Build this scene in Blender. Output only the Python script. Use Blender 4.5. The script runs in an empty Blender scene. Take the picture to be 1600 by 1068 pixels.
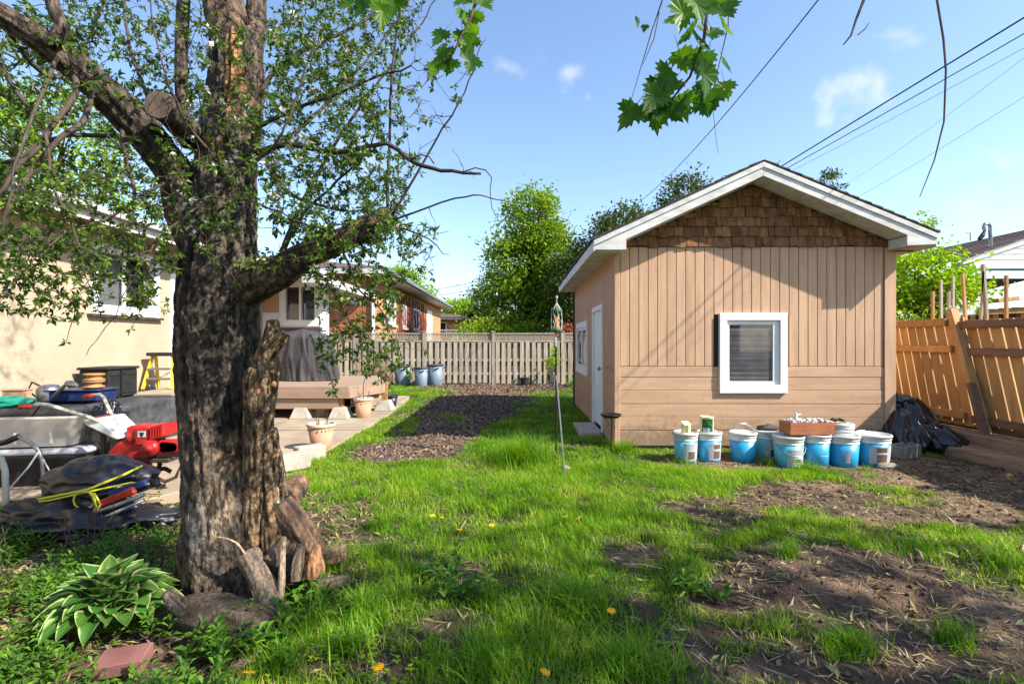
import bpy, bmesh, math, random
import numpy as np
from mathutils import Vector, Matrix, Euler

# ---------------------------------------------------------------- camera, light, exposure
SC = bpy.context.scene
COL = SC.collection
H = 1.29                      # eye height
F = 800.0                     # focal length in pixels of a 1600 px wide picture
cam_d = bpy.data.cameras.new("camera"); cam = bpy.data.objects.new("camera", cam_d); COL.objects.link(cam)
cam.location = (0, 0, H); cam.rotation_euler = (math.radians(90), 0, 0)
cam_d.sensor_width = 36; cam_d.lens = 18.0; cam_d.clip_start = 0.05; cam_d.clip_end = 900
SC.camera = cam
SUNV = Vector((-0.80, 0.34, -0.73)).normalized()      # direction the light travels
EL = math.asin(-SUNV.z); AZ = math.atan2(-SUNV.x, -SUNV.y)
sd = bpy.data.lights.new("sun", "SUN"); sd.energy = 3.9; sd.angle = math.radians(0.53); sd.color = (1.0, 0.94, 0.84)
sun = bpy.data.objects.new("sun", sd); COL.objects.link(sun)
sun.rotation_euler = SUNV.to_track_quat('-Z', 'Y').to_euler()
W = bpy.data.worlds.new("World"); SC.world = W; W.use_nodes = True
wn, wl = W.node_tree.nodes, W.node_tree.links
for n in list(wn): wn.remove(n)
wo = wn.new("ShaderNodeOutputWorld"); bg = wn.new("ShaderNodeBackground"); sky = wn.new("ShaderNodeTexSky")
sky.sky_type = 'NISHITA'; sky.sun_disc = False; sky.sun_elevation = EL; sky.sun_rotation = AZ
sky.altitude = 100; sky.air_density = 1.0; sky.dust_density = 0.8; sky.ozone_density = 2.4
bg.inputs[1].default_value = 0.115
# small fair-weather clouds, fixed in the sky by direction
tc = wn.new("ShaderNodeTexCoord"); nz = wn.new("ShaderNodeTexNoise")
nz.inputs['Scale'].default_value = 9; nz.inputs['Detail'].default_value = 6
wl.new(tc.outputs['Generated'], nz.inputs['Vector'])
sub = wn.new("ShaderNodeVectorMath"); sub.operation = 'SUBTRACT'; wl.new(nz.outputs['Color'], sub.inputs[0]); sub.inputs[1].default_value = (.5, .5, .5)
scl = wn.new("ShaderNodeVectorMath"); scl.operation = 'SCALE'; wl.new(sub.outputs[0], scl.inputs[0]); scl.inputs['Scale'].default_value = .19
addv = wn.new("ShaderNodeVectorMath"); addv.operation = 'ADD'; wl.new(tc.outputs['Generated'], addv.inputs[0]); wl.new(scl.outputs[0], addv.inputs[1])
acc = None
for (px, py, r, s) in ((888, 134, .036, .85), (918, 160, .026, .8), (1300, 158, .024, .75), (1335, 152, .026, .7), (806, 90, .022, .35), (1402, 58, .02, .4), (1590, 228, .022, .5),
                       (1500, 300, .03, .35), (560, 250, .04, .4), (1100, -200, .09, .8), (2300, 100, .1, .8), (-400, 60, .12, .8)):
    d = Vector(((px - 800) / F, 1, -(py - 534) / F)).normalized()
    ds = wn.new("ShaderNodeVectorMath"); ds.operation = 'DISTANCE'; wl.new(addv.outputs[0], ds.inputs[0]); ds.inputs[1].default_value = d
    mr = wn.new("ShaderNodeMapRange"); mr.interpolation_type = 'SMOOTHSTEP'
    mr.inputs[1].default_value = r * .05; mr.inputs[2].default_value = r * 1.35; mr.inputs[3].default_value = s * .75; mr.inputs[4].default_value = 0
    wl.new(ds.outputs['Value'], mr.inputs[0])
    if acc is None: acc = mr.outputs[0]
    else:
        mx = wn.new("ShaderNodeMath"); mx.operation = 'MAXIMUM'; wl.new(acc, mx.inputs[0]); wl.new(mr.outputs[0], mx.inputs[1]); acc = mx.outputs[0]
cm = wn.new("ShaderNodeMix"); cm.data_type = 'RGBA'; wl.new(acc, cm.inputs[0]); wl.new(sky.outputs[0], cm.inputs[6]); cm.inputs[7].default_value = (3.6, 3.75, 4.1, 1)
wl.new(cm.outputs[2], bg.inputs[0]); wl.new(bg.outputs[0], wo.inputs[0])
SC.view_settings.view_transform = 'Standard'; SC.view_settings.look = 'None'
SC.view_settings.exposure = 1.42; SC.view_settings.gamma = 1; SC.view_settings.use_curve_mapping = False
SC.cycles.max_bounces = 6; SC.cycles.diffuse_bounces = 3; SC.cycles.transparent_max_bounces = 12
SC.cycles.transmission_bounces = 4; SC.cycles.glossy_bounces = 3
SC.cycles.caustics_reflective = False; SC.cycles.caustics_refractive = False
SC.cycles.sample_clamp_indirect = 6

rng = np.random.default_rng(7); R = random.Random(11)
PI = math.pi
def P(px, py, d): return Vector(((px - 800) / F * d, d, H - (py - 534) / F * d))
def G(px, py):
    d = F * H / (py - 534); return ((px - 800) / F * d, d)

# ---------------------------------------------------------------- noise (numpy)
def _h(ix, iy, iz, seed):
    n = (ix * 374761393 + iy * 668265263 + iz * 2147483647 + seed * 974634777) & 0xffffffff
    n = ((n ^ (n >> 13)) * 1274126177) & 0xffffffff
    n = ((n ^ (n >> 16)) * 2246822519) & 0xffffffff
    return ((n ^ (n >> 15)) & 0xffffff) / float(0xffffff)
def vnoise(x, y, z=None, seed=0):
    x = np.asarray(x, float); y = np.asarray(y, float); z = np.zeros_like(x) if z is None else np.asarray(z, float)
    ix, iy, iz = np.floor(x).astype(np.int64), np.floor(y).astype(np.int64), np.floor(z).astype(np.int64)
    fx, fy, fz = x - ix, y - iy, z - iz
    fx, fy, fz = fx * fx * (3 - 2 * fx), fy * fy * (3 - 2 * fy), fz * fz * (3 - 2 * fz)
    r = 0
    for a in (0, 1):
        for b in (0, 1):
            for c in (0, 1):
                r = r + _h(ix + a, iy + b, iz + c, seed) * (fx if a else 1 - fx) * (fy if b else 1 - fy) * (fz if c else 1 - fz)
    return r
def fbm(x, y, z=None, seed=0, octs=4, gain=.5):
    r, a, t, f = 0, 1, 0, 1
    for o in range(octs):
        r = r + a * vnoise(np.asarray(x) * f, np.asarray(y) * f, None if z is None else np.asarray(z) * f, seed + o); t += a; a *= gain; f *= 2.03
    return r / t

# ---------------------------------------------------------------- objects
def tag(o, label=None, cat=None, group=None, kind=None):
    if label: o['label'] = label
    if cat: o['category'] = cat
    if group: o['group'] = group
    if kind: o['kind'] = kind
    return o
def thing(name, label, cat, loc=(0, 0, 0), rz=0, group=None):
    o = bpy.data.objects.new(name, None); COL.objects.link(o); o.location = loc; o.rotation_euler = (0, 0, rz)
    o.empty_display_size = .1
    return tag(o, label, cat, group)
def chain(o):
    m = Matrix.Identity(4)
    while o is not None: m = o.matrix_basis @ m; o = o.parent
    return m
class MB:
    def __init__(s): s.v = []; s.f = []; s.c = []
    def add(s, vs, fs, c=None):
        k = len(s.v); s.v += [tuple(v) for v in vs]; s.f += [tuple(i + k for i in f) for f in fs]
        if c is not None: s.c += [c] * len(vs)
        return s
    def box(s, x0, x1, y0, y1, z0, z1, c=None):
        return s.add([(x0, y0, z0), (x1, y0, z0), (x1, y1, z0), (x0, y1, z0), (x0, y0, z1), (x1, y0, z1), (x1, y1, z1), (x0, y1, z1)],
                     [(0, 3, 2, 1), (4, 5, 6, 7), (0, 1, 5, 4), (1, 2, 6, 5), (2, 3, 7, 6), (3, 0, 4, 7)], c)
    def rbox(s, c, size, rot=(0, 0, 0), col=None):
        m = Euler(rot).to_matrix(); hx, hy, hz = [q / 2 for q in size]; c = Vector(c)
        return s.add([c + m @ Vector((a * hx, b * hy, e * hz)) for e in (-1, 1) for (a, b) in ((-1, -1), (1, -1), (1, 1), (-1, 1))],
                     [(0, 3, 2, 1), (4, 5, 6, 7), (0, 1, 5, 4), (1, 2, 6, 5), (2, 3, 7, 6), (3, 0, 4, 7)], col)
    def bar(s, a, b, w, t, up=(0, 0, 1)):
        a = Vector(a); b = Vector(b); d = (b - a).normalized(); u = Vector(up)
        if abs(d.dot(u)) > .98: u = Vector((0, 1, 0))
        sx = d.cross(u).normalized() * w / 2; sz = sx.cross(d).normalized() * t / 2
        return s.add([p + i * sx + j * sz for p in (a, b) for (i, j) in ((-1, -1), (1, -1), (1, 1), (-1, 1))],
                     [(0, 1, 2, 3), (7, 6, 5, 4), (0, 4, 5, 1), (1, 5, 6, 2), (2, 6, 7, 3), (3, 7, 4, 0)])
    def tube(s, pts, rad, seg=8, cap=True):
        pts = [Vector(p) for p in pts]; n = len(pts)
        if not hasattr(rad, '__len__'): rad = [rad] * n
        t0 = (pts[1] - pts[0]).normalized(); u = t0.orthogonal().normalized(); vs = []
        for i in range(n):
            t = (pts[min(i + 1, n - 1)] - pts[max(i - 1, 0)]).normalized()
            u = (u - t * u.dot(t)).normalized(); w = t.cross(u)
            for k in range(seg):
                a = 2 * PI * k / seg; vs.append(pts[i] + (u * math.cos(a) + w * math.sin(a)) * rad[i])
        fs = [(i * seg + k, i * seg + (k + 1) % seg, (i + 1) * seg + (k + 1) % seg, (i + 1) * seg + k) for i in range(n - 1) for k in range(seg)]
        if cap: fs += [tuple(range(seg))[::-1], tuple((n - 1) * seg + k for k in range(seg))]
        return s.add(vs, fs)
    def lathe(s, prof, c=(0, 0, 0), seg=24, cap=True):
        vs = [(c[0] + r * math.cos(2 * PI * k / seg), c[1] + r * math.sin(2 * PI * k / seg), c[2] + z) for (r, z) in prof for k in range(seg)]
        n = len(prof)
        fs = [(i * seg + k, i * seg + (k + 1) % seg, (i + 1) * seg + (k + 1) % seg, (i + 1) * seg + k) for i in range(n - 1) for k in range(seg)]
        if cap: fs += [tuple(range(seg))[::-1], tuple((n - 1) * seg + k for k in range(seg))]
        return s.add(vs, fs)
    def prism(s, poly, y0, y1, ax='y'):
        n = len(poly); g = {'y': lambda a, b, t: (a, t, b), 'x': lambda a, b, t: (t, a, b), 'z': lambda a, b, t: (a, b, t)}[ax]
        return s.add([g(a, b, y0) for a, b in poly] + [g(a, b, y1) for a, b in poly],
                     [tuple(range(n)), tuple(range(2 * n - 1, n - 1, -1))] + [(i, i + n, (i + 1) % n + n, (i + 1) % n) for i in range(n)])
    def blob(s, c, r, seg=14, rings=9, amp=.15, fr=4, seed=0, squash=1.0):
        vs = []
        for i in range(rings + 1):
            th = PI * i / rings
            for k in range(seg):
                ph = 2 * PI * k / seg; d = Vector((math.sin(th) * math.cos(ph), math.sin(th) * math.sin(ph), math.cos(th)))
                q = 1 + amp * (2 * float(fbm(d.x * fr + 9, d.y * fr + 5, d.z * fr + 7, seed, 3)) - 1) * 2
                vs.append((c[0] + d.x * r[0] * q, c[1] + d.y * r[1] * q, c[2] + d.z * r[2] * q))
        fs = [(i * seg + k, (i + 1) * seg + k, (i + 1) * seg + (k + 1) % seg, i * seg + (k + 1) % seg) for i in range(rings) for k in range(seg)]
        return s.add(vs, fs)
    def build(s, name, mat, parent=None, local=False, smooth=False, bevel=0):
        me = bpy.data.meshes.new(name); vs = s.v
        if parent is not None and not local:
            im = chain(parent).inverted(); vs = [im @ Vector(v) for v in vs]
        me.from_pydata(vs, [], s.f); me.materials.append(mat)
        if s.c:
            a = me.color_attributes.new("Col", 'FLOAT_COLOR', 'POINT'); a.data.foreach_set('color', np.array([tuple(c) + (1,) for c in s.c], np.float32).ravel())
        bm = bmesh.new(); bm.from_mesh(me)
        bmesh.ops.recalc_face_normals(bm, faces=bm.faces)
        if bevel: bmesh.ops.bevel(bm, geom=[e for e in bm.edges], offset=bevel, segments=1, affect='EDGES', clamp_overlap=True)
        bm.to_mesh(me); bm.free()
        if smooth:
            me.shade_smooth() if smooth is True else me.shade_smooth_by_angle(math.radians(smooth)) if hasattr(me, 'shade_smooth_by_angle') else me.shade_smooth()
        o = bpy.data.objects.new(name, me); COL.objects.link(o)
        if parent is not None: o.parent = parent
        return o
def npmesh(name, V, Fc, mat, parent=None, smooth=False, col=None, local=False):
    """V (n,3) array, Fc (m,k) array of same-size faces"""
    V = np.asarray(V, np.float32)
    if parent is not None and not local:
        im = np.array(chain(parent).inverted()); V = (V @ im[:3, :3].T + im[:3, 3]).astype(np.float32)
    me = bpy.data.meshes.new(name); Fc = np.asarray(Fc, np.int32); m, k = Fc.shape
    me.vertices.add(len(V)); me.vertices.foreach_set('co', V.ravel())
    me.loops.add(m * k); me.loops.foreach_set('vertex_index', Fc.ravel())
    me.polygons.add(m); me.polygons.foreach_set('loop_start', np.arange(0, m * k, k, dtype=np.int32))
    try: me.polygons.foreach_set('loop_total', np.full(m, k, np.int32))
    except Exception: pass
    me.polygons.foreach_set('use_smooth', np.full(m, bool(smooth)))
    me.update(calc_edges=True); me.materials.append(mat)
    if col is not None:
        a = me.color_attributes.new("Col", 'FLOAT_COLOR', 'POINT'); c4 = np.ones((len(V), 4), np.float32); c4[:, :3] = col; a.data.foreach_set('color', c4.ravel())
    o = bpy.data.objects.new(name, me); COL.objects.link(o)
    if parent is not None: o.parent = parent
    return o
def dup(o, parent=None):
    c = o.copy(); COL.objects.link(c); c.parent = parent; return c
def copy_tree(o, parent=None):
    c = dup(o, parent)
    for ch in list(o.children): copy_tree(ch, c)
    return c

# ---------------------------------------------------------------- materials
def nt(name):
    m = bpy.data.materials.new(name); m.use_nodes = True; t = m.node_tree
    for n in list(t.nodes): t.nodes.remove(n)
    return m, t.nodes, t.links
def M(name, col, col2=None, rough=.75, scale=6, stretch=(1, 1, 1), bump=.25, bscale=60, dist=.004, metal=0, rnd=.0, spec=.35, vcol=False, fac=(.35, .65), coat=0, island=0, dirt=.12, splash=None):
    m, N, L = nt(name); out = N.new("ShaderNodeOutputMaterial"); bs = N.new("ShaderNodeBsdfPrincipled"); L.new(bs.outputs[0], out.inputs[0])
    bs.inputs['Roughness'].default_value = rough; bs.inputs['Metallic'].default_value = metal; bs.inputs['Specular IOR Level'].default_value = spec
    if coat: bs.inputs['Coat Weight'].default_value = coat; bs.inputs['Coat Roughness'].default_value = .12
    t = N.new("ShaderNodeTexCoord"); oi = N.new("ShaderNodeObjectInfo"); mp = N.new("ShaderNodeMapping"); mp.inputs['Scale'].default_value = stretch
    L.new(t.outputs['Object'], mp.inputs[0])
    ml = N.new("ShaderNodeMath"); ml.operation = 'MULTIPLY'; L.new(oi.outputs['Random'], ml.inputs[0]); ml.inputs[1].default_value = 23
    L.new(ml.outputs[0], mp.inputs['Location'])
    n1 = N.new("ShaderNodeTexNoise"); n1.inputs['Scale'].default_value = scale; n1.inputs['Detail'].default_value = 6; L.new(mp.outputs[0], n1.inputs['Vector'])
    mr = N.new("ShaderNodeMapRange"); mr.inputs[1].default_value = fac[0]; mr.inputs[2].default_value = fac[1]; L.new(n1.outputs[0], mr.inputs[0])
    mix = N.new("ShaderNodeMix"); mix.data_type = 'RGBA'; L.new(mr.outputs[0], mix.inputs[0])
    c2 = col2 or tuple(c * .82 for c in col)
    mix.inputs[6].default_value = (*col, 1); mix.inputs[7].default_value = (*c2, 1); cur = mix.outputs[2]
    if vcol:
        va = N.new("ShaderNodeVertexColor"); va.layer_name = "Col"
        mm = N.new("ShaderNodeMix"); mm.data_type = 'RGBA'; mm.blend_type = 'MULTIPLY'; mm.inputs[0].default_value = 1
        L.new(va.outputs[0], mm.inputs[6]); L.new(cur, mm.inputs[7]); cur = mm.outputs[2]
    n2 = N.new("ShaderNodeTexNoise"); n2.inputs['Scale'].default_value = bscale; n2.inputs['Detail'].default_value = 5; L.new(mp.outputs[0], n2.inputs['Vector'])
    hs = N.new("ShaderNodeHueSaturation"); L.new(cur, hs.inputs['Color'])
    v = N.new("ShaderNodeMath"); v.operation = 'MULTIPLY_ADD'; L.new(n2.outputs[0], v.inputs[0]); v.inputs[1].default_value = dirt * 2; v.inputs[2].default_value = 1 - dirt
    cv = v.outputs[0]
    if rnd:
        r2 = N.new("ShaderNodeMath"); r2.operation = 'MULTIPLY_ADD'; L.new(oi.outputs['Random'], r2.inputs[0]); r2.inputs[1].default_value = rnd; r2.inputs[2].default_value = -rnd / 2
        r3 = N.new("ShaderNodeMath"); r3.operation = 'ADD'; L.new(r2.outputs[0], r3.inputs[0]); L.new(cv, r3.inputs[1]); cv = r3.outputs[0]
    if island:
        ge = N.new("ShaderNodeNewGeometry")
        r2 = N.new("ShaderNodeMath"); r2.operation = 'MULTIPLY_ADD'; L.new(ge.outputs['Random Per Island'], r2.inputs[0]); r2.inputs[1].default_value = island; r2.inputs[2].default_value = -island / 2
        r3 = N.new("ShaderNodeMath"); r3.operation = 'ADD'; L.new(r2.outputs[0], r3.inputs[0]); L.new(cv, r3.inputs[1]); cv = r3.outputs[0]
    L.new(cv, hs.inputs['Value']); fin = hs.outputs[0]
    if splash:      # mud splashed up from the ground, in the object's own height
        sx = N.new("ShaderNodeSeparateXYZ"); L.new(t.outputs['Object'], sx.inputs[0]); n3 = N.new("ShaderNodeTexNoise"); n3.inputs['Scale'].default_value = 14; n3.inputs['Detail'].default_value = 8; L.new(t.outputs['Object'], n3.inputs['Vector'])
        m4 = N.new("ShaderNodeMapRange"); m4.inputs[1].default_value = 0; m4.inputs[2].default_value = splash; m4.inputs[3].default_value = .56; m4.inputs[4].default_value = -.12; L.new(sx.outputs[2], m4.inputs[0])
        m5 = N.new("ShaderNodeMath"); m5.operation = 'ADD'; L.new(m4.outputs[0], m5.inputs[0]); L.new(n3.outputs[0], m5.inputs[1])
        m6 = N.new("ShaderNodeMapRange"); m6.inputs[1].default_value = .5; m6.inputs[2].default_value = .85; m6.inputs[3].default_value = 0; m6.inputs[4].default_value = .75; L.new(m5.outputs[0], m6.inputs[0])
        m7 = N.new("ShaderNodeMix"); m7.data_type = 'RGBA'; L.new(m6.outputs[0], m7.inputs[0]); L.new(fin, m7.inputs[6]); m7.inputs[7].default_value = (.20, .135, .09, 1); fin = m7.outputs[2]
    L.new(fin, bs.inputs['Base Color'])
    if bump:
        b = N.new("ShaderNodeBump"); b.inputs['Strength'].default_value = min(1, bump); b.inputs['Distance'].default_value = dist; L.new(n2.outputs[0], b.inputs['Height']); L.new(b.outputs[0], bs.inputs['Normal'])
    return m
def LEAF(name, c1, c2, c3=None, trans=.4, rough=.5, vcol=False, spec=.25, patch=0, byobj=False):
    m, N, L = nt(name); out = N.new("ShaderNodeOutputMaterial"); bs = N.new("ShaderNodeBsdfPrincipled"); tr = N.new("ShaderNodeBsdfTranslucent"); mx = N.new("ShaderNodeMixShader")
    mx.inputs[0].default_value = trans; L.new(bs.outputs[0], mx.inputs[1]); L.new(tr.outputs[0], mx.inputs[2]); L.new(mx.outputs[0], out.inputs[0])
    bs.inputs['Roughness'].default_value = rough; bs.inputs['Specular IOR Level'].default_value = spec
    if vcol:
        va = N.new("ShaderNodeVertexColor"); va.layer_name = "Col"; c = va.outputs[0]
    else:
        ge = N.new("ShaderNodeNewGeometry"); cr = N.new("ShaderNodeValToRGB"); src = ge.outputs['Random Per Island']
        if byobj: oi = N.new("ShaderNodeObjectInfo"); src = oi.outputs['Random']
        if patch:
            n_ = N.new("ShaderNodeTexNoise"); n_.inputs['Scale'].default_value = 1.3; n_.inputs['Detail'].default_value = 5; L.new(ge.outputs['Position'], n_.inputs['Vector'])
            m1 = N.new("ShaderNodeMapRange"); m1.inputs[1].default_value = .35; m1.inputs[2].default_value = .65; m1.inputs[3].default_value = -patch; m1.inputs[4].default_value = patch; L.new(n_.outputs[0], m1.inputs[0])
            m2 = N.new("ShaderNodeMath"); m2.operation = 'ADD'; m2.use_clamp = True; L.new(src, m2.inputs[0]); L.new(m1.outputs[0], m2.inputs[1]); src = m2.outputs[0]
        L.new(src, cr.inputs[0])
        e = cr.color_ramp.elements; e[0].color = (*c1, 1); e[1].color = (*c2, 1)
        if c3: q = e.new(.9); q.color = (*c2, 1); e[-1].color = (*c3, 1)
        c = cr.outputs[0]
    L.new(c, bs.inputs['Base Color']); 
    g = N.new("ShaderNodeHueSaturation"); g.inputs['Saturation'].default_value = 1.05; g.inputs['Value'].default_value = 1.5; g.inputs['Hue'].default_value = .49; L.new(c, g.inputs['Color']); L.new(g.outputs[0], tr.inputs[0])
    return m
def GLASS(name, tint=(.03, .035, .04), alpha=.10):
    m, N, L = nt(name); out = N.new("ShaderNodeOutputMaterial"); gl = N.new("ShaderNodeBsdfGlossy"); tp = N.new("ShaderNodeBsdfTransparent"); mx = N.new("ShaderNodeMixShader"); fr = N.new("ShaderNodeLayerWeight"); pw = N.new('ShaderNodeMath'); pw.operation = 'POWER'; pw.inputs[1].default_value = 4; ma = N.new('ShaderNodeMath'); ma.operation = 'MULTIPLY_ADD'; ma.inputs[1].default_value = .7; ma.inputs[2].default_value = .05
    gl.inputs['Roughness'].default_value = .03; fr.inputs[0].default_value = .5; L.new(fr.outputs['Facing'], pw.inputs[0]); L.new(pw.outputs[0], ma.inputs[0]); tp.inputs[0].default_value = (1 - alpha, 1 - alpha, 1 - alpha * .95, 1)
    L.new(ma.outputs[0], mx.inputs[0]); L.new(tp.outputs[0], mx.inputs[1]); L.new(gl.outputs[0], mx.inputs[2]); L.new(mx.outputs[0], out.inputs[0]); return m

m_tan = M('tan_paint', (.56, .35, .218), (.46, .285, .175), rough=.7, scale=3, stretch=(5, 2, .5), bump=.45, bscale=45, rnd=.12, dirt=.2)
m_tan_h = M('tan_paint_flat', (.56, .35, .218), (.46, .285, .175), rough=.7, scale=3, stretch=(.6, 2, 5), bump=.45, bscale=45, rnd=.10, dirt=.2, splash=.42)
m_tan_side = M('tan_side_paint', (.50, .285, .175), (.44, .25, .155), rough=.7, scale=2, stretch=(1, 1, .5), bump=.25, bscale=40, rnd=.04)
m_gap = M('dark_gap', (.05, .035, .025), rough=.9)
m_white = M('white_paint', (.78, .78, .76), (.70, .70, .68), rough=.5, scale=4, bump=.12, bscale=50)
m_whiteold = M('weathered_white_paint', (.66, .65, .62), (.48, .47, .44), rough=.6, scale=5, stretch=(1, 1, 3), bump=.3, bscale=40, dirt=.15)
m_cedar = M('cedar_shake', (.30, .145, .052), (.085, .042, .02), rough=.85, scale=10, stretch=(3, 3, .6), bump=.6, bscale=60, rnd=.75, fac=(.3, .7))
m_roof = M('asphalt_shingle', (.05, .045, .042), (.085, .075, .07), rough=.95, scale=30, bump=.8, bscale=150, island=.5)
m_cedarf = M('new_cedar_fence', (.54, .32, .125), (.40, .215, .08), rough=.7, scale=4, stretch=(4, 4, .5), bump=.4, bscale=40, rnd=.4, fac=(.3, .7))
m_rail = M('brown_rail', (.24, .14, .085), (.16, .09, .055), rough=.8, scale=5, stretch=(4, .5, 4), bump=.4, rnd=.3)
m_timber = M('landscape_timber', (.36, .24, .155), (.23, .15, .10), rough=.85, scale=7, stretch=(3, .5, 3), bump=.6, bscale=50, dist=.008)
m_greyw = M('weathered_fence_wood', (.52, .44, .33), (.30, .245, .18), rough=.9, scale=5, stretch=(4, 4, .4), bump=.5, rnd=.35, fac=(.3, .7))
m_greyd = M('shaded_fence_back', (.20, .17, .13), (.11, .095, .075), rough=.9, scale=5, stretch=(4, 4, .4), bump=.5, rnd=.3)  # same fence wood darkened: shade painted into the rear pickets
m_stucco = M('cream_stucco', (.47, .375, .265), (.41, .325, .225), rough=.95, scale=2.2, bump=1, bscale=75, dist=.012, dirt=.2)
m_brick = M('red_brick', (.50, .165, .08), (.38, .12, .06), rough=.9, scale=8, bump=.5, island=.35)
m_brickb = M('buff_brick', (.55, .30, .15), (.45, .23, .12), rough=.9, scale=5, bump=.5, island=.3)
m_mortar = M('mortar', (.36, .29, .23), rough=.95)
m_conc = M('patio_concrete', (.38, .30, .205), (.27, .21, .15), rough=.9, scale=2.5, bump=.4, bscale=70, dirt=.15)
m_concw = M('pale_concrete', (.44, .40, .33), (.32, .29, .24), rough=.9, scale=8, bump=.5, bscale=60)
m_concg = M('grey_block', (.27, .24, .20), (.18, .16, .13), rough=.95, scale=10, bump=.7, bscale=90)
m_deck = M('deck_paint', (.34, .235, .165), (.28, .19, .135), rough=.75, scale=4, stretch=(.6, 3, 3), bump=.3, rnd=.1)
m_postw = M('post_wood', (.42, .22, .09), (.32, .16, .06), rough=.8, scale=6, stretch=(4, 4, .5))
m_cover = M('grey_cover_cloth', (.062, .056, .058), (.042, .039, .042), rough=.75, scale=3, bump=.3, bscale=25, dist=.01)
m_black = M('black_plastic', (.018, .019, .022), (.03, .03, .035), rough=.35, scale=5, bump=.15, bscale=30)
m_bag = M('black_bag_film', (.010, .010, .013), (.018, .018, .022), rough=.22, scale=5, bump=.5, bscale=9, dist=.03, spec=.6)
m_bundle = M('black_sheet', (.010, .011, .016), (.02, .021, .027), rough=.38, scale=4, bump=.6, bscale=10, dist=.02, spec=.5)
m_tarp = M('dusty_black_tarp', (.035, .037, .045), (.075, .075, .08), rough=.5, scale=6, bump=.9, bscale=12, dist=.03, spec=.4)
m_chest = M('black_weathered_wood', (.010, .010, .011), (.022, .021, .020), rough=.7, scale=5, stretch=(1, 1, 4), bump=.3)
m_blue = M('blue_print_plastic', (.025, .29, .56), (.03, .34, .60), rough=.35, scale=3, bump=.05, spec=.5)
m_teal = M('teal_print_plastic', (.06, .38, .50), (.09, .42, .50), rough=.35, scale=3, bump=.05, spec=.5)
m_wplast = M('white_plastic', (.62, .64, .62), (.52, .54, .52), rough=.4, scale=6, bump=.1)
m_dirtyp = M('dirty_white_plastic', (.55, .57, .54), (.40, .42, .40), rough=.45, scale=10, bump=.1)
m_label = M('label_grey', (.42, .42, .45), (.34, .35, .40), rough=.4, scale=15, bump=0)
m_labelb = M('label_brown', (.19, .10, .075), (.10, .075, .07), rough=.4, scale=40, bump=0, fac=(.4, .6))
m_labelg = M('label_green', (.02, .16, .045), (.005, .05, .02), rough=.4, scale=30, bump=0, fac=(.45, .55))
m_labelo = M('label_olive', (.20, .20, .06), (.10, .12, .05), rough=.4, scale=60, bump=0)
m_labely = M('cream_label', (.74, .66, .42), (.70, .60, .36), rough=.5, bump=0)
m_steel = M('galvanised_steel', (.33, .33, .32), (.24, .24, .24), rough=.4, metal=.7, scale=10, bump=.1)
m_dsteel = M('rusty_dark_steel', (.10, .065, .045), (.045, .035, .03), rough=.7, metal=.3, scale=12, bump=.4)
m_blackm = M('black_iron', (.015, .015, .016), rough=.5, metal=.3)
m_terra = M('terracotta', (.46, .24, .14), (.50, .30, .19), rough=.85, scale=6, bump=.2)
m_terraw = M('limed_terracotta', (.48, .36, .28), (.55, .44, .35), rough=.85, scale=6)
m_red = M('tiller_red_paint', (.50, .022, .018), (.36, .014, .012), rough=.38, scale=8, bump=.08, spec=.5, dirt=.2)
m_redd = M('dull_red_plastic', (.40, .03, .02), rough=.5)
m_cream = M('cream_tube', (.50, .48, .37), (.38, .36, .27), rough=.5, scale=8)
m_yellow = M('yellow_fibreglass', (.78, .56, .03), (.70, .48, .03), rough=.5, bump=.05)
m_rope = M('yellow_rope', (.62, .60, .04), (.50, .50, .04), rough=.8)
m_tote = M('grey_tote', (.72, .67, .58), (.60, .55, .48), rough=.5, scale=4, bump=.1)
m_totel = M('dark_tote_lid', (.035, .035, .04), (.06, .055, .055), rough=.5, scale=5, bump=.15)
m_green = M('green_sheet', (.01, .26, .17), (.01, .20, .14), rough=.45, bump=.5, bscale=15, dist=.02)
m_bluep = M('blue_plastic_box', (.010, .022, .085), (.015, .035, .13), rough=.4)
m_woodl = M('turned_wood', (.50, .27, .10), (.36, .18, .07), rough=.6, scale=6, stretch=(1, 1, 6))
m_bluegrey = M('blue_grey_bin', (.17, .235, .29), (.14, .20, .26), rough=.5, scale=4)
m_paver = M('red_paver', (.235, .10, .085), (.18, .075, .065), rough=.95, scale=10, bump=.6, bscale=90)
m_bluestone = M('rock', (.20, .17, .145), (.30, .25, .20), rough=.9, scale=8, bump=.6)
m_wire = M('cable_rubber', (.012, .012, .014), rough=.6)
m_barkn = M('grey_brown_bark', (.13, .095, .07), (.05, .038, .03), rough=.95, scale=12, stretch=(3, 3, 1), bump=1, bscale=40, dist=.02)
m_logv = M('log_bark', (1.1, 1.08, 1.04), (.42, .41, .40), rough=.92, scale=70, stretch=(1, 1, .5), bump=1, bscale=90, dist=.008, vcol=True, dirt=.4, fac=(.35, .65))
m_barkv = M('old_apple_bark', (1.15, 1.1, 1.05), (.2, .19, .18), rough=.92, scale=26, stretch=(1.6, 1.6, .85), bump=1, bscale=75, dist=.012, vcol=True, dirt=.55, fac=(.40, .60))
m_twig = M('apple_twig', (.045, .031, .025), (.085, .062, .048), rough=.85, scale=20)
m_endg = M('cut_end_grain', (.15, .105, .07), (.06, .043, .032), rough=.9, scale=12)
m_endo = M('fresh_split_wood', (.42, .20, .085), (.24, .11, .05), rough=.85, scale=8, stretch=(5, 5, 1), bump=.6)
m_soil = M('garden_soil', (1.1, 1.06, 1.0), (.45, .43, .41), rough=1, scale=7, bump=1, bscale=70, dist=.02, vcol=True, dirt=.45, fac=(.3, .7))
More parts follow.
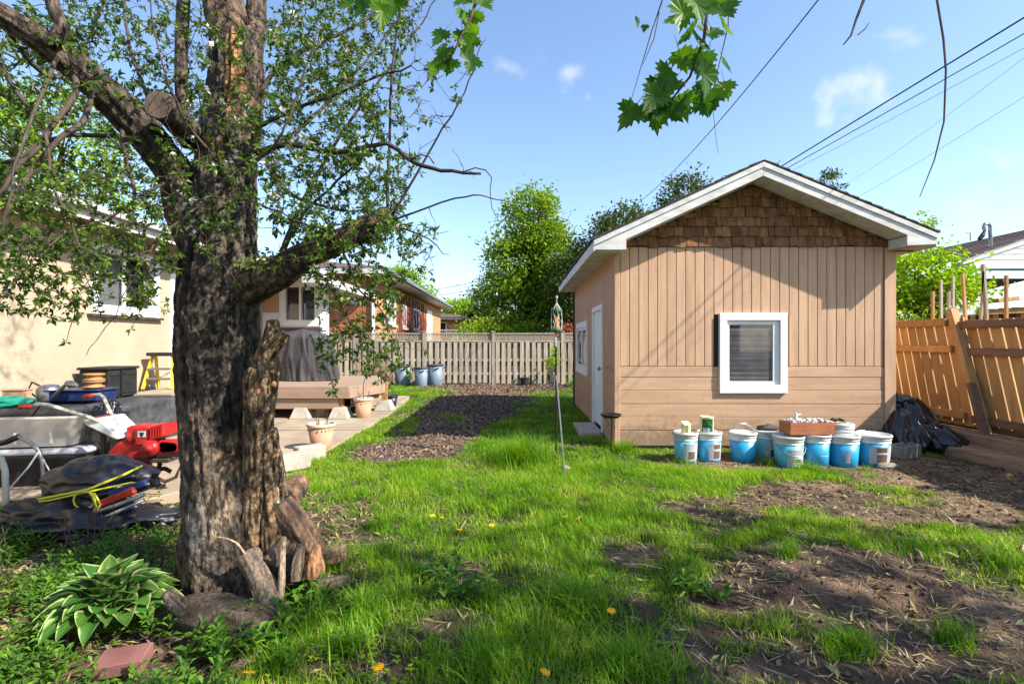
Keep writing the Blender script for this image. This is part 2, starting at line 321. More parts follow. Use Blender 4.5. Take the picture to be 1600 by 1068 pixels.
m_chips = M('wood_chips', (.24, .165, .115), (.11, .075, .052), rough=.95, scale=12, island=1.1, bump=0)
m_litter = M('dry_straw', (.46, .36, .20), (.34, .25, .13), rough=.9, scale=12, island=.7, bump=0)
m_leafy = LEAF('fallen_leaf', (.30, .26, .07), (.40, .36, .16), (.22, .12, .05), trans=.2)
m_glass = GLASS('window_glass')
m_dark = M('dark_interior', (.02, .02, .022), rough=.9)
m_curt = M('pale_curtain', (.24, .25, .26), (.15, .16, .17), rough=.9, scale=3)
m_blind = M('grey_blind', (.25, .23, .25), (.16, .145, .16), rough=.6, island=.5, bump=0)
m_gravel = M('white_gravel', (.62, .60, .58), (.40, .40, .40), rough=.9, island=.4)
m_brownsh = M('brown_roof_shingle', (.13, .085, .075), (.09, .06, .055), rough=.95, scale=12, stretch=(1, 1, 6), bump=.6, island=.5)
m_brownw = M('brown_wall', (.10, .06, .05), (.08, .05, .042), rough=.9)
m_grass = LEAF('lawn_grass', (.08, .20, .008), (.25, .45, .016), (.50, .50, .10), trans=.47, rough=.5, spec=.2, patch=.3)
m_grassd = LEAF('lush_grass', (.06, .17, .008), (.20, .38, .02), (.30, .44, .04), trans=.45, rough=.45)
m_weed = LEAF('weed_leaf', (.035, .10, .012), (.11, .23, .02), (.18, .32, .025), trans=.35)
m_apple = LEAF('apple_leaf', (.03, .075, .010), (.12, .20, .028), (.38, .46, .12), trans=.45)
m_bloss = LEAF('apple_blossom', (.62, .56, .56), (.75, .72, .72), trans=.3)
m_maple = LEAF('maple_leaf', (.025, .09, .008), (.10, .22, .012), trans=.5, rough=.4, byobj=True)
m_hosta = LEAF('hosta_leaf', None, None, trans=.25, rough=.4, vcol=True)
m_t1 = LEAF('poplar_foliage', (.07, .15, .012), (.22, .33, .022), (.36, .44, .05), trans=.45)
m_t2 = LEAF('dark_foliage', (.03, .06, .012), (.09, .13, .022), (.18, .15, .03), trans=.3)
m_t3 = LEAF('fresh_foliage', (.12, .25, .012), (.30, .44, .02), (.42, .52, .05), trans=.45)
m_t4 = LEAF('conifer_foliage', (.018, .038, .016), (.045, .075, .028), trans=.12)
m_dand = M('dandelion_yellow', (.85, .48, .01), (.80, .38, .01), rough=.8, bump=.5)
m_stemg = M('green_stem', (.10, .20, .04), rough=.7)
m_red_leaf = LEAF('red_shrub_leaf', (.20, .05, .03), (.34, .14, .09), trans=.3)

# ---------------------------------------------------------------- terrain
def gz(x, y):
    x = np.asarray(x, float); y = np.asarray(y, float)
    z = .05 * (fbm(x * 1.1, y * 1.1, seed=3) - .5) + .02 * (fbm(x * 6, y * 6, seed=5) - .5)
    right = np.clip((x - .6) / 1.2, 0, 1) * np.clip((5.0 - y) / 1.5, 0, 1)
    z = z + right * .11 * (fbm(x * 2.1, y * 2.6, seed=9) - .48)
    z = z - .13 * np.exp(-(((x - 1.95) / .16) ** 2 + ((y - 2.52) / .10) ** 2)) + .035 * np.exp(-(((x - 1.95) / .34) ** 2 + ((y - 2.62) / .22) ** 2))
    z = z + .05 * np.exp(-(((x + 1.42) / .5) ** 2 + ((y - 2.75) / .5) ** 2))
    pat = (x < -2.15) & (y > 4.1) & (y < 12)
    return np.where(pat | (y > 17), -.06, z)
def gzf(x, y): return float(gz(np.array([x]), np.array([y]))[0])
def ell(u, v, L):
    r = np.zeros_like(u)
    for (a, b, ra, rb, s) in L: r = np.maximum(r, s * np.clip(2.0 - 1.75 * np.sqrt(((u - a) / ra) ** 2 + ((v - b) / rb) ** 2), 0, 1))
    return r
MUL = [(665, 694, 70, 14, .95), (630, 709, 95, 15, 1), (695, 672, 85, 24, .85), (735, 640, 80, 24, .95), (660, 660, 40, 20, .6), (760, 622, 80, 12, .8), (790, 604, 120, 9, 1), (700, 603, 50, 7, .7), (865, 604, 34, 10, .7)]
SOI = [(1300, 905, 220, 60, 1), (1470, 965, 220, 75, 1), (1250, 775, 120, 26, .9), (1480, 745, 160, 28, .95), (1560, 790, 120, 50, .75), (1160, 925, 120, 36, .85), (1250, 720, 260, 14, 1),
       (1120, 1010, 110, 45, .75), (1350, 1045, 300, 50, .9), (1130, 800, 110, 30, .45), (1330, 780, 110, 20, .6), (1380, 800, 130, 30, .6), (980, 950, 60, 26, .55), (690, 985, 90, 30, .35), (1000, 870, 60, 22, .5), (560, 1040, 100, 36, .6), (560, 850, 60, 14, .7), (750, 900, 80, 22, .3), (1050, 800, 60, 12, .5), (1230, 850, 70, 14, .4)]
GRE = [(1295, 832, 110, 20, .9), (1420, 852, 120, 24, .8), (1545, 890, 100, 32, .6), (1230, 868, 26, 16, .9), (1320, 1015, 50, 34, .9), (1060, 905, 60, 40, .8), (1490, 990, 60, 40, .5), (1160, 1000, 50, 40, .5), (1310, 910, 40, 18, .7), (1400, 790, 60, 8, .5), (1540, 735, 50, 8, .4), (715, 655, 34, 12, .6), (780, 680, 40, 12, .7), (640, 665, 20, 20, .6), (1370, 770, 60, 7, .4)]
def fields(x, y):
    yy = np.maximum(y, .6); u = 800 + F * x / yy; v = 534 + F * H / yy
    mul = ell(u, v, MUL); soi = ell(u, v, SOI); gre = ell(u, v, GRE)
    left = np.clip((-.98 - x + .18 * (fbm(x * 3, y * 3, seed=31) - .5)) / .16, 0, 1) * np.clip((4.6 - y) / .5, 0, 1)
    left = np.maximum(left, np.exp(-(((x + 1.15) / .38) ** 2 + ((y - 2.75) / .32) ** 2) ** 2))
    return u, v, mul, soi, gre, left
def blocked(x, y):
    b = (x < -2.16) & (y > 4.05) & (y < 9.25)
    b |= (x < -2.4) & (y > 8.3) & (y < 12)
    b |= (x > 1.27) & (x < 4.62) & (y > 6.2) & (y < 10.5)
    b |= (x > 4.98) & (y > 3.0)
    b |= ((x + 1.48) ** 2 + (y - 2.68) ** 2 < .06)
    b |= (y > 15.8)
    return b
def grassd(x, y):
    u, v, mul, soi, gre, left = fields(x, y)
    n = fbm(x * 2.4, y * 2.4, seed=21, octs=5); n2 = fbm(x * 9, y * 9, seed=22, octs=3)
    d = 1.0 - 2.0 * np.clip(mul + soi - .9 * gre, 0, 1.2) + (n - .5) * 1.9 + (n2 - .5) * 1.7
    d = d - .9 * left * (1 + 0 * x)
    return np.clip(d, 0, 1) * (~blocked(x, y)), n, n2

def grid_axis(segs):
    out = []
    for (a, b, s) in segs: out += list(np.arange(a, b - 1e-9, s))
    out.append(segs[-1][1]); return np.array(out)
gx = grid_axis([(-140, -20, 12), (-20, -7, 1), (-7, -3.4, .12), (-3.4, 4.6, .028), (4.6, 8, .12), (8, 20, 1), (20, 140, 12)])
gy = grid_axis([(-60, -6, 6), (-6, 1.2, .4), (1.2, 4.6, .025), (4.6, 8, .05), (8, 17, .12), (17, 30, 1), (30, 250, 12)])
X, Y = np.meshgrid(gx, gy); Z = gz(X, Y); sh = X.shape; x, y, z = X.ravel(), Y.ravel(), Z.ravel()
inn = (x > -7) & (x < 8) & (y > 1) & (y < 17)
dn, n, n2 = grassd(x, y); u, v, mul, soi, gre, left = fields(x, y)
fine = fbm(x * 24, y * 24, seed=41, octs=3); z = z + np.where(inn, (fine - .5) * .02 * np.clip(soi + left, 0, 1), 0)
soil = np.array([.095, .060, .040]); soil_sunlit = np.array([.24, .155, .098]); mulc = np.array([.15, .10, .072]); und = np.array([.070, .072, .024]); lit = np.array([.10, .06, .04])
c = np.ones((len(x), 3)) * und
w = np.clip(soi * 1.2, 0, 1)[:, None]; dry = np.clip((fbm(x * 1.7, y * 1.7, seed=51) - .42) * 4 + np.clip((y - 3.6) / 1.2, 0, .9), 0, 1)[:, None]  # paler sunlit tone painted into the soil farther back, broken up by noise
c = c * (1 - w) + (soil * (1 - dry) + soil_sunlit * dry) * w
w = np.clip(mul * 1.2, 0, 1)[:, None]; c = c * (1 - w) + mulc * w
w = np.clip(left, 0, 1)[:, None]; c = c * (1 - w) + lit * w
w = (dn * .75)[:, None]; c = c * (1 - w) + und * w
c *= (.75 + .5 * fine)[:, None]
ny, nx = sh; ii = (np.arange(ny - 1)[:, None] * nx + np.arange(nx - 1)[None, :]).ravel()
ground = npmesh('ground', np.stack([x, y, z], 1), np.stack([ii, ii + 1, ii + nx + 1, ii + nx], 1), m_soil, smooth=True, col=c)
tag(ground, kind='structure')

# ---------------------------------------------------------------- grass, weeds, litter (uncountable)
def blades(name, x, y, hgt, wid, mat, lean=.45, segs=2, kind='stuff', zoff=0, dirx=None, label=None, cat=None):
    n = len(x); z = gz(x, y) + zoff - .004; a = rng.uniform(0, 2 * PI, n)
    if dirx is not None: a = dirx
    dx, dy = np.cos(a), np.sin(a); wx, wy = -dy * wid / 2, dx * wid / 2
    l = rng.uniform(.15, 1.0, n) * lean * hgt * 1.6; V = []; 
    for k in range(segs + 1):
        t = k / segs; ox = dx * l * t * t; oy = dy * l * t * t; hz = z + hgt * (t - .22 * t * t * lean); s = 1 - t ** 1.5
        if k < segs:
            V.append(np.stack([x + ox - wx * s, y + oy - wy * s, hz], 1)); V.append(np.stack([x + ox + wx * s, y + oy + wy * s, hz], 1))
        else: V.append(np.stack([x + ox, y + oy, hz], 1))
    nv = 2 * segs + 1; V = np.stack(V, 1).reshape(-1, 3); b = np.arange(n) * nv; Fs = []
    for k in range(segs - 1):
        Fs.append(np.stack([b + 2 * k, b + 2 * k + 1, b + 2 * k + 3], 1)); Fs.append(np.stack([b + 2 * k, b + 2 * k + 3, b + 2 * k + 2], 1))
    k = segs - 1; Fs.append(np.stack([b + 2 * k, b + 2 * k + 1, b + 2 * segs], 1))
    o = npmesh(name, V, np.concatenate(Fs), mat); tag(o, label, cat, kind=kind); return o
def scatter(n, x0, x1, y0, y1, fov=1.12):
    x = rng.uniform(x0, x1, n); y = rng.uniform(y0, y1, n); k = np.abs(x) < y * fov + .4; return x[k], y[k]
GX = []; GY = []; GH = []; GW = []
for (n, y0, y1, hh, ww) in ((190000, 1.5, 3.4, .062, .0042), (185000, 3.4, 5.6, .062, .0055), (120000, 5.6, 9.0, .06, .0085), (60000, 9, 15.7, .075, .014)):
    xs, ys = scatter(n, -6, 5.0, y0, y1, 1.05); d, nn, n2_ = grassd(xs, ys); k = rng.uniform(0, 1, len(xs)) < d ** 1.3
    xs, ys, d, nn = xs[k], ys[k], d[k], nn[k]; hm = np.clip(.45 + 1.25 * (fbm(xs * 3.3, ys * 3.3, seed=61, octs=3) - .25), .4, 1.9)
    GX.append(xs); GY.append(ys); GH.append(hh * hm * rng.uniform(.45, 1.5, len(xs)) * (.55 + .6 * d)); GW.append(np.full(len(xs), ww) * rng.uniform(.7, 1.3, len(xs)))
q = np.concatenate
nearm = q(GY) < 3.6
for (nm, k, sg) in (('lawn_grass', nearm, 3), ('lawn_grass_beyond', ~nearm, 2)):
    blades('lawn_grass', q(GX)[k], q(GY)[k], q(GH)[k], q(GW)[k], m_grass, lean=.75, segs=sg)
# taller lush tufts: (px,py of the foot, radius m, height m, number)
tx, ty, th = [], [], []
for (px, py, r, hh, n) in ((815, 724, .34, .36, 1700), (975, 705, .16, .20, 320), (905, 950, .22, .17, 700), (1330, 1020, .12, .12, 260), (1228, 872, .08, .12, 120), (1440, 860, .2, .12, 220), (520, 900, .10, .22, 110), (565, 965, .14, .18, 200),
                            (640, 590, .5, .20, 300), (870, 597, .5, .35, 300), (900, 603, .3, .35, 240), (760, 592, .4, .25, 200), (700, 592, .3, .25, 160), (835, 598, .5, .3, 160), (495, 990, .10, .20, 90), (440, 1040, .12, .16, 120), (540, 1020, .18, .16, 200), (1200, 725, .12, .14, 120), (1255, 733, .1, .15, 110), (1275, 736, .08, .14, 80), (1065, 722, .2, .12, 160), (985, 1040, .25, .13, 500), (1560, 880, .25, .12, 240), (1490, 1000, .12, .14, 140), (760, 1040, .2, .14, 300), (1500, 695, .2, .1, 60), (1360, 745, .15, .08, 60), (700, 770, .3, .12, 220), (1120, 760, .3, .11, 260)):
    cx, cy = G(px, py); a = rng.uniform(0, 2 * PI, n); rr = r * np.abs(rng.normal(0, .5, n)); tx.append(cx + rr * np.cos(a)); ty.append(cy + rr * np.sin(a)); th.append(hh * rng.uniform(.5, 1.1, n))
tx, ty, th = q(tx), q(ty), q(th); k = ~blocked(tx, ty)
blades('tall_grass_tufts', tx[k], ty[k], th[k], np.where(ty[k] > 8, .013, .0065), m_grassd, lean=.9, segs=4)
# dry straw lying on the soil
xs, ys = scatter(26000, -3.6, 5, 1.6, 7); u, v, mul, soi, gre, left = fields(xs, ys)
k = rng.uniform(0, 1, len(xs)) < np.clip(.24 + .2 * soi + .5 * np.clip((xs - 1.6), 0, 1) * np.clip((4.8 - ys), 0, 1) * (fbm(xs * 2, ys * 2, seed=77) > .47) + .3 * left, 0, 1) * (~blocked(xs, ys)); xs, ys = xs[k], ys[k]
def flat_bits(name, xs, ys, l, w, mat, zup=.006, tilt=.35, vee=0):
    n = len(xs); a = rng.uniform(0, PI * 2, n); z = gz(xs, ys) + zup; dx, dy = np.cos(a) * l / 2, np.sin(a) * l / 2; px_, py_ = -np.sin(a) * w / 2, np.cos(a) * w / 2; t1 = rng.normal(0, tilt, n) * l / 2; t2 = rng.normal(0, tilt, n) * w / 2
    V = np.stack([np.stack([xs - dx, ys - dy, z - t1], 1), np.stack([xs + px_, ys + py_, z + t2 + vee * w], 1), np.stack([xs + dx, ys + dy, z + t1], 1), np.stack([xs - px_, ys - py_, z - t2 + vee * w], 1)], 1).reshape(-1, 3)
    return tag(npmesh(name, V, np.arange(n * 4).reshape(-1, 4), mat), kind='stuff')
flat_bits('dry_straw', xs, ys, rng.uniform(.04, .16, len(xs)), rng.uniform(.002, .005, len(xs)), m_litter, zup=.012, tilt=.15)
xs, ys = scatter(16000, -3.4, 5, 1.6, 5.6); u, v, mul, soi, gre, left = fields(xs, ys); k = (rng.uniform(0, 1, len(xs)) < .55 * np.clip(soi * 1.3, 0, 1) + .12 * left) * (~blocked(xs, ys)); xs, ys = xs[k], ys[k]
n = len(xs); r_ = .003 + .013 * rng.uniform(0, 1, n) ** 3; oc = np.array([[1, 0, 0], [0, 1, 0], [-1, 0, 0], [0, -1, 0], [0, 0, 1], [0, 0, -1]]) ; V = np.stack([xs, ys, gz(xs, ys) + r_ * .3 + .004], 1)[:, None, :] + oc[None] * r_[:, None, None] * rng.uniform(.6, 1.3, (n, 6, 1))
tag(npmesh('soil_clods', V.reshape(-1, 3), (np.arange(n)[:, None, None] * 6 + np.array([[0, 1, 4], [1, 2, 4], [2, 3, 4], [3, 0, 4], [1, 0, 5], [2, 1, 5], [3, 2, 5], [0, 3, 5]])[None]).reshape(-1, 3), M('soil_clod', (.14, .092, .062), (.08, .05, .034), rough=1, island=.8), smooth=True), kind='stuff')
xs, ys = scatter(150000, -4.4, 5, 1.6, 15.5); u, v, mul, soi, gre, left = fields(xs, ys)
k = rng.uniform(0, 1, len(xs)) < (np.clip(mul * 1.3, 0, 1) * .9 + .25 * left + .12 * soi) * (~blocked(xs, ys)); xs, ys = xs[k], ys[k]
flat_bits('mulch_chips', xs, ys, rng.uniform(.02, .07, len(xs)) * (1 + ys * .04), rng.uniform(.008, .02, len(xs)) * (1 + ys * .05), m_chips, tilt=.5)
xs, ys = scatter(17000, -3.5, 5, 1.6, 5); u, v, mul, soi, gre, left = fields(xs, ys)
k = rng.uniform(0, 1, len(xs)) < (.28 * np.clip(soi, 0, 1) + .28 * left + .02) * (~blocked(xs, ys)); xs, ys = xs[k], ys[k]
flat_bits('fallen_leaves', xs, ys, rng.uniform(.035, .075, len(xs)), rng.uniform(.007, .016, len(xs)), m_leafy, zup=.014, tilt=.3, vee=.2)
# broad-leaved ground cover: upright stems with whorls of leaves
def weeds(name, cx, cy, hs, nl, ls, mat, wr=.42):
    V = []; Fa = []; n = 0
    Vs = []; 
    for x0, y0, h in zip(cx, cy, hs):
        z0 = gzf(x0, y0); lx, ly = R.uniform(-.3, .3) * h, R.uniform(-.3, .3) * h
        k = nl if h > .05 else 5
        for j in range(k):
            t = .25 + .75 * j / k; a = j * 2.4 + R.random(); L = ls * (1.15 - .55 * t) * R.uniform(.8, 1.2) * (1 if h > .05 else .8); b = Vector((x0 + lx * t, y0 + ly * t, z0 + h * t))
            el = R.uniform(.1, .7) + (.35 if t > .8 else 0); d = Vector((math.cos(a) * math.cos(el), math.sin(a) * math.cos(el), math.sin(el))); s = Vector((-math.sin(a), math.cos(a), 0)) * L * wr * .5; up = Vector((0, 0, 1)) * L * .12
            V += [b, b + d * L * .5 + s + up, b + d * L - Vector((0, 0, L * .15)), b + d * L * .5 - s + up, b + d * L * .5]; Fa += [(n, n + 4, n + 1), (n + 4, n + 2, n + 1), (n, n + 3, n + 4), (n + 4, n + 3, n + 2)]; n += 5
    return tag(npmesh(name, [tuple(v) for v in V], Fa, mat), kind='stuff')
xs = rng.uniform(-3.6, -.55, 5200); ys = rng.uniform(1.6, 4.3, 5200); u, v, mul, soi, gre, left = fields(xs, ys); nn = fbm(xs * 2.2, ys * 2.2, seed=91)
inl = (u < 470) & (u > -60); bare = ell(u, v, [(240, 815, 70, 40, 1), (335, 985, 130, 55, 1), (360, 930, 110, 60, 1), (210, 1050, 150, 50, 1), (60, 990, 60, 40, .6), (120, 800, 120, 50, 1)])
k = inl & (rng.uniform(0, 1, len(xs)) < np.clip((nn - .42) * 5, .04, 1) * (1 - bare) * (left + .1)) & ~blocked(xs, ys)
xs, ys = xs[k], ys[k]
weeds('ground_cover_weeds', xs, ys, rng.uniform(.05, .16, len(xs)), 10, .055, m_weed)
xs = rng.uniform(-2.6, -.2, 700); ys = rng.uniform(1.5, 2.3, 700); k = (rng.uniform(0, 1, 700) < .5) & (np.hypot(xs + 1.45, ys - 1.95) > .28); weeds('clover_patch', xs[k], ys[k], rng.uniform(.02, .05, k.sum()), 5, .03, m_t3, wr=.9)
# loose broad leaves among the lawn in front of the logs and by the grass edge
pp = [(450, 930), (470, 985), (430, 1000), (700, 935), (735, 935), (690, 900), (500, 960), (415, 1020), (345, 1010), (385, 1000), (330, 1040), (1075, 925), (1100, 930)]
cx = []; cy = []; hh = []
for (a, b) in pp:
    gx_, gy_ = G(a, b)
    for _ in range(4): cx.append(gx_ + R.gauss(0, .05)); cy.append(gy_ + R.gauss(0, .05)); hh.append(R.uniform(.06, .16))
weeds('broadleaf_weeds', cx, cy, hh, 9, .085, m_weed, .5)

# ---------------------------------------------------------------- patio
pt = MB().prism([(-2.15, 5.3), (-2.15, 9.1), (-2.4, 12), (-5.7, 12), (-5.7, 4.05), (-2.95, 4.05), (-2.6, 4.7)], -.08, .032, 'z').build('patio', m_conc, bevel=.006); tag(pt, kind='structure')
for (a, b) in (((-2.15, 7.3), (-5.6, 7.3)), ((-3.6, 4.1), (-3.6, 8.3))):
    tag(MB().bar((a[0], a[1], .0325), (b[0], b[1], .0325), .012, .004).build('patio_joint', m_gap), kind='structure')

# ---------------------------------------------------------------- shed
SX, SY = 1.2555, 6.2
shed = thing('shed', 'tan wooden shed with white roof trim, cedar shakes in the gable and one front window', 'shed', (SX, SY, 0), math.radians(-.6))
SW, SL, Z0, ZT = 3.33, 4.3, .03, 2.435
ov = .34
UR = 1.62; ZR = 3.37; UL, ZL = -.305, 2.484; URR, ZRR = 3.575, 2.556
def roofz(uu): return ZR + (uu - UR) * ((ZR - ZL) / (UR - UL) if uu < UR else (ZRR - ZR) / (URR - UR))
body = MB()
body.prism([(.012, 0.03), (SW - .012, .03), (SW - .012, roofz(SW) - .2), (UR, ZR - .2), (.012, roofz(0) - .2)], .012, SL - .01)
body.build('sheathing', m_gap, shed, local=True)
MB().box(.03, SW - .03, .03, SL - .03, -.1, .028).build('foundation', m_concg, shed, local=True)
WX0, WX1, WZ0, WZ1 = 1.235, 2.045, .675, 1.636     # front window outer frame (u,z)
# front boards above, cut round the window
bw = .1128; k = 0; u0 = .049; mesh_full = None
VB0 = .995
while u0 < SW - .12:
    u1 = min(u0 + bw, SW - .115)
    zb = VB0 if (u1 < WX0 + .02 or u0 > WX1 - .02) else WZ1 - .02
    if u1 - u0 > .03:
        b = MB(); g = .0035
        b.box(0, u1 - u0 - 2 * g, -.018, .010, zb + g, ZT); o = b.build('board', m_tan, shed, local=True, bevel=.003); o.location = (u0 + g, 0, 0)
    u0 += bw
# horizontal boards below
zz = [VB0 - .003, .865, .705, .545, .385, .225, .035]
for i in range(6):
    for (a, b_) in (((.045, WX0 + .01), (WX1 - .01, SW - .115)) if zz[i + 1] > WZ0 - .05 or zz[i] > WZ0 + .05 else ((.045, SW - .115),)):
        MB().box(a, b_, -.020 + (.003 if i % 2 else 0), .010, zz[i + 1] + .004, zz[i]).build('board', m_tan_h, shed, local=True, bevel=.003)
MB().box(-.02, .045, -.032, .012, .035, ZT - .01).build('corner_board', m_tan, shed, local=True, bevel=.004)
MB().box(SW - .115, SW + .02, -.030, .012, .035, ZT - .01).build('corner_board', m_tan, shed, local=True, bevel=.004)
MB().box(SW - .118, SW - .110, -.034, -.022, .035, ZT - .01).build('corner_bead', m_tan, shed, local=True)
# side wall facing the lawn (u=0): sheets above, boards below, door and window
DV0, DV1, DZ0, DZ1 = .77, 1.70, .10, 1.81
VV0, VV1, VZ0, VZ1 = 2.26, 3.80, .72, 1.645
def sidebox(v0, v1, z0, z1, t=.018): return MB().box(-t, .012, v0, v1, z0, z1)
cuts = [(.012, DV0 + .02), (DV1 - .02, VV0 + .02), (VV0 + .02, VV1 - .02), (VV1 - .02, SL)]
for (a, b_) in cuts:
    lo = .96; hi = 2.36
    win = (a > 2 and b_ < 4)
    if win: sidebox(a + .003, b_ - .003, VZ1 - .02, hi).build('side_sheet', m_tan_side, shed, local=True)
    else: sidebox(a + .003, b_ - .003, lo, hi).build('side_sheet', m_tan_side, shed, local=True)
    for i in range(5):
        z1_ = lo - .005 - i * .185; z0_ = z1_ - .180
        if win: z1_ = min(z1_, VZ0 + .02)
        if z1_ - z0_ < .02: continue
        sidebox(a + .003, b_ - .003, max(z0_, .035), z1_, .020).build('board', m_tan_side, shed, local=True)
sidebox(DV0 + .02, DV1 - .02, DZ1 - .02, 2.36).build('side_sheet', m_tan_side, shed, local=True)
MB().box(-.05, -.022, 4.25, SL + .01, .0, 2.3).build('downpipe', m_dsteel, shed, local=True)
MB().box(SW - .012, SW + .02, .012, SL, .035, 2.3).build('right_wall', m_tan, shed, local=True)
MB().prism([(0, .035), (SW, .035), (SW, roofz(SW) - .21), (UR, ZR - .21), (0, roofz(0) - .21)], SL - .008, SL + .02).build('rear_wall', m_tan, shed, local=True)
# door
door = MB().box(-.012, .015, DV0 + .07, DV1 - .07, DZ0, DZ1 - .07).build('door', m_white, shed, local=True)
for (a, b_, c_, d_) in ((DV0, DV0 + .075, DZ0 - .06, DZ1), (DV1 - .075, DV1, DZ0 - .06, DZ1), (DV0 + .075, DV1 - .075, DZ1 - .075, DZ1)):
    MB().box(-.042, .014, a, b_, c_, d_).build('door_casing', m_white, door, local=True, bevel=.004)
MB().lathe([(.012, 0), (.012, .03), (.028, .035), (.028, .06), (.01, .068)], seg=12).build('handle', m_steel, door, local=True).matrix_basis = Matrix.Translation((-.012, DV0 + .13, .92)) @ Matrix.Rotation(-PI / 2, 4, 'Y')
for (a, z0_, z1_) in ((0, .25, .8), (0, .92, 1.62)):
    MB().box(-.020, -.0125, DV0 + .17, DV1 - .17, z0_, z1_).build('panel', m_white, door, local=True, bevel=.006)
MB().box(-.34, -.03, DV0 - .05, DV1 - .1, -.02, .07).build('door_step', m_greyw, shed, local=True, bevel=.008)
# side window
sw = MB()
for (a, b_, c_, d_) in ((VV0, VV1, VZ0, VZ0 + .11), (VV0, VV1, VZ1 - .10, VZ1), (VV0, VV0 + .11, VZ0 + .11, VZ1 - .10), (VV1 - .11, VV1, VZ0 + .11, VZ1 - .10)): sw.box(-.045, .014, a, b_, c_, d_)
sw = sw.build('window', m_white, shed, local=True)
mid = (VV0 + VV1) / 2
for (a, b_) in ((VV0 + .11, mid), (mid, VV1 - .11)):
    s = MB(); 
    for (p, r, c_, d_) in ((a + .003, b_ - .003, VZ0 + .113, VZ0 + .16), (a + .003, b_ - .003, VZ1 - .15, VZ1 - .103), (a + .003, a + .05, VZ0 + .16, VZ1 - .15), (b_ - .05, b_ - .003, VZ0 + .16, VZ1 - .15)): s.box(-.030, -.005, p, r, c_, d_)
    s.build('sash', m_white, sw, local=True)
    MB().box(-.018, -.014, a + .05, b_ - .05, VZ0 + .16, VZ1 - .15).build('pane', m_glass, sw, local=True)
    MB().box(-.006, .011, a + .05, b_ - .05, VZ0 + .16, VZ1 - .15).build('curtain', m_curt, sw, local=True)
# front window: casing, sash, glass, blind slats
fw = MB(); cw = .088
for (a, b_, c_, d_) in ((WX0, WX1, WZ0, WZ0 + .105), (WX0, WX1, WZ1 - cw, WZ1), (WX0, WX0 + cw, WZ0 + .105, WZ1 - cw), (WX1 - cw, WX1, WZ0 + .105, WZ1 - cw)): fw.box(a, b_, -.055, .0, c_, d_)
fw = fw.build('window', m_white, shed, local=True, bevel=.004)
s = MB(); A0, A1, B0, B1 = WX0 + cw + .002, WX1 - cw - .002, WZ0 + .107, WZ1 - cw - .002
for (a, b_, c_, d_) in ((A0, A1, B0, B0 + .035), (A0, A1, B1 - .05, B1), (A0, A0 + .035, B0 + .035, B1 - .05), (A1 - .075, A1, B0 + .035, B1 - .05)): s.box(a, b_, -.028, -.002, c_, d_)
s.build('sash', m_white, fw, local=True, bevel=.003)
MB().box(A0 + .035, A1 - .075, -.016, -.013, B0 + .035, B1 - .05).build('pane', m_glass, fw, local=True)
s = MB(); zz_ = B0 + .04
while zz_ < B1 - .055:
    s.rbox(((A0 + A1 - .04) / 2, -.004, zz_), (A1 - A0 - .112, .012, .0105), (-R.uniform(.1, .9), 0, R.uniform(-.004, .004))); zz_ += .0152
tag(s.build('blind', m_blind, fw, local=True), kind='stuff')
MB().box(A0 + .03, A1 - .07, .004, .011, B0 + .03, B1 - .045).build('blind_back', m_dark, fw, local=True)
# gable shakes
rowz = 2.437; row = 0
while rowz < 3.2:
    hh = .155; exp = .118
    cu = -.02 + R.uniform(-.05, 0)
    while cu < SW + .02:
        w_ = R.uniform(.075, .17); a, b_ = cu, cu + w_ - .004; cu += w_
        um = (a + b_) / 2; zb = rowz + R.uniform(-.014, .012) + (.0 if row else .0)
        lim = min(roofz(a), roofz(b_)) - .15
        if zb + .02 > lim: continue
        zt = min(zb + hh, lim); t = (zt - zb) / hh; y0 = -.046 + R.uniform(-.004, .008)
        MB().add([(a, y0 - .004, zb), (b_, y0 + R.uniform(-.004, .002), zb + R.uniform(-.004, .004)), (b_, -.012, zb), (a, -.012, zb), (a, y0 + .022 * t, zt), (b_, y0 + .022 * t, zt), (b_, -.004, zt), (a, -.004, zt)],
                 [(0, 3, 2, 1), (4, 5, 6, 7), (0, 1, 5, 4), (1, 2, 6, 5), (2, 3, 7, 6), (3, 0, 4, 7)]).build('shake', m_cedar, shed, local=True)
    rowz += exp; row += 1
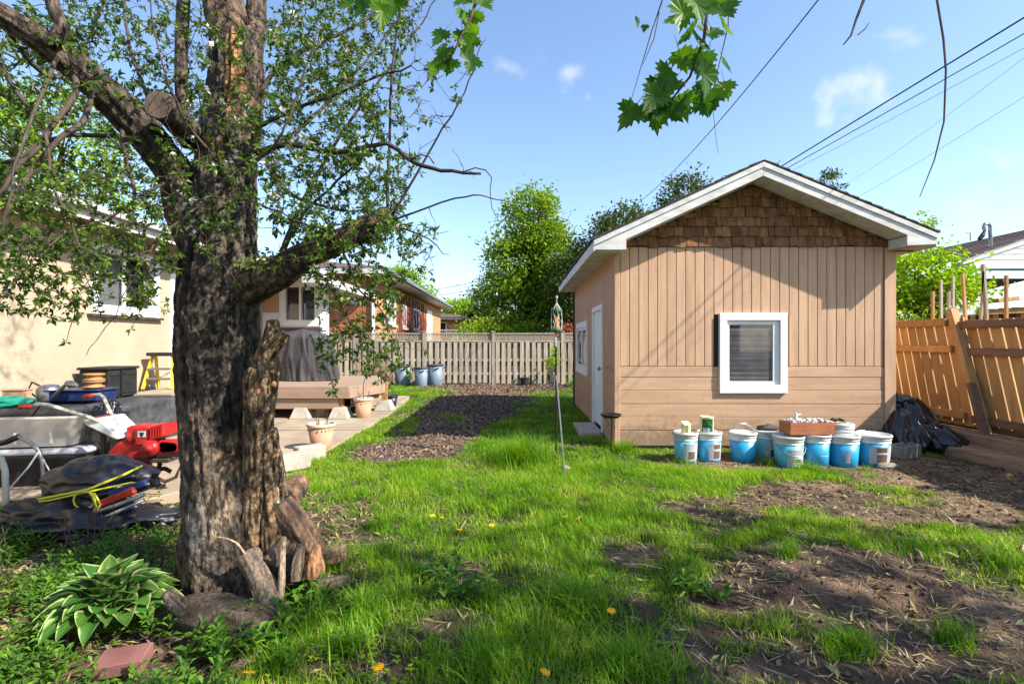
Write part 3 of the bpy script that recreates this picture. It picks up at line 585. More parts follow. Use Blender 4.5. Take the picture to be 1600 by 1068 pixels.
# roof: deck, shingle courses, fascia, soffits, returns
YF, YB = -ov, SL + .3
for (ua, za, ub, zb_) in ((UL, ZL, UR, ZR), (UR, ZR, URR, ZRR)):
    MB().prism([(ua, za - .035), (ub, zb_ - .035), (ub, zb_ - .012), (ua, za - .012)], YF + .02, YB).build('roof_deck', m_whiteold, shed, local=True)
    sm = MB(); n = 15; left = ua == UL
    for i in range(n):
        t0, t1 = i / n, (i + 1.25) / n
        if not left: t0, t1 = 1 - (i + 1.25) / n, 1 - i / n
        t0, t1 = max(0, t0), min(1, t1)
        pz = lambda t, e: (ua + (ub - ua) * t, za + (zb_ - za) * t + e)
        yy = YF - .015
        while yy < YB:
            yw = min(yy + .30, YB + .01); e = R.uniform(0, .003); j = R.uniform(-.012, .012); lo = t0 - .02 if left else t0; hi = t1 if left else t1 + .02
            el, eh = (.022 + e, .006 + e) if left else (.006 + e, .022 + e)
            (x0_, z0_), (x1_, z1_) = pz(lo + (j / 3 if left else 0), -.012), pz(hi + (0 if left else j / 3), -.012)
            sm.add([(x0_, yy, z0_), (x1_, yy, z1_), (x1_, yw - .005, z1_), (x0_, yw - .005, z0_), (x0_, yy, z0_ + el), (x1_, yy, z1_ + eh), (x1_, yw - .005, z1_ + eh), (x0_, yw - .005, z0_ + el)],
                   [(0, 3, 2, 1), (4, 5, 6, 7), (0, 1, 5, 4), (1, 2, 6, 5), (2, 3, 7, 6), (3, 0, 4, 7)]); yy = yw
    tag(sm.build('roof_shingles', m_roof, shed, local=True), kind='stuff')
FD = .150
# rake fascia boards with an upper drip strip
MB().prism([(UL, ZL - .036), (UR, ZR - .036), (UR, ZR - .036 - FD), (UL + .36, roofz(UL + .36) - .036 - FD), (UL + .36, 2.345), (UL, 2.345)], YF, YF + .022).build('fascia', m_whiteold, shed, local=True, bevel=.003)
MB().prism([(UR, ZR - .036), (URR, ZRR - .036), (URR, 2.40), (URR - .33, 2.385), (URR - .33, roofz(URR - .33) - .036 - FD), (UR, ZR - .036 - FD)], YF, YF + .022).build('fascia', m_whiteold, shed, local=True, bevel=.003)
for (ua, ub) in ((UL - .01, UR), (UR, URR + .01)):
    MB().prism([(ua, roofz(ua) - .03), (ub, roofz(ub) - .03), (ub, roofz(ub) - .085), (ua, roofz(ua) - .085)], YF - .014, YF - .001).build('drip_trim', m_whiteold, shed, local=True)
# returns and eave boxes
MB().box(UL + .003, UL + .357, YF + .024, .0, 2.347, 2.44).build('cornice_return', m_whiteold, shed, local=True)
MB().box(URR - .327, URR - .003, YF + .024, -.036, 2.388, 2.50).build('cornice_return', m_whiteold, shed, local=True)
MB().box(UL - .014, UL + .004, YF + .0, YB, 2.33, ZL - .03).build('eave_fascia', m_whiteold, shed, local=True, bevel=.003)
MB().box(URR - .004, URR + .014, YF + .0, YB, 2.37, ZRR - .03).build('eave_fascia', m_whiteold, shed, local=True, bevel=.003)
# sloping eave soffit on the lawn side (seen from below) and rake soffit boards
MB().add([(UL + .004, YF + .03, 2.335), (-.02, YF + .03, 2.345), (-.02, YB - .01, 2.345), (UL + .004, YB - .01, 2.335), (UL + .004, YF + .03, 2.341), (-.02, YF + .03, 2.352), (-.02, YB - .01, 2.352), (UL + .004, YB - .01, 2.341)],
         [(0, 3, 2, 1), (4, 5, 6, 7), (0, 1, 5, 4), (1, 2, 6, 5), (2, 3, 7, 6), (3, 0, 4, 7)]).build('eave_soffit', m_whiteold, shed, local=True)
MB().box(SW + .02, URR - .004, .0, YB - .01, 2.372, 2.385).build('eave_soffit', m_whiteold, shed, local=True)
for (ua, ub) in ((UL + .36, UR), (UR, URR - .33)):
    n = 13; du = (ub - ua) / n
    for i in range(n):
        a, b_ = ua + i * du + .003, ua + (i + 1) * du; za_, zb_ = roofz(a) - .045 - FD + .01, roofz(b_) - .045 - FD + .01
        MB().add([(a, YF + .024, za_), (b_, YF + .024, zb_), (b_, -.04, zb_), (a, -.04, za_), (a, YF + .024, za_ + .012), (b_, YF + .024, zb_ + .012), (b_, -.04, zb_ + .012), (a, -.04, za_ + .012)],
                 [(0, 3, 2, 1), (4, 5, 6, 7), (0, 1, 5, 4), (1, 2, 6, 5), (2, 3, 7, 6), (3, 0, 4, 7)]).build('soffit_board', m_whiteold, shed, local=True)

# ---------------------------------------------------------------- buckets along the shed
def ring(r, z0, z1, seg=28, bump=.006): return [(r, z0), (r + bump, z0 + .003), (r + bump, z1 - .003), (r, z1)]
def patch(mb, r0, r1, z0, z1, a0, a1, hb, rb, rt, n=7, off=.0015):
    vs = []
    for i in range(n + 1):
        a = a0 + (a1 - a0) * i / n
        for z in (z0, z1):
            r = rb + (rt - rb) * z / hb + off; vs.append((r * math.cos(a), r * math.sin(a), z))
    mb.add(vs, [(2 * i, 2 * i + 2, 2 * i + 3, 2 * i + 1) for i in range(n)])
def bucket(px, pyb, w, label, mat, style, handle, rz=0, top=None, d=None):
    if d is None: x_, y_ = G(px, pyb + 2)
    else: x_, y_ = (px - 800) / F * d, d
    y_ += .10; z_ = gzf(x_, y_) - .005 if d is None else max(gzf(x_, y_) - .005, 0)
    t = thing('bucket', label, 'bucket', (x_, y_, z_), 0, 'plastic buckets along the shed wall')
    rt = w / 2 * y_ / F * 1.0; rb = rt * .86; h = .325
    body = MB().lathe([(rb * .9, .0), (rb, .008), (rb + (rt - rb) * .72, h * .74)], seg=32).build('bucket_body', mat, t, local=True, smooth=40)
    body_t = [(rb + (rt - rb) * .72, h * .74), (rt * .985, h * .755), (rt * .985, h * .775), (rt * .955, h * .78), (rt * .96, h * .85), (rt * 1.0, h * .86), (rt * 1.0, h * .885), (rt * .965, h * .89), (rt * .97, h * .95)]
    MB().lathe(body_t, seg=32, cap=False).build('rim_band', m_wplast if mat is m_blue else m_dirtyp, t, local=True, smooth=40)
    MB().lathe([(rt * .96, h * .925), (rt * 1.045, h * .925), (rt * 1.05, h * .985), (rt * 1.02, h), (rt * .95, h), (rt * .93, h * .975), (.01, h * .972)], seg=32).build('lid', m_wplast if style != 'dirty' else m_dirtyp, t, local=True, smooth=40)
    f = -PI / 2 + R.uniform(-.4, .25)
    def lab(m, a0, a1, z0, z1, off=.002):
        b = MB(); patch(b, 0, 0, z0 * h, z1 * h, f + a0, f + a1, h, rb, rb + (rt - rb) * 1.0, off=off); tag(b.build('label', m, t, local=True, smooth=True), kind=None)
    if style in ('photo', 'dirty'):
        lab(m_label, -.55, .95, .10, .66); lab(m_labelb if mat is m_blue else m_label, -.1, .55, .48, .62, .003); lab(m_labelb, -.1, .55, .16, .40, .003); lab(m_wplast, -.15, .6, .42, .455, .004)
    if style == 'grey': lab(m_label, -.5, .9, .06, .60); lab(m_wplast, .95, 1.5, .05, .7); lab(m_labelb, .1, .6, .2, .3, .003); lab(m_wplast, -.05, .55, .31, .35, .004)
    if style == 'bar': lab(m_wplast, -.15, .45, .33, .36)
    if style == 'strip': lab(m_label, -.25, .1, .15, .55)
    if style == 'white': lab(m_wplast, .35, 1.4, .02, .62)
    if style in ('photo', 'grey'): lab(m_wplast, .75, 1.5, .04, .66, .0015)  # plain white panel down the bucket's right side
    # bail handle
    pts = []
    for i in range(13):
        a = PI * i / 12; r = rt * 1.06
        if handle == 'up': pts.append((math.cos(a) * r, .02, h * .87 + math.sin(a) * rt * .9))
        elif handle == 'front': pts.append((math.cos(a) * r, -math.sin(a) * rt * 1.12, h * .87 - math.sin(a) * rt * 1.0))
        else: pts.append((math.cos(a) * r, math.sin(a) * rt * 1.12, h * .90 + math.sin(a) * .03))
    MB().tube(pts, .0028, 5).build('handle', m_steel, t, local=True, smooth=True)
    p = pts[6]; MB().tube([(p[0] - .045, p[1], p[2]), (p[0] + .045, p[1], p[2])], .009, 8).build('handle_grip', m_wplast, t, local=True, smooth=True)
    return t, h, rt
bk = []
bk.append(bucket(1076, 721, 37, 'teal bucket with a small olive carton standing on its lid, first in the row', m_teal, 'photo', 'back'))
bk.append(bucket(1113, 719, 38, 'blue bucket with a brown photo label and a green paint can on its lid', m_blue, 'photo', 'back'))
bk.append(bucket(1167, 719, 40, 'plain blue bucket without label, its wire handle standing up', m_blue, 'plain', 'up'))
bk.append(bucket(1206, 716, 40, 'shaded teal bucket with grimy lid set behind the plain one', m_teal, 'dirty', 'back'))
bk.append(bucket(1240, 727, 44, 'blue bucket with a big grey label and its handle hanging in front', m_teal, 'grey', 'front'))
bk.append(bucket(1283, 726, 43, 'blue bucket with only a short white bar on its front', m_blue, 'bar', 'back'))
bk.append(bucket(1327, 727, 45, 'bright blue bucket with a narrow faded strip, in front of the pile of lids', m_blue, 'strip', 'back'))
bk.append(bucket(1374, 726, 49, 'blue bucket with large red and grey label, beside the concrete block', m_blue, 'photo', 'back'))
# things on the lids
def top_of(i, dx=0, dy=0): b, h, rt = bk[i]; return Vector(b.location) + Vector((dx, dy, h * .975))
l = top_of(0, -.005, -.03); t = thing('carton', 'small olive and cream carton on the lid of the teal bucket', 'carton', l, .35)
MB().box(-.045, .045, -.025, .025, 0, .095).build('carton_box', m_labely, t, local=True, bevel=.002); MB().box(-.04, .012, -.0275, -.0255, .008, .088).build('label', m_labelo, t, local=True)
MB().add([(-.045, -.025, .096), (.045, -.025, .096), (.05, .03, .12), (-.04, .03, .125), (-.045, -.025, .098), (.045, -.025, .098), (.05, .03, .122), (-.04, .03, .127)], [(0, 3, 2, 1), (4, 5, 6, 7), (0, 1, 5, 4), (1, 2, 6, 5), (2, 3, 7, 6), (3, 0, 4, 7)]).build('flap', m_labely, t, local=True)
l = top_of(1, -.03, -.02); t = thing('paint_can', 'open cream paint can with a dark green leafy label on a bucket lid', 'paint can', l)
MB().lathe([(.070, 0), (.073, .004), (.070, .01), (.070, .165), (.074, .17), (.074, .176), (.066, .178), (.064, .16), (.01, .158)], seg=28).build('can_body', m_labely, t, local=True, smooth=40)
b = MB(); patch(b, 0, 0, .015, .155, -PI / 2 - 1.1, -PI / 2 + .7, 1, .070, .070, off=.0015); b.build('label', m_labelg, t, local=True)
b = MB(); patch(b, 0, 0, .012, .06, -PI / 2 - .9, -PI / 2 + .1, 1, .070, .070, off=.003); b.build('label', m_label, t, local=True)
# box of gravel and junk laid across the buckets
l = (top_of(4) + top_of(5)) / 2 + Vector((.06, .02, 0)); l.z = max(top_of(4).z, top_of(5).z, top_of(6).z) + .012
t = thing('planter_box', 'reddish brown box heaped with white gravel, laid across the bucket lids', 'box', l, .03)
b = MB(); 
for (a, b_, c_, d_) in ((-.235, .235, -.11, -.098), (-.235, .235, .098, .11), (-.235, -.223, -.098, .098), (.223, .235, -.098, .098)): b.box(a, b_, c_, d_, 0, .125)
b.box(-.223, .223, -.098, .098, 0, .012); m_boxr = M('reddish_box', (.40, .14, .06), (.30, .10, .05), rough=.7, scale=5, stretch=(1, 1, 4)); b.build('box_shell', m_boxr, t, local=True)
MB().box(-.236, -.126, -.114, -.1105, 0, .125).build('dark_end', m_boxr, t, local=True)
g = MB()
for i in range(90): g.blob((R.uniform(-.21, .21), R.uniform(-.09, .09), .115 + R.uniform(0, .022)), (R.uniform(.012, .022),) * 3, 6, 4, .2, 3, i)
tag(g.build('gravel', m_gravel, t, local=True, smooth=True), kind='stuff')
l2 = l + Vector((-.12, -.02, .128)); t = thing('spray_nozzle', 'small white nozzle sitting on the gravel in the box', 'nozzle', l2)
MB().lathe([(.03, 0), (.022, .03), (.012, .045), (.012, .075), (.004, .09)], seg=14).build('nozzle_body', m_wplast, t, local=True, smooth=40)
MB().tube([(0, 0, .06), (.05, 0, .075)], .008, 8).build('spout', m_wplast, t, local=True)
l = top_of(6, -.02, .03)
for i in range(4):
    t = tag(MB().lathe([(.125, 0), (.132, .004), (.134, .03), (.126, .036), (.115, .034), (.11, .028), (.01, .026)], seg=28).build('spare_cover', m_wplast if i % 2 else m_dirtyp, None, smooth=40), ['lowest white lid of the pile on the bright blue bucket', 'second white lid up in the pile of lids', 'third white lid up, slightly askew in the pile', 'topmost white lid of the pile, under the grey scrap'][i], 'lid', 'white lids piled on a bucket')
    t.location = l + Vector((R.uniform(-.012, .012), 0, i * .031)); t.rotation_euler = (R.uniform(-.04, .04), R.uniform(-.04, .04), i)
t = tag(MB().rbox((0, 0, 0), (.12, .07, .012), (.1, .2, .3)).rbox((.02, 0, .015), (.06, .05, .02), (.3, .1, .8)).rbox((-.05, .01, .01), (.04, .07, .02), (.1, -.4, .2)).build('scrap_tool', m_dsteel), 'dark grey scrap lying on top of the lid pile', 'scrap'); t.location = l + Vector((0, 0, .145))
# crumpled rag behind the fourth bucket
t = tag(MB().blob(top_of(3, .04, .06) + Vector((0, 0, .02)), (.12, .07, .04), 18, 9, .35, 3, 5).build('rag', m_cover, smooth=True), 'dark crumpled rag over the back of the grimy lid', 'rag')
# concrete block
x_, y_ = G(1424, 716); t = thing('concrete_block', 'hollow grey concrete block on the soil beside the last bucket', 'concrete block', (x_, y_ + .1, gzf(x_, y_)), .55)
b = MB()
for (a, b_, c_, d_) in ((-.2, .2, -.09, -.06), (-.2, .2, .06, .09), (-.2, -.165, -.06, .06), (.165, .2, -.06, .06), (-.02, .02, -.06, .06)): b.box(a, b_, c_, d_, 0, .14)
b.box(-.165, -.02, -.06, .06, .03, .11)
b.build('block_shell', m_concg, t, local=True, bevel=.006)
tag(MB().blob(Vector((G(1385, 731)[0], G(1385, 731)[1], .02)), (.13, .05, .035), 16, 8, .25, 3, 8).build('stone', m_bluestone, smooth=True), 'long flat stone lying in front of the last bucket', 'stone')

# ---------------------------------------------------------------- rubbish bag
def wrinkled(name, mat, fn, nu, nv, label=None, cat=None, parent=None, closed=True):
    U, V_ = np.meshgrid(np.linspace(0, 1, nu), np.linspace(0, 1, nv)); pts = fn(U.ravel(), V_.ravel())
    ii = (np.arange(nv - 1)[:, None] * nu + np.arange(nu - 1)[None, :]).ravel()
    o = npmesh(name, pts, np.stack([ii, ii + 1, ii + nu + 1, ii + nu], 1), mat, parent, smooth=True)
    if label: tag(o, label, cat)
    return o
def ridged(x, y, z=None, seed=0, octs=4):
    r, a, t, f = 0, 1, 0, 1
    for o in range(octs): r = r + a * (1 - np.abs(2 * vnoise(x * f, y * f, None if z is None else z * f, seed + o) - 1)); t += a; a *= .5; f *= 2.1
    return r / t
def lump(c, r, seed, flat=.0, amp=.3, fr=2.2, pw=1.0, oc=2):
    def fn(u, v):
        th = PI * (1 - v); ph = 2 * PI * u; dx, dy, dz = np.sin(th) * np.cos(ph), np.sin(th) * np.sin(ph), np.cos(th)
        wx = .5 * fbm(dx * 2 + 4, dy * 2, dz * 2, seed + 40, 2); dx2, dy2, dz2 = dx, dy, dz; q_ = 1 + amp * (ridged(dx * fr + 5, dy * fr + 3, dz * fr + 8, seed, oc) - .62) * 1.6 + amp * .8 * (fbm(dx * 1.3 + 2, dy * 1.3, dz * 1.3, seed + 20) - .5)
        z = np.maximum(dz * r[2] * q_, -r[2] * .62)
        return np.stack([c[0] + dx * r[0] * q_, c[1] + dy * r[1] * q_, c[2] + z], 1)
    return fn
t = thing('rubbish_bag', 'big shiny black rubbish bag slumped between shed corner and fence', 'rubbish bag', (4.75, 6.1, 0))
def bagfn(c, r, h, seed, lean=(0, 0), neck=.16):
    def fn(u, v):
        ph = 2 * PI * u; pr = np.where(v < .3, .82 + .18 * np.sin(v / .3 * PI / 2), neck + (1 - neck) * np.cos((v - .3) / .7 * PI / 2) ** .8); ca, sa = np.cos(ph), np.sin(ph)
        fold = (ridged(ca * 2.2 + 4 + v * .5, sa * 2.2 + 4, v * 1.3, seed, 2) - .62) * (.30 + .5 * v) + (ridged(ca * 5 + v * 1.5, sa * 5 + 2, v * 2.6 + .5 * ca, seed + 7, 2) - .6) * .13 + (fbm(ca * 1.2, sa * 1.2, v * 2.2, seed + 9, 2) - .5) * .35
        rr = r * pr * (1 + fold); sag = .05 * fbm(ca * 2, sa * 2, v * 4, seed + 3, 2)
        return np.stack([c[0] + ca * rr + lean[0] * v, c[1] + sa * rr * .85 + lean[1] * v, h * (v - sag * np.sin(PI * v)) + .01], 1)
    return fn
for i, (c_, r_, h_, ln, nk) in enumerate((((4.86, 6.25), .34, .60, (-.10, .05), .5), ((5.10, 6.02), .25, .30, (-.10, .1), .45), ((4.66, 6.05), .22, .46, (.04, .1), .45), ((4.72, 6.42), .26, .68, (-.02, 0), .3))):
    wrinkled('bag_bulge', m_bag, bagfn(c_, r_, h_, 100 + i * 11, ln, nk), 130, 60, parent=t)
    wrinkled('bag_top', m_bag, lump((c_[0] + ln[0], c_[1] + ln[1], h_ - .02), (r_ * nk * 1.1, r_ * nk, .07), 150 + i, amp=.2, fr=1.5), 40, 20, parent=t)
MB().tube([(4.66, 6.25, .60), (4.64, 6.2, .68), (4.60, 6.22, .73)], [.05, .018, .05], 10).build('tied_neck', m_bag, t, smooth=True)
# ---------------------------------------------------------------- cedar fence and timbers on the right
FXX = 5.6; SH = .24
fen = thing('cedar_fence', 'new orange-brown cedar board fence leaning along the right side of the yard', 'fence', (FXX, 6, 0))
def fb(yb, w_, z0, z1, x0=0.0, t=.02):          # sheared board
    b = MB(); ys = lambda z: yb + SH * z
    return b.add([(FXX + x0, ys(z0), z0), (FXX + x0 + t, ys(z0), z0), (FXX + x0 + t, ys(z0) + w_, z0), (FXX + x0, ys(z0) + w_, z0), (FXX + x0, ys(z1), z1), (FXX + x0 + t, ys(z1), z1), (FXX + x0 + t, ys(z1) + w_, z1), (FXX + x0, ys(z1) + w_, z1)],
                 [(0, 3, 2, 1), (4, 5, 6, 7), (0, 1, 5, 4), (1, 2, 6, 5), (2, 3, 7, 6), (3, 0, 4, 7)])
yb = 1.2
while yb < 11.5:
    near = yb < 5.95
    w_ = .138 + R.uniform(-.004, .004)
    fb(yb, w_, .30 if near else .26, (1.56 if near else 1.60), .0).build('board', m_cedarf, fen); yb += w_ + R.uniform(.012, .022)
for (ya, yb_, z_) in ((1.2, 6.02, 1.50), (1.2, 6.05, 1.17), (1.2, 6.1, .36)):
    MB().bar((FXX - .03, ya + SH * z_, z_), (FXX - .03, yb_ + SH * z_, z_), .045, .09).build('rail', m_rail, fen, bevel=.004)
for (ya, yb_, z_) in ((6.2, 11.5, 1.54), (6.2, 11.5, 1.20), (6.2, 11.5, .38)):
    MB().bar((FXX - .03, ya + SH * z_, z_), (FXX - .03, yb_ + SH * z_, z_), .04, .09).build('rail', m_cedarf, fen, bevel=.004)
MB().bar((FXX - .09, 5.92, .12), (FXX - .05, 6.46, 1.70), .075, .10, up=(1, 0, 0)).build('post', m_cedarf, fen, bevel=.005)
MB().bar((FXX - .16, 5.86, .10), (FXX - .13, 6.10, .80), .05, .09, up=(1, 0, 0)).build('brace', m_rail, fen, bevel=.004)
MB().bar((FXX - .05, 3.4, .12), (FXX - .02, 3.8, 1.72), .10, .11, up=(1, 0, 0)).build('post', m_cedarf, fen, bevel=.005)
MB().box(FXX - .085, FXX - .06, 5.28, 5.36, .2, .38).build('bracket', m_steel, fen)
yb = 2.6
for i in range(3):
    MB().box(FXX + .03, FXX + .06, 1.2, 11.5, .02 + i * .1, .112 + i * .1).build('kick_board', m_rail, fen)
for (px, top, bot, wd, mt, ln) in ((1464, 455, 478, 6, m_cedarf, 0), (1478, 437, 490, 4, m_cream, -.01), (1490, 455, 492, 5, m_greyw, 0), (1497, 432, 492, 4, m_cream, 0), (1518, 427, 492, 6, m_cedarf, -.10), (1541, 425, 490, 5, m_greyw, .12), (1552, 412, 490, 7, m_greyw, -.10), (1584, 430, 490, 6, m_cedarf, 0)):
    d = FXX * F / (px - 800) + .2; x0 = FXX + .11; zt = H + (534 - top) / F * d
    lb_ = {1464: 'orange stake above the fence nearest the shed', 1478: 'thin cream stake just right of the slanted fence post', 1490: 'short grey stake between two thin cream ones', 1497: 'second thin cream stake, right of the short grey one', 1518: 'orange stake leaning left above the fence top', 1541: 'grey stake leaning right above the fence top', 1552: 'tallest dark grey stake, leaning left, above the fence', 1584: 'orange-tipped stake farthest along toward the picture edge'}[px]
    o = tag(MB().bar((x0, d + ln, .1), (x0, d - ln * .5, zt), wd * .72 / F * d, .025, up=(1, 0, 0)).build('stake', mt), lb_, 'stake', 'stakes standing behind the cedar fence')
for (x0, x1, ya, yb_, z0, z1, lb) in ((4.97, 5.36, 1.5, 6.0, -.03, .10, 'lower landscape timber step at the foot of the cedar fence'), (5.36, 5.56, 1.5, 6.45, .0, .22, 'upper landscape timber directly against the cedar fence')):
    tag(MB().box(x0, x1, ya, yb_, z0, z1).build('timber', m_timber, bevel=.012), lb, 'timber')
# feeder pole, leaning rod, dish on a stand
t = thing('bird_feeder_pole', 'thin black pole carrying a caged bird feeder with green rims', 'bird feeder', (.485, 5.62, 0))
MB().tube([(.485, 5.62, -.02), (.485, 5.62, .55), (.483, 5.62, 1.28)], [.010, .010, .009], 8).build('pole', m_blackm, t)
MB().tube([(.478, 5.62, 1.24), (.478, 5.62, 1.37)], [.014, .006], 8).build('pole_tip', m_cream, t)
fc = Vector((.49, 5.62, 1.38))
for z_ in (.02, .23): MB().lathe([(.045, z_), (.062, z_), (.064, z_ + .03), (.058, z_ + .038), (.03, z_ + .038)], fc, 18).build('feeder_rim', M('feeder_green%d' % int(z_ * 100), (.03, .12, .07), rough=.5), t, smooth=40)
b = MB()
for k in range(8):
    a = k * PI / 4; b.tube([fc + Vector((.06 * math.cos(a), .06 * math.sin(a), .03)), fc + Vector((.064 * math.cos(a + .5), .064 * math.sin(a + .5), .14)), fc + Vector((.06 * math.cos(a), .06 * math.sin(a), .25)), fc + Vector((0, 0, .34))], .0035, 5)
b.build('cage', m_cream, t)
MB().tube([fc + Vector((0, 0, .33)), fc + Vector((0, 0, .40))], .005, 6).blob(fc + Vector((0, 0, .40)), (.014, .014, .018), 8, 6, 0).build('finial', m_cream, t)
MB().tube([fc + Vector((0, 0, -.02)), fc + Vector((0, 0, .2))], .022, 10).build('seed_tube', m_terra, t)
t = thing('leaning_rod', 'bent silvery rod leaning on the feeder pole with its foot in the lawn', 'rod', (.52, 4.98, 0))
MB().tube([(.515, 4.98, -.02), (.497, 5.3, .5), (.487, 5.55, .86), (.477, 5.6, .92), (.465, 5.6, .88), (.462, 5.6, .80)], .007, 6).build('rod_bar', m_steel, t)
tag(MB().blob((.54, 5.15, .02), (.05, .04, .03), 10, 7, .2, 3, 2).build('stone', m_bluestone, smooth=True), 'small pale stone in the grass at the foot of the rod', 'stone')
t = thing('dish_stand', 'shallow dark dish on a thin black stand by the shed corner', 'bird bath', (1.13, 5.85, 0))
b0 = Vector((1.13, 5.85, 0)); MB().tube([b0, b0 + Vector((.01, 0, .43))], .007, 6).build('pole', m_blackm, t)
MB().lathe([(.02, .425), (.09, .43), (.117, .455), (.121, .468), (.112, .465), (.08, .442), (.01, .438)], b0, 26).build('dish', m_blackm, t, smooth=40)
for s in (-1, 1): MB().tube([b0 + Vector((0, 0, .30)), b0 + Vector((s * .04, 0, .28)), b0 + Vector((s * .05, 0, .33)), b0 + Vector((s * .025, 0, .35)), b0 + Vector((s * .06, 0, .42))], .003, 5).build('scroll', m_blackm, t)

# ---------------------------------------------------------------- back fence
bf = thing('back_fence', 'weathered grey shadowbox fence with lattice top across the end of the yard', 'fence', (-1.4, 15.8, 0))
fx0, fx1, fy = -5.9, 2.0, 15.8
bm_ = MB().box(0, .118, 0, .018, .03, 1.29).build('picket', m_greyw, bf, local=True); proto = bm_
x_ = fx0; first = True; i = 0
while x_ < fx1:
    o = proto if first else dup(proto, bf); first = False
    o.location = (x_ + 1.4 + R.uniform(-.006, .006), -.045, R.uniform(-.03, .012)); o.rotation_euler = (0, R.uniform(-.008, .008), 0); x_ += .186
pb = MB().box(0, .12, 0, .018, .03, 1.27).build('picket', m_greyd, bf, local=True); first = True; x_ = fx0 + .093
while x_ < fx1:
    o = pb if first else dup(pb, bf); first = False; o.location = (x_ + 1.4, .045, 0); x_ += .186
posts = [(px - 800) / F * fy for px in (555, 663, 771, 879)]
for a in [posts[0] - 2.13] + posts:
    MB().box(a - .045, a + .045, fy - .06, fy + .04, 0, 1.60).box(a - .06, a + .06, fy - .075, fy + .055, 1.60, 1.625).build('post', m_greyw, bf)
for z_ in (.28, .70, 1.26): MB().box(fx0, fx1, fy - .026, fy + .044, z_, z_ + .075).build('rail', m_greyw, bf)
MB().box(fx0, fx1, fy - .03, fy + .05, 1.535, 1.57).build('top_rail', m_greyw, bf); MB().box(fx0, fx1, fy - .05, fy + .03, 1.30, 1.335).build('lattice_rail', m_greyw, bf)
lt = MB(); x_ = fx0
while x_ < fx1:
    lt.bar((x_, fy - .012, 1.33), (x_ + .21, fy - .012, 1.54), .025, .006, up=(0, 1, 0)); lt.bar((x_ + .21, fy + .0, 1.33), (x_, fy + .0, 1.54), .025, .006, up=(0, 1, 0)); x_ += .085
tag(lt.build('lattice', m_greyw, bf), kind='stuff')
for i in range(7):
    yy = 15.5 - i * .42; xx = 1.72 + i * .012
    tag(MB().bar((xx, yy, 0), (xx + R.uniform(-.05, .09), yy + R.uniform(-.1, .1), R.uniform(1.25, 1.62)), .09, .018, up=(1, 0, 0)).build('old_picket', m_greyw), 'loose grey picket standing crooked at the corner behind the shed', 'picket', 'crooked loose pickets in the back corner')
tag(MB().lathe([(.11, 0), (.14, .22), (.15, .23), (.13, .22), (.01, .2)], (.37, 15.2, 0), 18).build('nursery_pot', m_black), 'small black pot by the back fence under the big tree', 'pot')

# ---------------------------------------------------------------- left house
hs = thing('stucco_house', 'cream stucco bungalow with white windows and a sunroom corner over the deck', 'house', (-5.6, 5, 0))
WX = -5.6; HE = 11.5; NX = -4.24
wy0, wy1, wz0, wz1 = 6.84, 8.04, 1.74, 2.58
dy0, dy1, dz1 = 8.36, 9.35, 2.42
wall = MB()
for (a, b_, c_, d_) in ((-4, wy0, -.1, 2.9), (wy0, wy1, -.1, wz0), (wy0, wy1, wz1, 2.9), (wy1, dy0, -.1, 2.9), (dy0, dy1, dz1, 2.9), (dy1, HE, -.1, 2.9)): wall.box(WX - .2, WX, a, b_, c_, d_)
wall.build('wall', m_stucco, hs)
MB().box(WX - .35, WX - .21, -4, HE, -.1, 2.9).build('inner_wall', m_dark, hs)
w = MB()
for (a, b_, c_, d_) in ((wy0 - .06, wy1 + .06, wz0 - .07, wz0 + .06), (wy0 - .06, wy1 + .06, wz1 - .06, wz1 + .03), (wy0 - .06, wy0 + .06, wz0 + .06, wz1 - .06), (wy1 - .06, wy1 + .06, wz0 + .06, wz1 - .06)): w.box(WX - .08, WX + .03, a, b_, c_, d_)
w = w.build('window', m_white, hs)
MB().box(WX - .05, WX - .03, (wy0 + wy1) / 2 - .03, (wy0 + wy1) / 2 + .03, wz0 + .06, wz1 - .06).build('mullion', m_white, w)
MB().box(WX - .06, WX - .055, wy0 + .06, wy1 - .06, wz0 + .06, wz1 - .06).build('pane', m_glass, w)
MB().box(WX - .12, WX - .11, wy0 + .06, wy0 + .62, wz0 + .06, wz1 - .06).build('curtain', m_curt, w)
MB().box(WX - .02, WX + .07, wy0 - .1, wy1 + .1, wz0 - .11, wz0 - .075).build('sill', m_dsteel, w)
dr = MB().box(WX - .10, WX - .06, dy0 + .08, dy1 - .08, .5, dz1 - .08).build('door', m_white, hs)
for (a, b_, c_, d_) in ((dy0, dy0 + .1, .45, dz1), (dy1 - .1, dy1, .45, dz1), (dy0 + .1, dy1 - .1, dz1 - .09, dz1)): MB().box(WX - .09, WX + .035, a, b_, c_, d_).build('door_casing', m_white, dr, bevel=.004)
for j in range(3):
    z0_ = .68 + j * .56; MB().box(WX - .058, WX - .054, dy0 + .16, dy1 - .16, z0_, z0_ + .48).build('pane', m_curt, dr)
for a in (dy0 + .13, dy1 - .16): MB().box(WX - .059, WX - .04, a, a + .03, .62, dz1 - .1).build('stile', m_white, dr)
for j in range(4): MB().box(WX - .058, WX - .04, dy0 + .16, dy1 - .16, .64 + j * .56, .68 + j * .56).build('glazing_bar', m_white, dr)
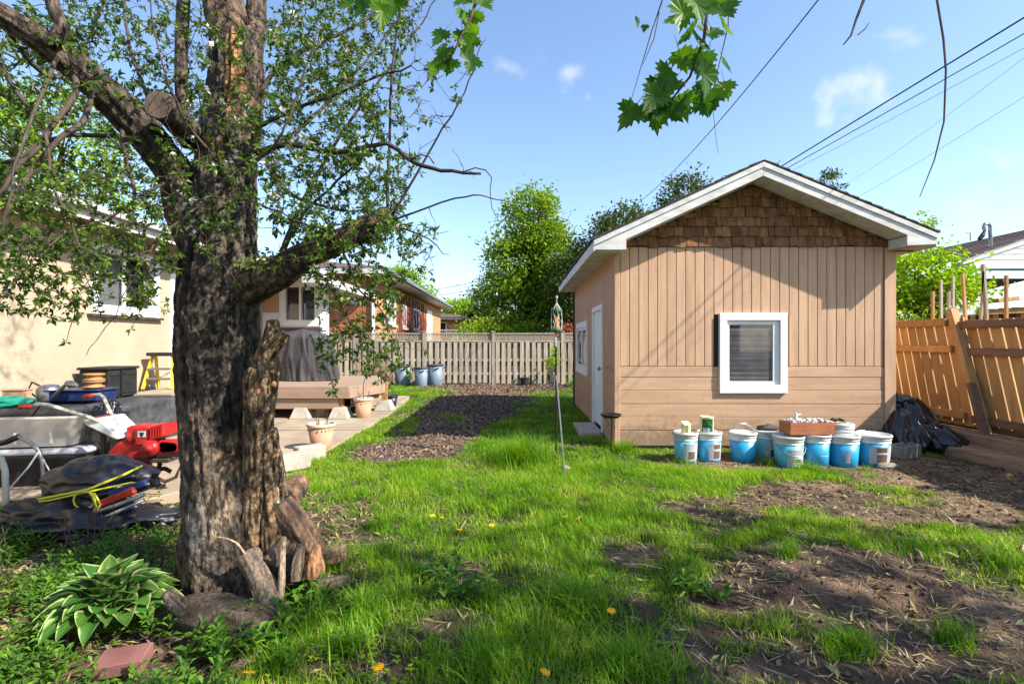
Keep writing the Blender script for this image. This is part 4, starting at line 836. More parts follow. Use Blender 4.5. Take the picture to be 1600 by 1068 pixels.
# frontal sunroom wall
fwl = MB(); a0, a1, b0_, b1_ = -5.12, -4.37, 1.73, 2.57
for (a, b_, c_, d_) in ((WX, a0, -.1, 2.9), (a1, NX, -.1, 2.9), (a0, a1, -.1, b0_), (a0, a1, b1_, 2.9)): fwl.box(a, b_, HE, HE + .18, c_, d_)
fwl.build('sunroom_wall', m_white, hs)
tag(MB().box(WX + .01, a0 - .12, HE - .015, HE - .002, 1.95, 2.62).build('tan_panel', m_tan_side, hs))
w = MB()
for (a, b_, c_, d_) in ((a0 - .08, a1 + .08, b0_ - .09, b0_ + .05), (a0 - .08, a1 + .08, b1_ - .05, b1_ + .05), (a0 - .08, a0 + .05, b0_ + .05, b1_ - .05), (a1 - .05, a1 + .08, b0_ + .05, b1_ - .05), ((a0 + a1) / 2 - .025, (a0 + a1) / 2 + .025, b0_ + .05, b1_ - .05)): w.box(a, b_, HE - .04, HE + .06, c_, d_)
w = w.build('window', m_white, hs)
MB().box(a0 + .05, a1 - .05, HE + .03, HE + .035, b0_ + .05, b1_ - .05).build('pane', m_glass, w)
MB().box(a0 + .03, (a0 + a1) / 2, HE + .1, HE + .11, b0_, b0_ + .4).build('curtain', m_curt, w)
MB().box(a0 - .1, a1 + .1, HE + .2, HE + .5, b0_ - .1, b1_ + .1).build('room_dark', m_dark, w)
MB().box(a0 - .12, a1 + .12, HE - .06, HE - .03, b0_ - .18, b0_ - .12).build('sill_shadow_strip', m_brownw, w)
for k in range(9): MB().box(WX + .005, NX, HE - .012, HE - .002, .55 + k * .122, .55 + k * .122 + .114).build('siding_board', m_white, hs)
MB().box(NX - .18, NX, HE + .18, HE + .36, -.1, 2.75).build('return_wall', m_white, hs)
# roof with eaves along both walls
EX = -5.1; EZ = 2.90
MB().box(EX - .02, EX + .02, -4, 9.9, EZ - .14, EZ).build('fascia', m_whiteold, hs)
MB().prism([(EX + .02, EZ - .02), (EX + .11, EZ - .03), (EX + .13, EZ + .03), (EX + .12, EZ + .035), (EX + .02, EZ + .03)], -4, 9.9).build('gutter', m_whiteold, hs)
for (a, b_, c_) in ((-4, 3, .42), (3, 10, .42)):
    MB().box(WX - .0, EX - .02, a, b_, EZ - .135, EZ - .12).build('soffit', m_rail, hs)
rf = MB(); n = 14
for i in range(n):
    xa, xb = EX + .03 - i * .32, EX - .33 - i * .32; za, zb = EZ + .03 + i * .095, EZ + .137 + i * .095; yy = -4
    while yy < 13.2: rf.add([(xa, yy, za), (xa, yy + .45, za), (xb, yy + .45, zb), (xb, yy, zb), (xa, yy, za + .012), (xa, yy + .45, za + .012), (xb, yy + .45, zb + .0), (xb, yy, zb + .0)], [(0, 3, 2, 1), (4, 5, 6, 7), (0, 1, 5, 4), (1, 2, 6, 5), (2, 3, 7, 6), (3, 0, 4, 7)]); yy += .46
tag(rf.build('roof_shingles', m_roof, hs), kind='stuff')
MB().box(-4.06, -3.72, 9.9, HE + 1.8, 2.44, 2.60).build('sunroom_fascia', m_whiteold, hs)
MB().add([(-5.15, 9.9, 2.9), (-3.72, 9.9, 2.6), (-3.72, HE + 1.8, 2.6), (-5.15, HE + 1.8, 2.9), (-5.15, 9.9, 2.93), (-3.72, 9.9, 2.63), (-3.72, HE + 1.8, 2.63), (-5.15, HE + 1.8, 2.93)], [(0, 3, 2, 1), (4, 5, 6, 7), (0, 1, 5, 4), (1, 2, 6, 5), (2, 3, 7, 6), (3, 0, 4, 7)]).build('sunroom_roof', m_roof, hs)
MB().box(-5.6, -4.06, 9.95, HE, 2.62, 2.64).build('sunroom_soffit', m_whiteold, hs)
# ---------------------------------------------------------------- deck
dk = thing('deck', 'low tan painted deck on concrete footings beside the house', 'deck', (-3.4, 9, 0))
DT = .555
poly = [(-5.5, 8.4), (-2.68, 8.4), (-2.33, 9.35), (-2.9, 11.3), (-5.5, 11.3)]
def edge_x(y): return -2.68 + (y - 8.4) / .95 * .35 if y < 9.35 else -2.33 - (y - 9.35) / 1.95 * .57
yy = 8.4
while yy < 11.2:
    MB().prism([(-5.5, yy + .003), (edge_x(yy) + .0, yy + .003), (edge_x(yy + .137), yy + .137), (-5.5, yy + .137)], DT - .035, DT, 'z').build('deck_board', m_deck, dk); yy += .14
def fasc(a, b_, z0, z1, off):
    a = Vector((a[0], a[1], (z0 + z1) / 2)); b_ = Vector((b_[0], b_[1], (z0 + z1) / 2)); nrm = (b_ - a).cross(Vector((0, 0, 1))).normalized() * off
    MB().bar(a + nrm, b_ + nrm, .035, z1 - z0).build('fascia_board', m_deck, dk, bevel=.004)
for i in range(4):
    a, b_ = poly[i], poly[i + 1]
    if i == 3: continue
    fasc(a, b_, .365, DT - .04, .0)
fasc((-4.3, 8.44), (-2.86, 8.44), .19, .36, 0); fasc((-5.5, 8.44), (-4.31, 8.44), .19, .36, 0); fasc((-2.70, 8.6), (-2.45, 9.35), .20, .345, 0); fasc((-2.45, 9.35), (-2.98, 11.2), .2, .345, 0)
for (a, b_) in ((-3.48, 8.52), (-2.84, 8.50), (-2.36, 9.5), (-4.6, 8.5)):
    MB().add([(a + s * r, b_ + t_ * r, z_) for (r, z_) in ((.165, .032), (.10, .215)) for (s, t_) in ((-1, -1), (1, -1), (1, 1), (-1, 1))], [(0, 1, 2, 3), (4, 5, 6, 7), (0, 1, 5, 4), (1, 2, 6, 5), (2, 3, 7, 6), (3, 0, 4, 7)]).build('concrete_footing', m_concw, dk, bevel=.008)
    MB().box(a - .045, a + .045, b_ - .045, b_ + .045, .2, .53).build('post', m_postw, dk)
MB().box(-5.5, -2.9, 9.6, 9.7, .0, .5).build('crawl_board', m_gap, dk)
# covered barbecue
c0 = Vector((-4.0, 9.85, DT))
def cov(u, v):
    ph = 2 * PI * u; n_ = len(u); h_ = .98 * v
    sq = (np.abs(np.cos(ph)) ** 3.2 + np.abs(np.sin(ph)) ** 3.2) ** (-1 / 3.2)
    top = np.clip((v - .80) / .20, 0, 1); hx = .56 * (1 - .25 * v + .03) * (1 - .55 * top ** 2); hy = .34 * (1 - .12 * v) * (1 - .75 * top ** 2)
    fold = (ridged(np.cos(ph) * 3.2 + 9, np.sin(ph) * 3.2 + v * .9, v * .7, 61, 2) - .6) * .42 * (1 - .7 * v) + (ridged(np.cos(ph) * 7 + v * 2.0, np.sin(ph) * 7, v * 1.2, 67, 2) - .6) * .12
    x = np.cos(ph) * sq * hx * (1 + fold); y = np.sin(ph) * sq * hy * (1 + fold); z = h_ - .05 * top * (np.abs(np.cos(ph))) ; z = np.minimum(z, .98 - .10 * (x / .5) ** 2 * top)
    return np.stack([c0.x + x, c0.y + y, c0.z + .01 + z], 1)
t = thing('covered_barbecue', 'barbecue under a draped charcoal cover on the deck', 'barbecue', c0)
wrinkled('cover', m_cover, cov, 220, 90, parent=t)
MB().prism([(c0.x + .40 * math.cos(k * PI / 8), c0.y + .08 + .1 * math.sin(k * PI / 8)) for k in range(16)], DT + .93, DT + .96, 'z').build('cover_top', m_cover, t)
for a in (-.4, .4): MB().lathe([(.03, 0), (.03, .03)], (c0.x + a, c0.y - .2, DT), 10).build('wheel', m_black, t)
# pots, bins
def pot(px, pyb, w_, h_, label, mat, rimm, d=None):
    x_, y_ = G(px, pyb); y_ += w_ / 2 * .6; t = thing('flower_pot', label, 'flower pot', (x_, y_, .032 if x_ < -2.15 else gzf(x_, y_)))
    r = w_ / 2; MB().lathe([(r * .62, 0), (r * .66, .01), (r * .90, h_ * .84)], seg=30).build('pot_body', mat, t, local=True, smooth=40)
    MB().lathe([(r * .90, h_ * .84), (r * .96, h_ * .86), (r, h_ * .9), (r, h_ * .98), (r * .95, h_), (r * .86, h_ * .985), (r * .84, h_ * .85)], seg=30, cap=False).build('rim', rimm, t, local=True, smooth=40)
    MB().lathe([(r * .86, h_ * .86), (.01, h_ * .9)], seg=20).build('soil', m_barkn, t, local=True)
    if mat is m_terra or mat is m_terraw:
        g_ = MB()
        for k in range(22):
            a = k * 2 * PI / 22; g_.blob((r * .885 * math.cos(a), r * .885 * math.sin(a), h_ * .76), (.010, .010, .012), 6, 4, 0)
        g_.build('beading', mat, t, local=True)
    s_ = MB()
    for k in range(7):
        a = R.uniform(0, 6.28); q0 = Vector((r * .4 * math.cos(a), r * .4 * math.sin(a), h_ * .88)); s_.tube([q0, q0 + Vector((R.uniform(-.02, .02), R.uniform(-.02, .02), .07)), q0 + Vector((R.uniform(-.05, .05), R.uniform(-.05, .05), R.uniform(.10, .17)))], [.004, .003, .002], 5)
    s_.build('dry_stems', m_twig, t, local=True)
    return t
pot(497, 707, .335, .30, 'large terracotta pot with bare stems at the patio edge', m_terra, m_terraw)
t = pot(565, 656, .33, .33, 'terracotta pot standing against the deck corner', m_terra, m_terraw)
MB().tube([(0, 0, .3), (.0, 0, .55), (.09, 0, .85), (.12, 0, 1.05)], [.008, .006, .004, .003], 6).build('tall_stem', m_twig, t, local=True)
pot(610, 638, .27, .22, 'black nursery pot on the lawn by the deck', m_black, m_black)
t = thing('watering_hose', 'coil of pale green hose beside the terracotta pot under the deck', 'hose', (-2.62, 8.55, .03))
MB().tube([(-2.62 + .1 * math.cos(a), 8.55, .14 + .1 * math.sin(a)) for a in [k * .5 for k in range(14)]], .010, 6).build('hose_coil', m_green, t)
MB().lathe([(.12, .03), (.17, .28), (.18, .3), (.15, .29)], (-3.25, 8.75, 0), 18).build('flower_pot', m_terra).data
tag(bpy.data.objects['flower_pot.003'] if 'flower_pot.003' in bpy.data.objects else bpy.context.scene.objects[-1], 'shadowed clay pot tucked under the deck between two footings', 'flower pot')
def bin_(px, pyb, w_, h_, label, dy=0):
    d = 15.2 + dy; x_ = (px - 800) / F * d; t = thing('garden_bin', label, 'bin', (x_, d, 0)); r = w_ / 2
    MB().lathe([(r * .78, 0), (r * .80, .01), (r * .97, h_ * .95)], seg=24).build('bin_body', m_bluegrey, t, local=True, smooth=40)
    MB().lathe([(r * .97, h_ * .93), (r * 1.06, h_ * .94), (r * 1.06, h_), (r * .96, h_), (r * .84, h_ * .8), (.01, h_ * .8)], seg=24, cap=False).build('rim', m_totel, t, local=True, smooth=40)
    for s_ in (-1, 1): MB().tube([(s_ * r * .98, -.07, h_ * .85), (s_ * r * 1.18, -.06, h_ * .84), (s_ * r * 1.18, .06, h_ * .84), (s_ * r * .98, .07, h_ * .85)], .016, 6).build('handle', m_totel, t, local=True)
    t['group'] = 'blue-grey bins by the back fence'; MB().tube([(-r * .6, -r * .9, h_ * .85), (0, -r * 1.1, h_ * .78), (r * .6, -r * .9, h_ * .85)], .014, 6).build('front_handle', m_totel, t, local=True)
bin_(629, 600, .52, .60, 'blue-grey bin nearest the deck, by the back fence'); bin_(658, 602, .42, .55, 'smaller pale bin between the other two bins', -.25); bin_(680, 599, .50, .62, 'blue-grey bin with strap handles, nearest the fence post', .1)
# tangle of pinkish twigs beside the bins
v_ = MB()
for i in range(140):
    a = Vector((R.uniform(-4.25, -3.5), R.uniform(14.4, 15.2), 0)); v_.tube([a, a + Vector((R.gauss(0, .12), R.gauss(0, .1), R.uniform(.2, .45))), a + Vector((R.gauss(0, .25), R.gauss(0, .15), R.uniform(.4, .85)))], [.012, .009, .005], 5)
tag(v_.build('dry_bush', M('pink_twig', (.34, .20, .14), (.22, .12, .08), island=.8)), 'bare pinkish-brown shrub by the back fence behind the deck', 'shrub')

# ---------------------------------------------------------------- clutter on the left
t = thing('tarp_platform', 'low step against the house wall wrapped in dusty black tarp', 'platform', (-5.1, 6.8, 0))
def plat(u, v):
    y_ = 5.2 + 3.0 * u; s = v * 1.9
    x_ = np.where(s < .55, -4.52, -4.52 - (s - .55)); z_ = np.where(s < .55, s, .55); x_ = np.maximum(x_, -5.59)
    w_ = (ridged(y_ * 2.2, s * 3, None, 201, 4) - .6) * .07
    return np.stack([x_ + np.where(s < .55, w_, 0), y_, z_ + np.where(s >= .55, w_ * .25, 0)], 1)
wrinkled('tarp_cover', m_tarp, plat, 160, 70, parent=t)
MB().box(-5.59, -4.57, 8.0, 8.2, 0, .55).build('step_end', m_conc, t); MB().box(-5.3, -4.62, 6.95, 8.25, .552, .585).build('step_slab', m_conc, t, bevel=.006)
t = thing('black_chest', 'black weathered wooden chest on the tarp-covered step', 'chest', (-5.28, 6.8, .57))
MB().box(-5.50, -5.12, 6.5, 7.0, .575, .93).build('chest_body', m_chest, t, bevel=.01); MB().box(-5.52, -5.10, 6.48, 7.02, .932, .965).build('lid', m_chest, t, bevel=.008)
for a in (.62, .86): MB().box(-5.12, -5.112, 6.52, 6.98, a, a + .03).build('batten', m_chest, t)
MB().bar((-5.112, 6.7, .6), (-5.112, 6.7, .92), .03, .01, up=(1, 0, 0)).build('strap', m_blackm, t)
# step ladder
t = thing('step_ladder', 'small yellow step ladder with black top by the house door', 'step ladder', (-5.35, 7.55, .585))
lc = Vector((-5.30, 7.75, .585))
for s_ in (-1, 1):
    MB().bar(lc + Vector((s_ * .22, -.10, 0)), lc + Vector((s_ * .15, .02, .50)), .055, .025, up=(1, 0, 0)).build('front_rail', m_yellow, t, bevel=.003)
    MB().bar(lc + Vector((s_ * .20, .22, 0)), lc + Vector((s_ * .13, .05, .50)), .05, .025, up=(1, 0, 0)).build('rear_rail', m_yellow, t, bevel=.003)
for z_, w_ in ((.15, .38), (.30, .34)): MB().rbox(lc + Vector((0, -.055 + z_ * .1, z_)), (w_, .09, .03)).build('step', m_steel, t, bevel=.003)
MB().rbox(lc + Vector((0, .03, .52)), (.40, .20, .055)).build('top_cap', m_black, t, bevel=.012); MB().bar(lc + Vector((-.17, .16, .14)), lc + Vector((.17, .16, .32)), .03, .01).build('back_brace', m_wplast, t)
# totes
def tote(c_, sx, sy, z0, z1, rz, mb_, ml_, label, lidh=.07):
    t = thing('storage_tote', label, 'storage box', (c_[0], c_[1], z0), rz)
    n = 0; b = MB(); prof = [(.90, 0), (.92, .01), (.985, .86), (1.0, .87), (1.0, 1.0)]; hh = z1 - z0 - lidh
    def rr(s, z, k=.06):
        pts = []
        for (qx, qy) in ((1, 1), (-1, 1), (-1, -1), (1, -1)):
            for j in range(4):
                a = {(1, 1): 0, (-1, 1): PI / 2, (-1, -1): PI, (1, -1): 1.5 * PI}[(qx, qy)] + j * PI / 6; pts.append(((sx / 2 - k) * qx * s + k * math.cos(a), (sy / 2 - k) * qy * s + k * math.sin(a), z))
        return pts
    def loft(L):
        vs = [p for l_ in L for p in l_]; m_ = len(L[0]); return MB().add(vs, [(i * m_ + k, i * m_ + (k + 1) % m_, (i + 1) * m_ + (k + 1) % m_, (i + 1) * m_ + k) for i in range(len(L) - 1) for k in range(m_)] + [tuple(range(m_))[::-1], tuple((len(L) - 1) * m_ + k for k in range(m_))])
    loft([rr(s, z * hh) for s, z in prof]).build('tote_body', mb_, t, local=True, smooth=35)
    loft([rr(1.03, hh * .985), rr(1.05, hh + .005), rr(1.05, hh + lidh * .55), rr(1.0, hh + lidh * .9), rr(.9, hh + lidh * .95), rr(.86, hh + lidh * .7)]).build('lid', ml_, t, local=True, smooth=35)
    for s_ in (-1, 1): MB().rbox((s_ * (sx / 2 + .012), 0, hh * .86), (.03, sy * .35, .05)).build('handle', ml_, t, local=True, bevel=.008)
    for k in range(3): MB().box(-sx * .3 + k * sx * .3 - .012, -sx * .3 + k * sx * .3 + .012, -sy / 2 * .965, -sy / 2 * .94, .03, hh * .8).build('rib', mb_, t, local=True)
tote((-4.33, 4.72), 1.05, .58, .032, .36, .16, m_black, M('pale_tote_lid', (.36, .37, .39), (.28, .28, .30), rough=.45), 'black storage box with pale lid, bottom of the two on the patio', .05)
tote((-4.42, 4.76), .92, .54, .36, .71, .18, m_tote, m_totel, 'beige storage box with dark lid stacked on the black one', .07)
# on top of the upper tote
t = thing('watering_can', 'dull grey metal watering can lying on the dark lid', 'watering can', (-4.05, 4.85, .70))
MB().lathe([(.08, 0), (.10, .02), (.10, .12), (.07, .16), (.03, .17)], (-4.50, 4.98, .71), 22).build('can_body', m_steel, t, smooth=40)
MB().tube([(-4.42, 4.94, .75), (-4.30, 4.88, .84), (-4.22, 4.86, .90)], [.03, .018, .014], 10).build('spout', m_steel, t); MB().tube([(-4.22, 4.86, .90), (-4.18, 4.85, .89), (-4.11, 4.84, .88)], [.03, .038, .015], 10).build('rose', m_steel, t)
MB().tube([(-4.56, 4.96, .86), (-4.66, 4.97, .90), (-4.70, 4.97, .82), (-4.59, 4.96, .74)], .008, 6).build('handle', m_blackm, t)
t = thing('blue_crate', 'low dark blue plastic tray behind the totes', 'tray', (-4.1, 5.35, .60))
MB().rbox((-4.24, 5.06, .765), (.46, .28, .10), (0, 0, .08)).build('tray_body', m_bluep, t, bevel=.012); MB().rbox((-4.24, 5.06, .822), (.50, .32, .014), (0, 0, .08)).build('rim', m_bluep, t, bevel=.006)
wrinkled('crumpled_tarp', m_bag, lump((-3.76, 4.78, .36), (.16, .14, .34), 331, amp=.5), 60, 40, 'black crumpled tarp stuffed between the storage boxes and the tiller', 'tarp')
for i, z_ in enumerate((.785, .855)):
    o = tag(MB().lathe([(.07, 0), (.082, .008), (.082, .018), (.06, .024), (.06, .05), (.082, .056), (.082, .066), (.07, .07)], seg=24).build('wooden_spool', m_woodl, smooth=40), ['lower of two turned wooden discs on the blue tray', 'upper of two turned wooden discs on the blue tray'][i], 'wooden disc', 'turned wooden discs'); o.location = (-4.15 + i * .006, 5.08, z_ + .05); o.scale = (1.1, 1.1, 1.05)
wrinkled('green_bag', m_green, lump((-4.55, 4.62, .74), (.22, .12, .06), 301, amp=.35), 40, 26, 'crumpled teal green plastic bag on the beige tote lid', 'bag')
tag(MB().rbox((-4.62, 4.78, .80), (.18, .10, .08), (0, 0, .1)).rbox((-4.62, 4.78, .845), (.2, .12, .012), (0, 0, .1)).build('small_box', m_terra, bevel=.004), 'small brown box behind the green bag', 'box')
# black wrapped bundle with yellow rope
bc = Vector((-2.98, 3.62, 0))
wrinkled('wrapped_bundle', m_bundle, lump((-2.95, 3.68, .30), (.37, .19, .15), 311, amp=.26, fr=1.5), 110, 60, None)
o = COL.objects[-1] if False else bpy.data.objects['wrapped_bundle']; tag(o, 'bundle rolled in black plastic sheet and tied with yellow rope', 'bundle')
wrinkled('plastic_sheet', m_bundle, lump((-2.98, 3.52, .06), (.50, .26, .15), 313, amp=.55, fr=2.2), 120, 50, 'loose black plastic sheet spread on the ground under the tied bundle', 'plastic sheet')
t = thing('yellow_rope', 'yellow rope looped and knotted across the black bundle', 'rope', (-2.9, 3.45, .3))
MB().tube([(-3.32, 3.50, .20), (-3.1, 3.44, .25), (-2.85, 3.44, .30), (-2.66, 3.50, .38), (-2.60, 3.6, .42)], .008, 6).tube([(-3.32, 3.50, .19), (-3.1, 3.43, .23), (-2.85, 3.43, .285), (-2.6, 3.5, .33), (-2.48, 3.5, .32)], .006, 6).build('strand', m_rope, t)
MB().tube([(-2.86 + .065 * math.cos(a) * (1 + a * .02), 3.42, .235 + .06 * math.sin(a)) for a in [k * .45 for k in range(17)]], .006, 6).build('loop', m_rope, t)
MB().tube([(-2.80, 3.42, .28), (-2.76, 3.40, .2), (-2.79, 3.38, .12)], .006, 6).tube([(-2.79, 3.42, .28), (-2.74, 3.41, .21), (-2.76, 3.38, .14)], .006, 6).build('tail', m_rope, t)
t = thing('folding_chair', 'folded chair with metal tube and red cloth under the rope', 'folding chair', (-2.7, 3.5, .15))
MB().tube([(-2.92, 3.37, .10), (-2.62, 3.40, .21), (-2.46, 3.42, .27)], .014, 8).tube([(-2.98, 3.36, .05), (-2.7, 3.38, .13), (-2.46, 3.42, .235)], .012, 8).build('tube_frame', m_steel, t, smooth=True)
MB().rbox((-2.66, 3.44, .245), (.26, .04, .05), (0, -.38, .1)).build('red_cloth', m_redd, t, bevel=.01); MB().rbox((-2.62, 3.50, .29), (.26, .05, .05), (0, -.30, .1)).build('blue_cloth', m_bluep, t, bevel=.01)
# hand truck with bent tubular frame
t = thing('hand_cart', 'old hand cart with bent pale tube handle at the picture edge', 'hand cart', (-3.4, 3.9, 0))
a_, b_ = P(-60, 705, 3.75), P(30, 682, 3.75)
MB().tube([a_, P(10, 690, 3.75), b_, P(46, 690, 3.75), P(60, 703, 3.75), P(66, 720, 3.75), P(70, 800, 3.8), P(72, 812, 3.8)], [.017, .017, .016, .014, .014, .014, .014, .014], 10).build('handle_tube', m_steel, t, smooth=True)
MB().tube([a_, P(10, 690, 3.75), P(30, 681.5, 3.75)], .021, 10).build('grip', m_black, t, smooth=True)
MB().tube([P(-14, 712, 3.55), P(2, 716, 3.55), P(8, 735, 3.55), P(11, 832, 3.5)], .019, 10).build('leg', m_cream, t, smooth=True)
MB().tube([P(60, 706, 3.72), P(44, 730, 3.7), P(14, 764, 3.65), P(3, 776, 3.6), P(12, 782, 3.55)], .006, 6).tube([P(68, 718, 3.72), P(80, 740, 3.7), P(90, 760, 3.68)], .005, 6).build('cable', m_wplast, t)
MB().lathe([(.09, -.02), (.10, -.01), (.10, .01), (.09, .02), (.03, .02), (.03, -.02)], seg=20).build('wheel', m_black, t, local=True).matrix_basis = Matrix.Translation((-.1, .05, .10)) @ Matrix.Rotation(PI / 2, 4, 'Y')
# tiller
t = thing('garden_tiller', 'red garden tiller with cream handlebars standing on the patio by the tree', 'tiller', (-2.9, 4.25, .032))
D = 4.25
def pp2(px, py, dd=0): return P(px, py, D + dd)
def profile(pts, d0, d1):
    return MB().prism([(pp2(a, b)[0], pp2(a, b)[2]) for a, b in pts], D + d0, D + d1)
profile([(181, 713), (182, 702), (192, 690), (205, 684), (222, 682), (240, 690), (240, 714)], -.09, .05).build('belt_cover', m_red, t, bevel=.012)
profile([(176, 714), (276, 712), (276, 718), (176, 720)], -.10, .14).build('base_plate', m_dsteel, t, bevel=.005)
profile([(226, 664), (250, 662), (250, 690), (226, 692)], -.12, .08).build('engine_block', m_red, t, bevel=.012)
profile([(209, 668), (214, 662), (236, 661), (240, 668), (236, 676), (212, 676)], -.10, .05).build('fuel_tank', m_red, t, bevel=.014)
profile([(250, 664), (270, 659), (272, 677), (252, 682)], -.12, .10).build('shroud', m_red, t, bevel=.010)
for k in range(5): profile([(252 + k * 4, 663 - k), (254 + k * 4, 662 - k), (254 + k * 4, 681 - k), (252 + k * 4, 682 - k)], -.135, .11).build('cooling_fin', m_red, t)
def disc(px, py, dd, r, th, mat, name, prof=None):
    o = MB().lathe(prof or [(r, 0), (r, th * .7), (r * .8, th), (.01, th)], seg=26).build(name, mat, t, local=True, smooth=40)
    o.matrix_basis = Matrix.Translation(pp2(px, py, dd) - Vector(t.location)) @ Matrix.Rotation(PI / 2, 4, 'X'); return o
disc(238, 699, -.12, .065, .06, m_red, 'recoil_housing', [(.065, 0), (.066, .03), (.05, .055), (.02, .06), (.018, .07), (.01, .07)])
disc(213, 682, -.03, .055, .07, m_red, 'pulley_cover')
o = MB().lathe([(.05, -.12), (.062, -.12), (.062, .10), (.05, .12), (.01, .12)], seg=22).build('cylinder', m_red, t, local=True, smooth=40); o.matrix_basis = Matrix.Translation(pp2(262, 697, 0) - Vector(t.location)) @ Matrix.Rotation(PI / 2, 4, 'Y')
for k in range(6): disc(254 + k * 4, 698, -.09, .058 - .002 * k, .012, m_red, 'fin_ring')
profile([(232, 669.5), (244, 669), (244, 678), (232, 678.5)], -.124, -.121).build('label', m_wplast, t); profile([(235, 671), (242, 671), (240, 677), (237, 677)], -.127, -.1245).build('label_mark', m_black, t)
profile([(196, 718), (236, 718), (232, 748), (205, 752)], -.01, .03).build('chain_case', m_redd, t, bevel=.006)
disc(190, 758, -.10, .088, .02, m_dsteel, 'tine_disc', [(.088, 0), (.09, .006), (.088, .012), (.03, .012), (.03, -.0)]); disc(200, 742, .08, .085, .02, m_concw, 'tine_disc', [(.085, 0), (.087, .006), (.03, .012)])
for (cx_, cy_, dd, sgn) in ((192, 757, -.12, 1), (192, 757, .12, -1), (232, 742, -.05, 1), (238, 742, .16, -1)):
    for k in range(4):
        a = k * PI / 2 + cx_ * .3; c_ = pp2(cx_, cy_, dd); e1 = Vector((math.cos(a), 0, math.sin(a))); e2 = Vector((-math.sin(a) * sgn, 0, math.cos(a) * sgn))
        b = MB(); ps = [c_, c_ + e1 * .07, c_ + e1 * .12 + e2 * .025, c_ + e1 * .14 + e2 * .08]
        for p0, p1 in zip(ps[:-1], ps[1:]): b.bar(p0, p1 + (p1 - p0) * .08, .035, .009, up=(0, 1, 0))
        b.build('tine', m_dsteel, t)
MB().tube([pp2(243, 745, .1), pp2(258, 752, .1), pp2(275, 745, .12), pp2(283, 725, .12)], [.014, .016, .014, .006], 8).build('drag_stake', m_dsteel, t)
MB().tube([pp2(150, 738), pp2(165, 730), pp2(185, 728)], .022, 8).build('depth_arm', m_redd, t)
for dd in (-.05, .12): MB().bar(pp2(163, 715, dd), pp2(160, 655, dd), .03, .03, up=(0, 1, 0)).build('upright', m_dsteel if dd < 0 else m_redd, t)
MB().prism([(pp2(153, 652)[0], pp2(153, 652)[2]), (pp2(178, 648)[0], pp2(178, 648)[2]), (pp2(209, 678)[0], pp2(209, 678)[2]), (pp2(205, 682)[0], pp2(205, 682)[2]), (pp2(158, 660)[0], pp2(158, 660)[2])], D - .16, D + .12).build('handle_panel', m_wplast, t, bevel=.012)
MB().rbox(pp2(163, 651, -.03), (.10, .14, .006), (0, .1, 0)).build('panel_sticker', m_redd, t)
MB().tube([pp2(180, 652, .1), pp2(172, 644, .1), pp2(162, 620, .14), pp2(156, 616, .15), pp2(134, 618, .15)], .014, 10).build('handlebar', m_cream, t, smooth=True)
MB().tube([pp2(160, 660, -.14), pp2(140, 652, -.18), pp2(75, 632, -.25), pp2(62, 631, -.27), pp2(50, 634, -.28)], .015, 10).build('handlebar', m_cream, t, smooth=True)
MB().tube([pp2(52, 633.5, -.28), pp2(30, 636, -.30)], .019, 10).build('grip', m_redd, t, smooth=True); MB().tube([pp2(146, 617, .15), pp2(131, 620, .15)], .019, 10).build('grip', m_redd, t, smooth=True)
MB().tube([pp2(62, 634, -.27), pp2(50, 650, -.2)], .007, 6).build('lever', m_blackm, t)
# rusty odds on the ground by the tiller
tag(MB().rbox((-2.55, 3.78, .03), (.30, .10, .03), (.05, .02, .2)).rbox((-2.72, 3.85, .05), (.16, .12, .02), (.2, .1, 1)).build('scrap_plate', m_dsteel, bevel=.004), 'flat dark metal plate on the ground in front of the tiller', 'scrap')
# pale kerb blocks at the patio edge with firewood rounds
for i, (px, py, lb) in enumerate(((478, 722, 'pale concrete edging block beside the big flower pot'), (452, 735, 'pale concrete edging block nearest the tree'))):
    x_, y_ = G(px, py); tag(MB().rbox((x_, y_ + .1, .075), (.30, .16, .17), (0, 0, .75)).build('edging_block', m_concw, bevel=.01), lb, 'edging block')

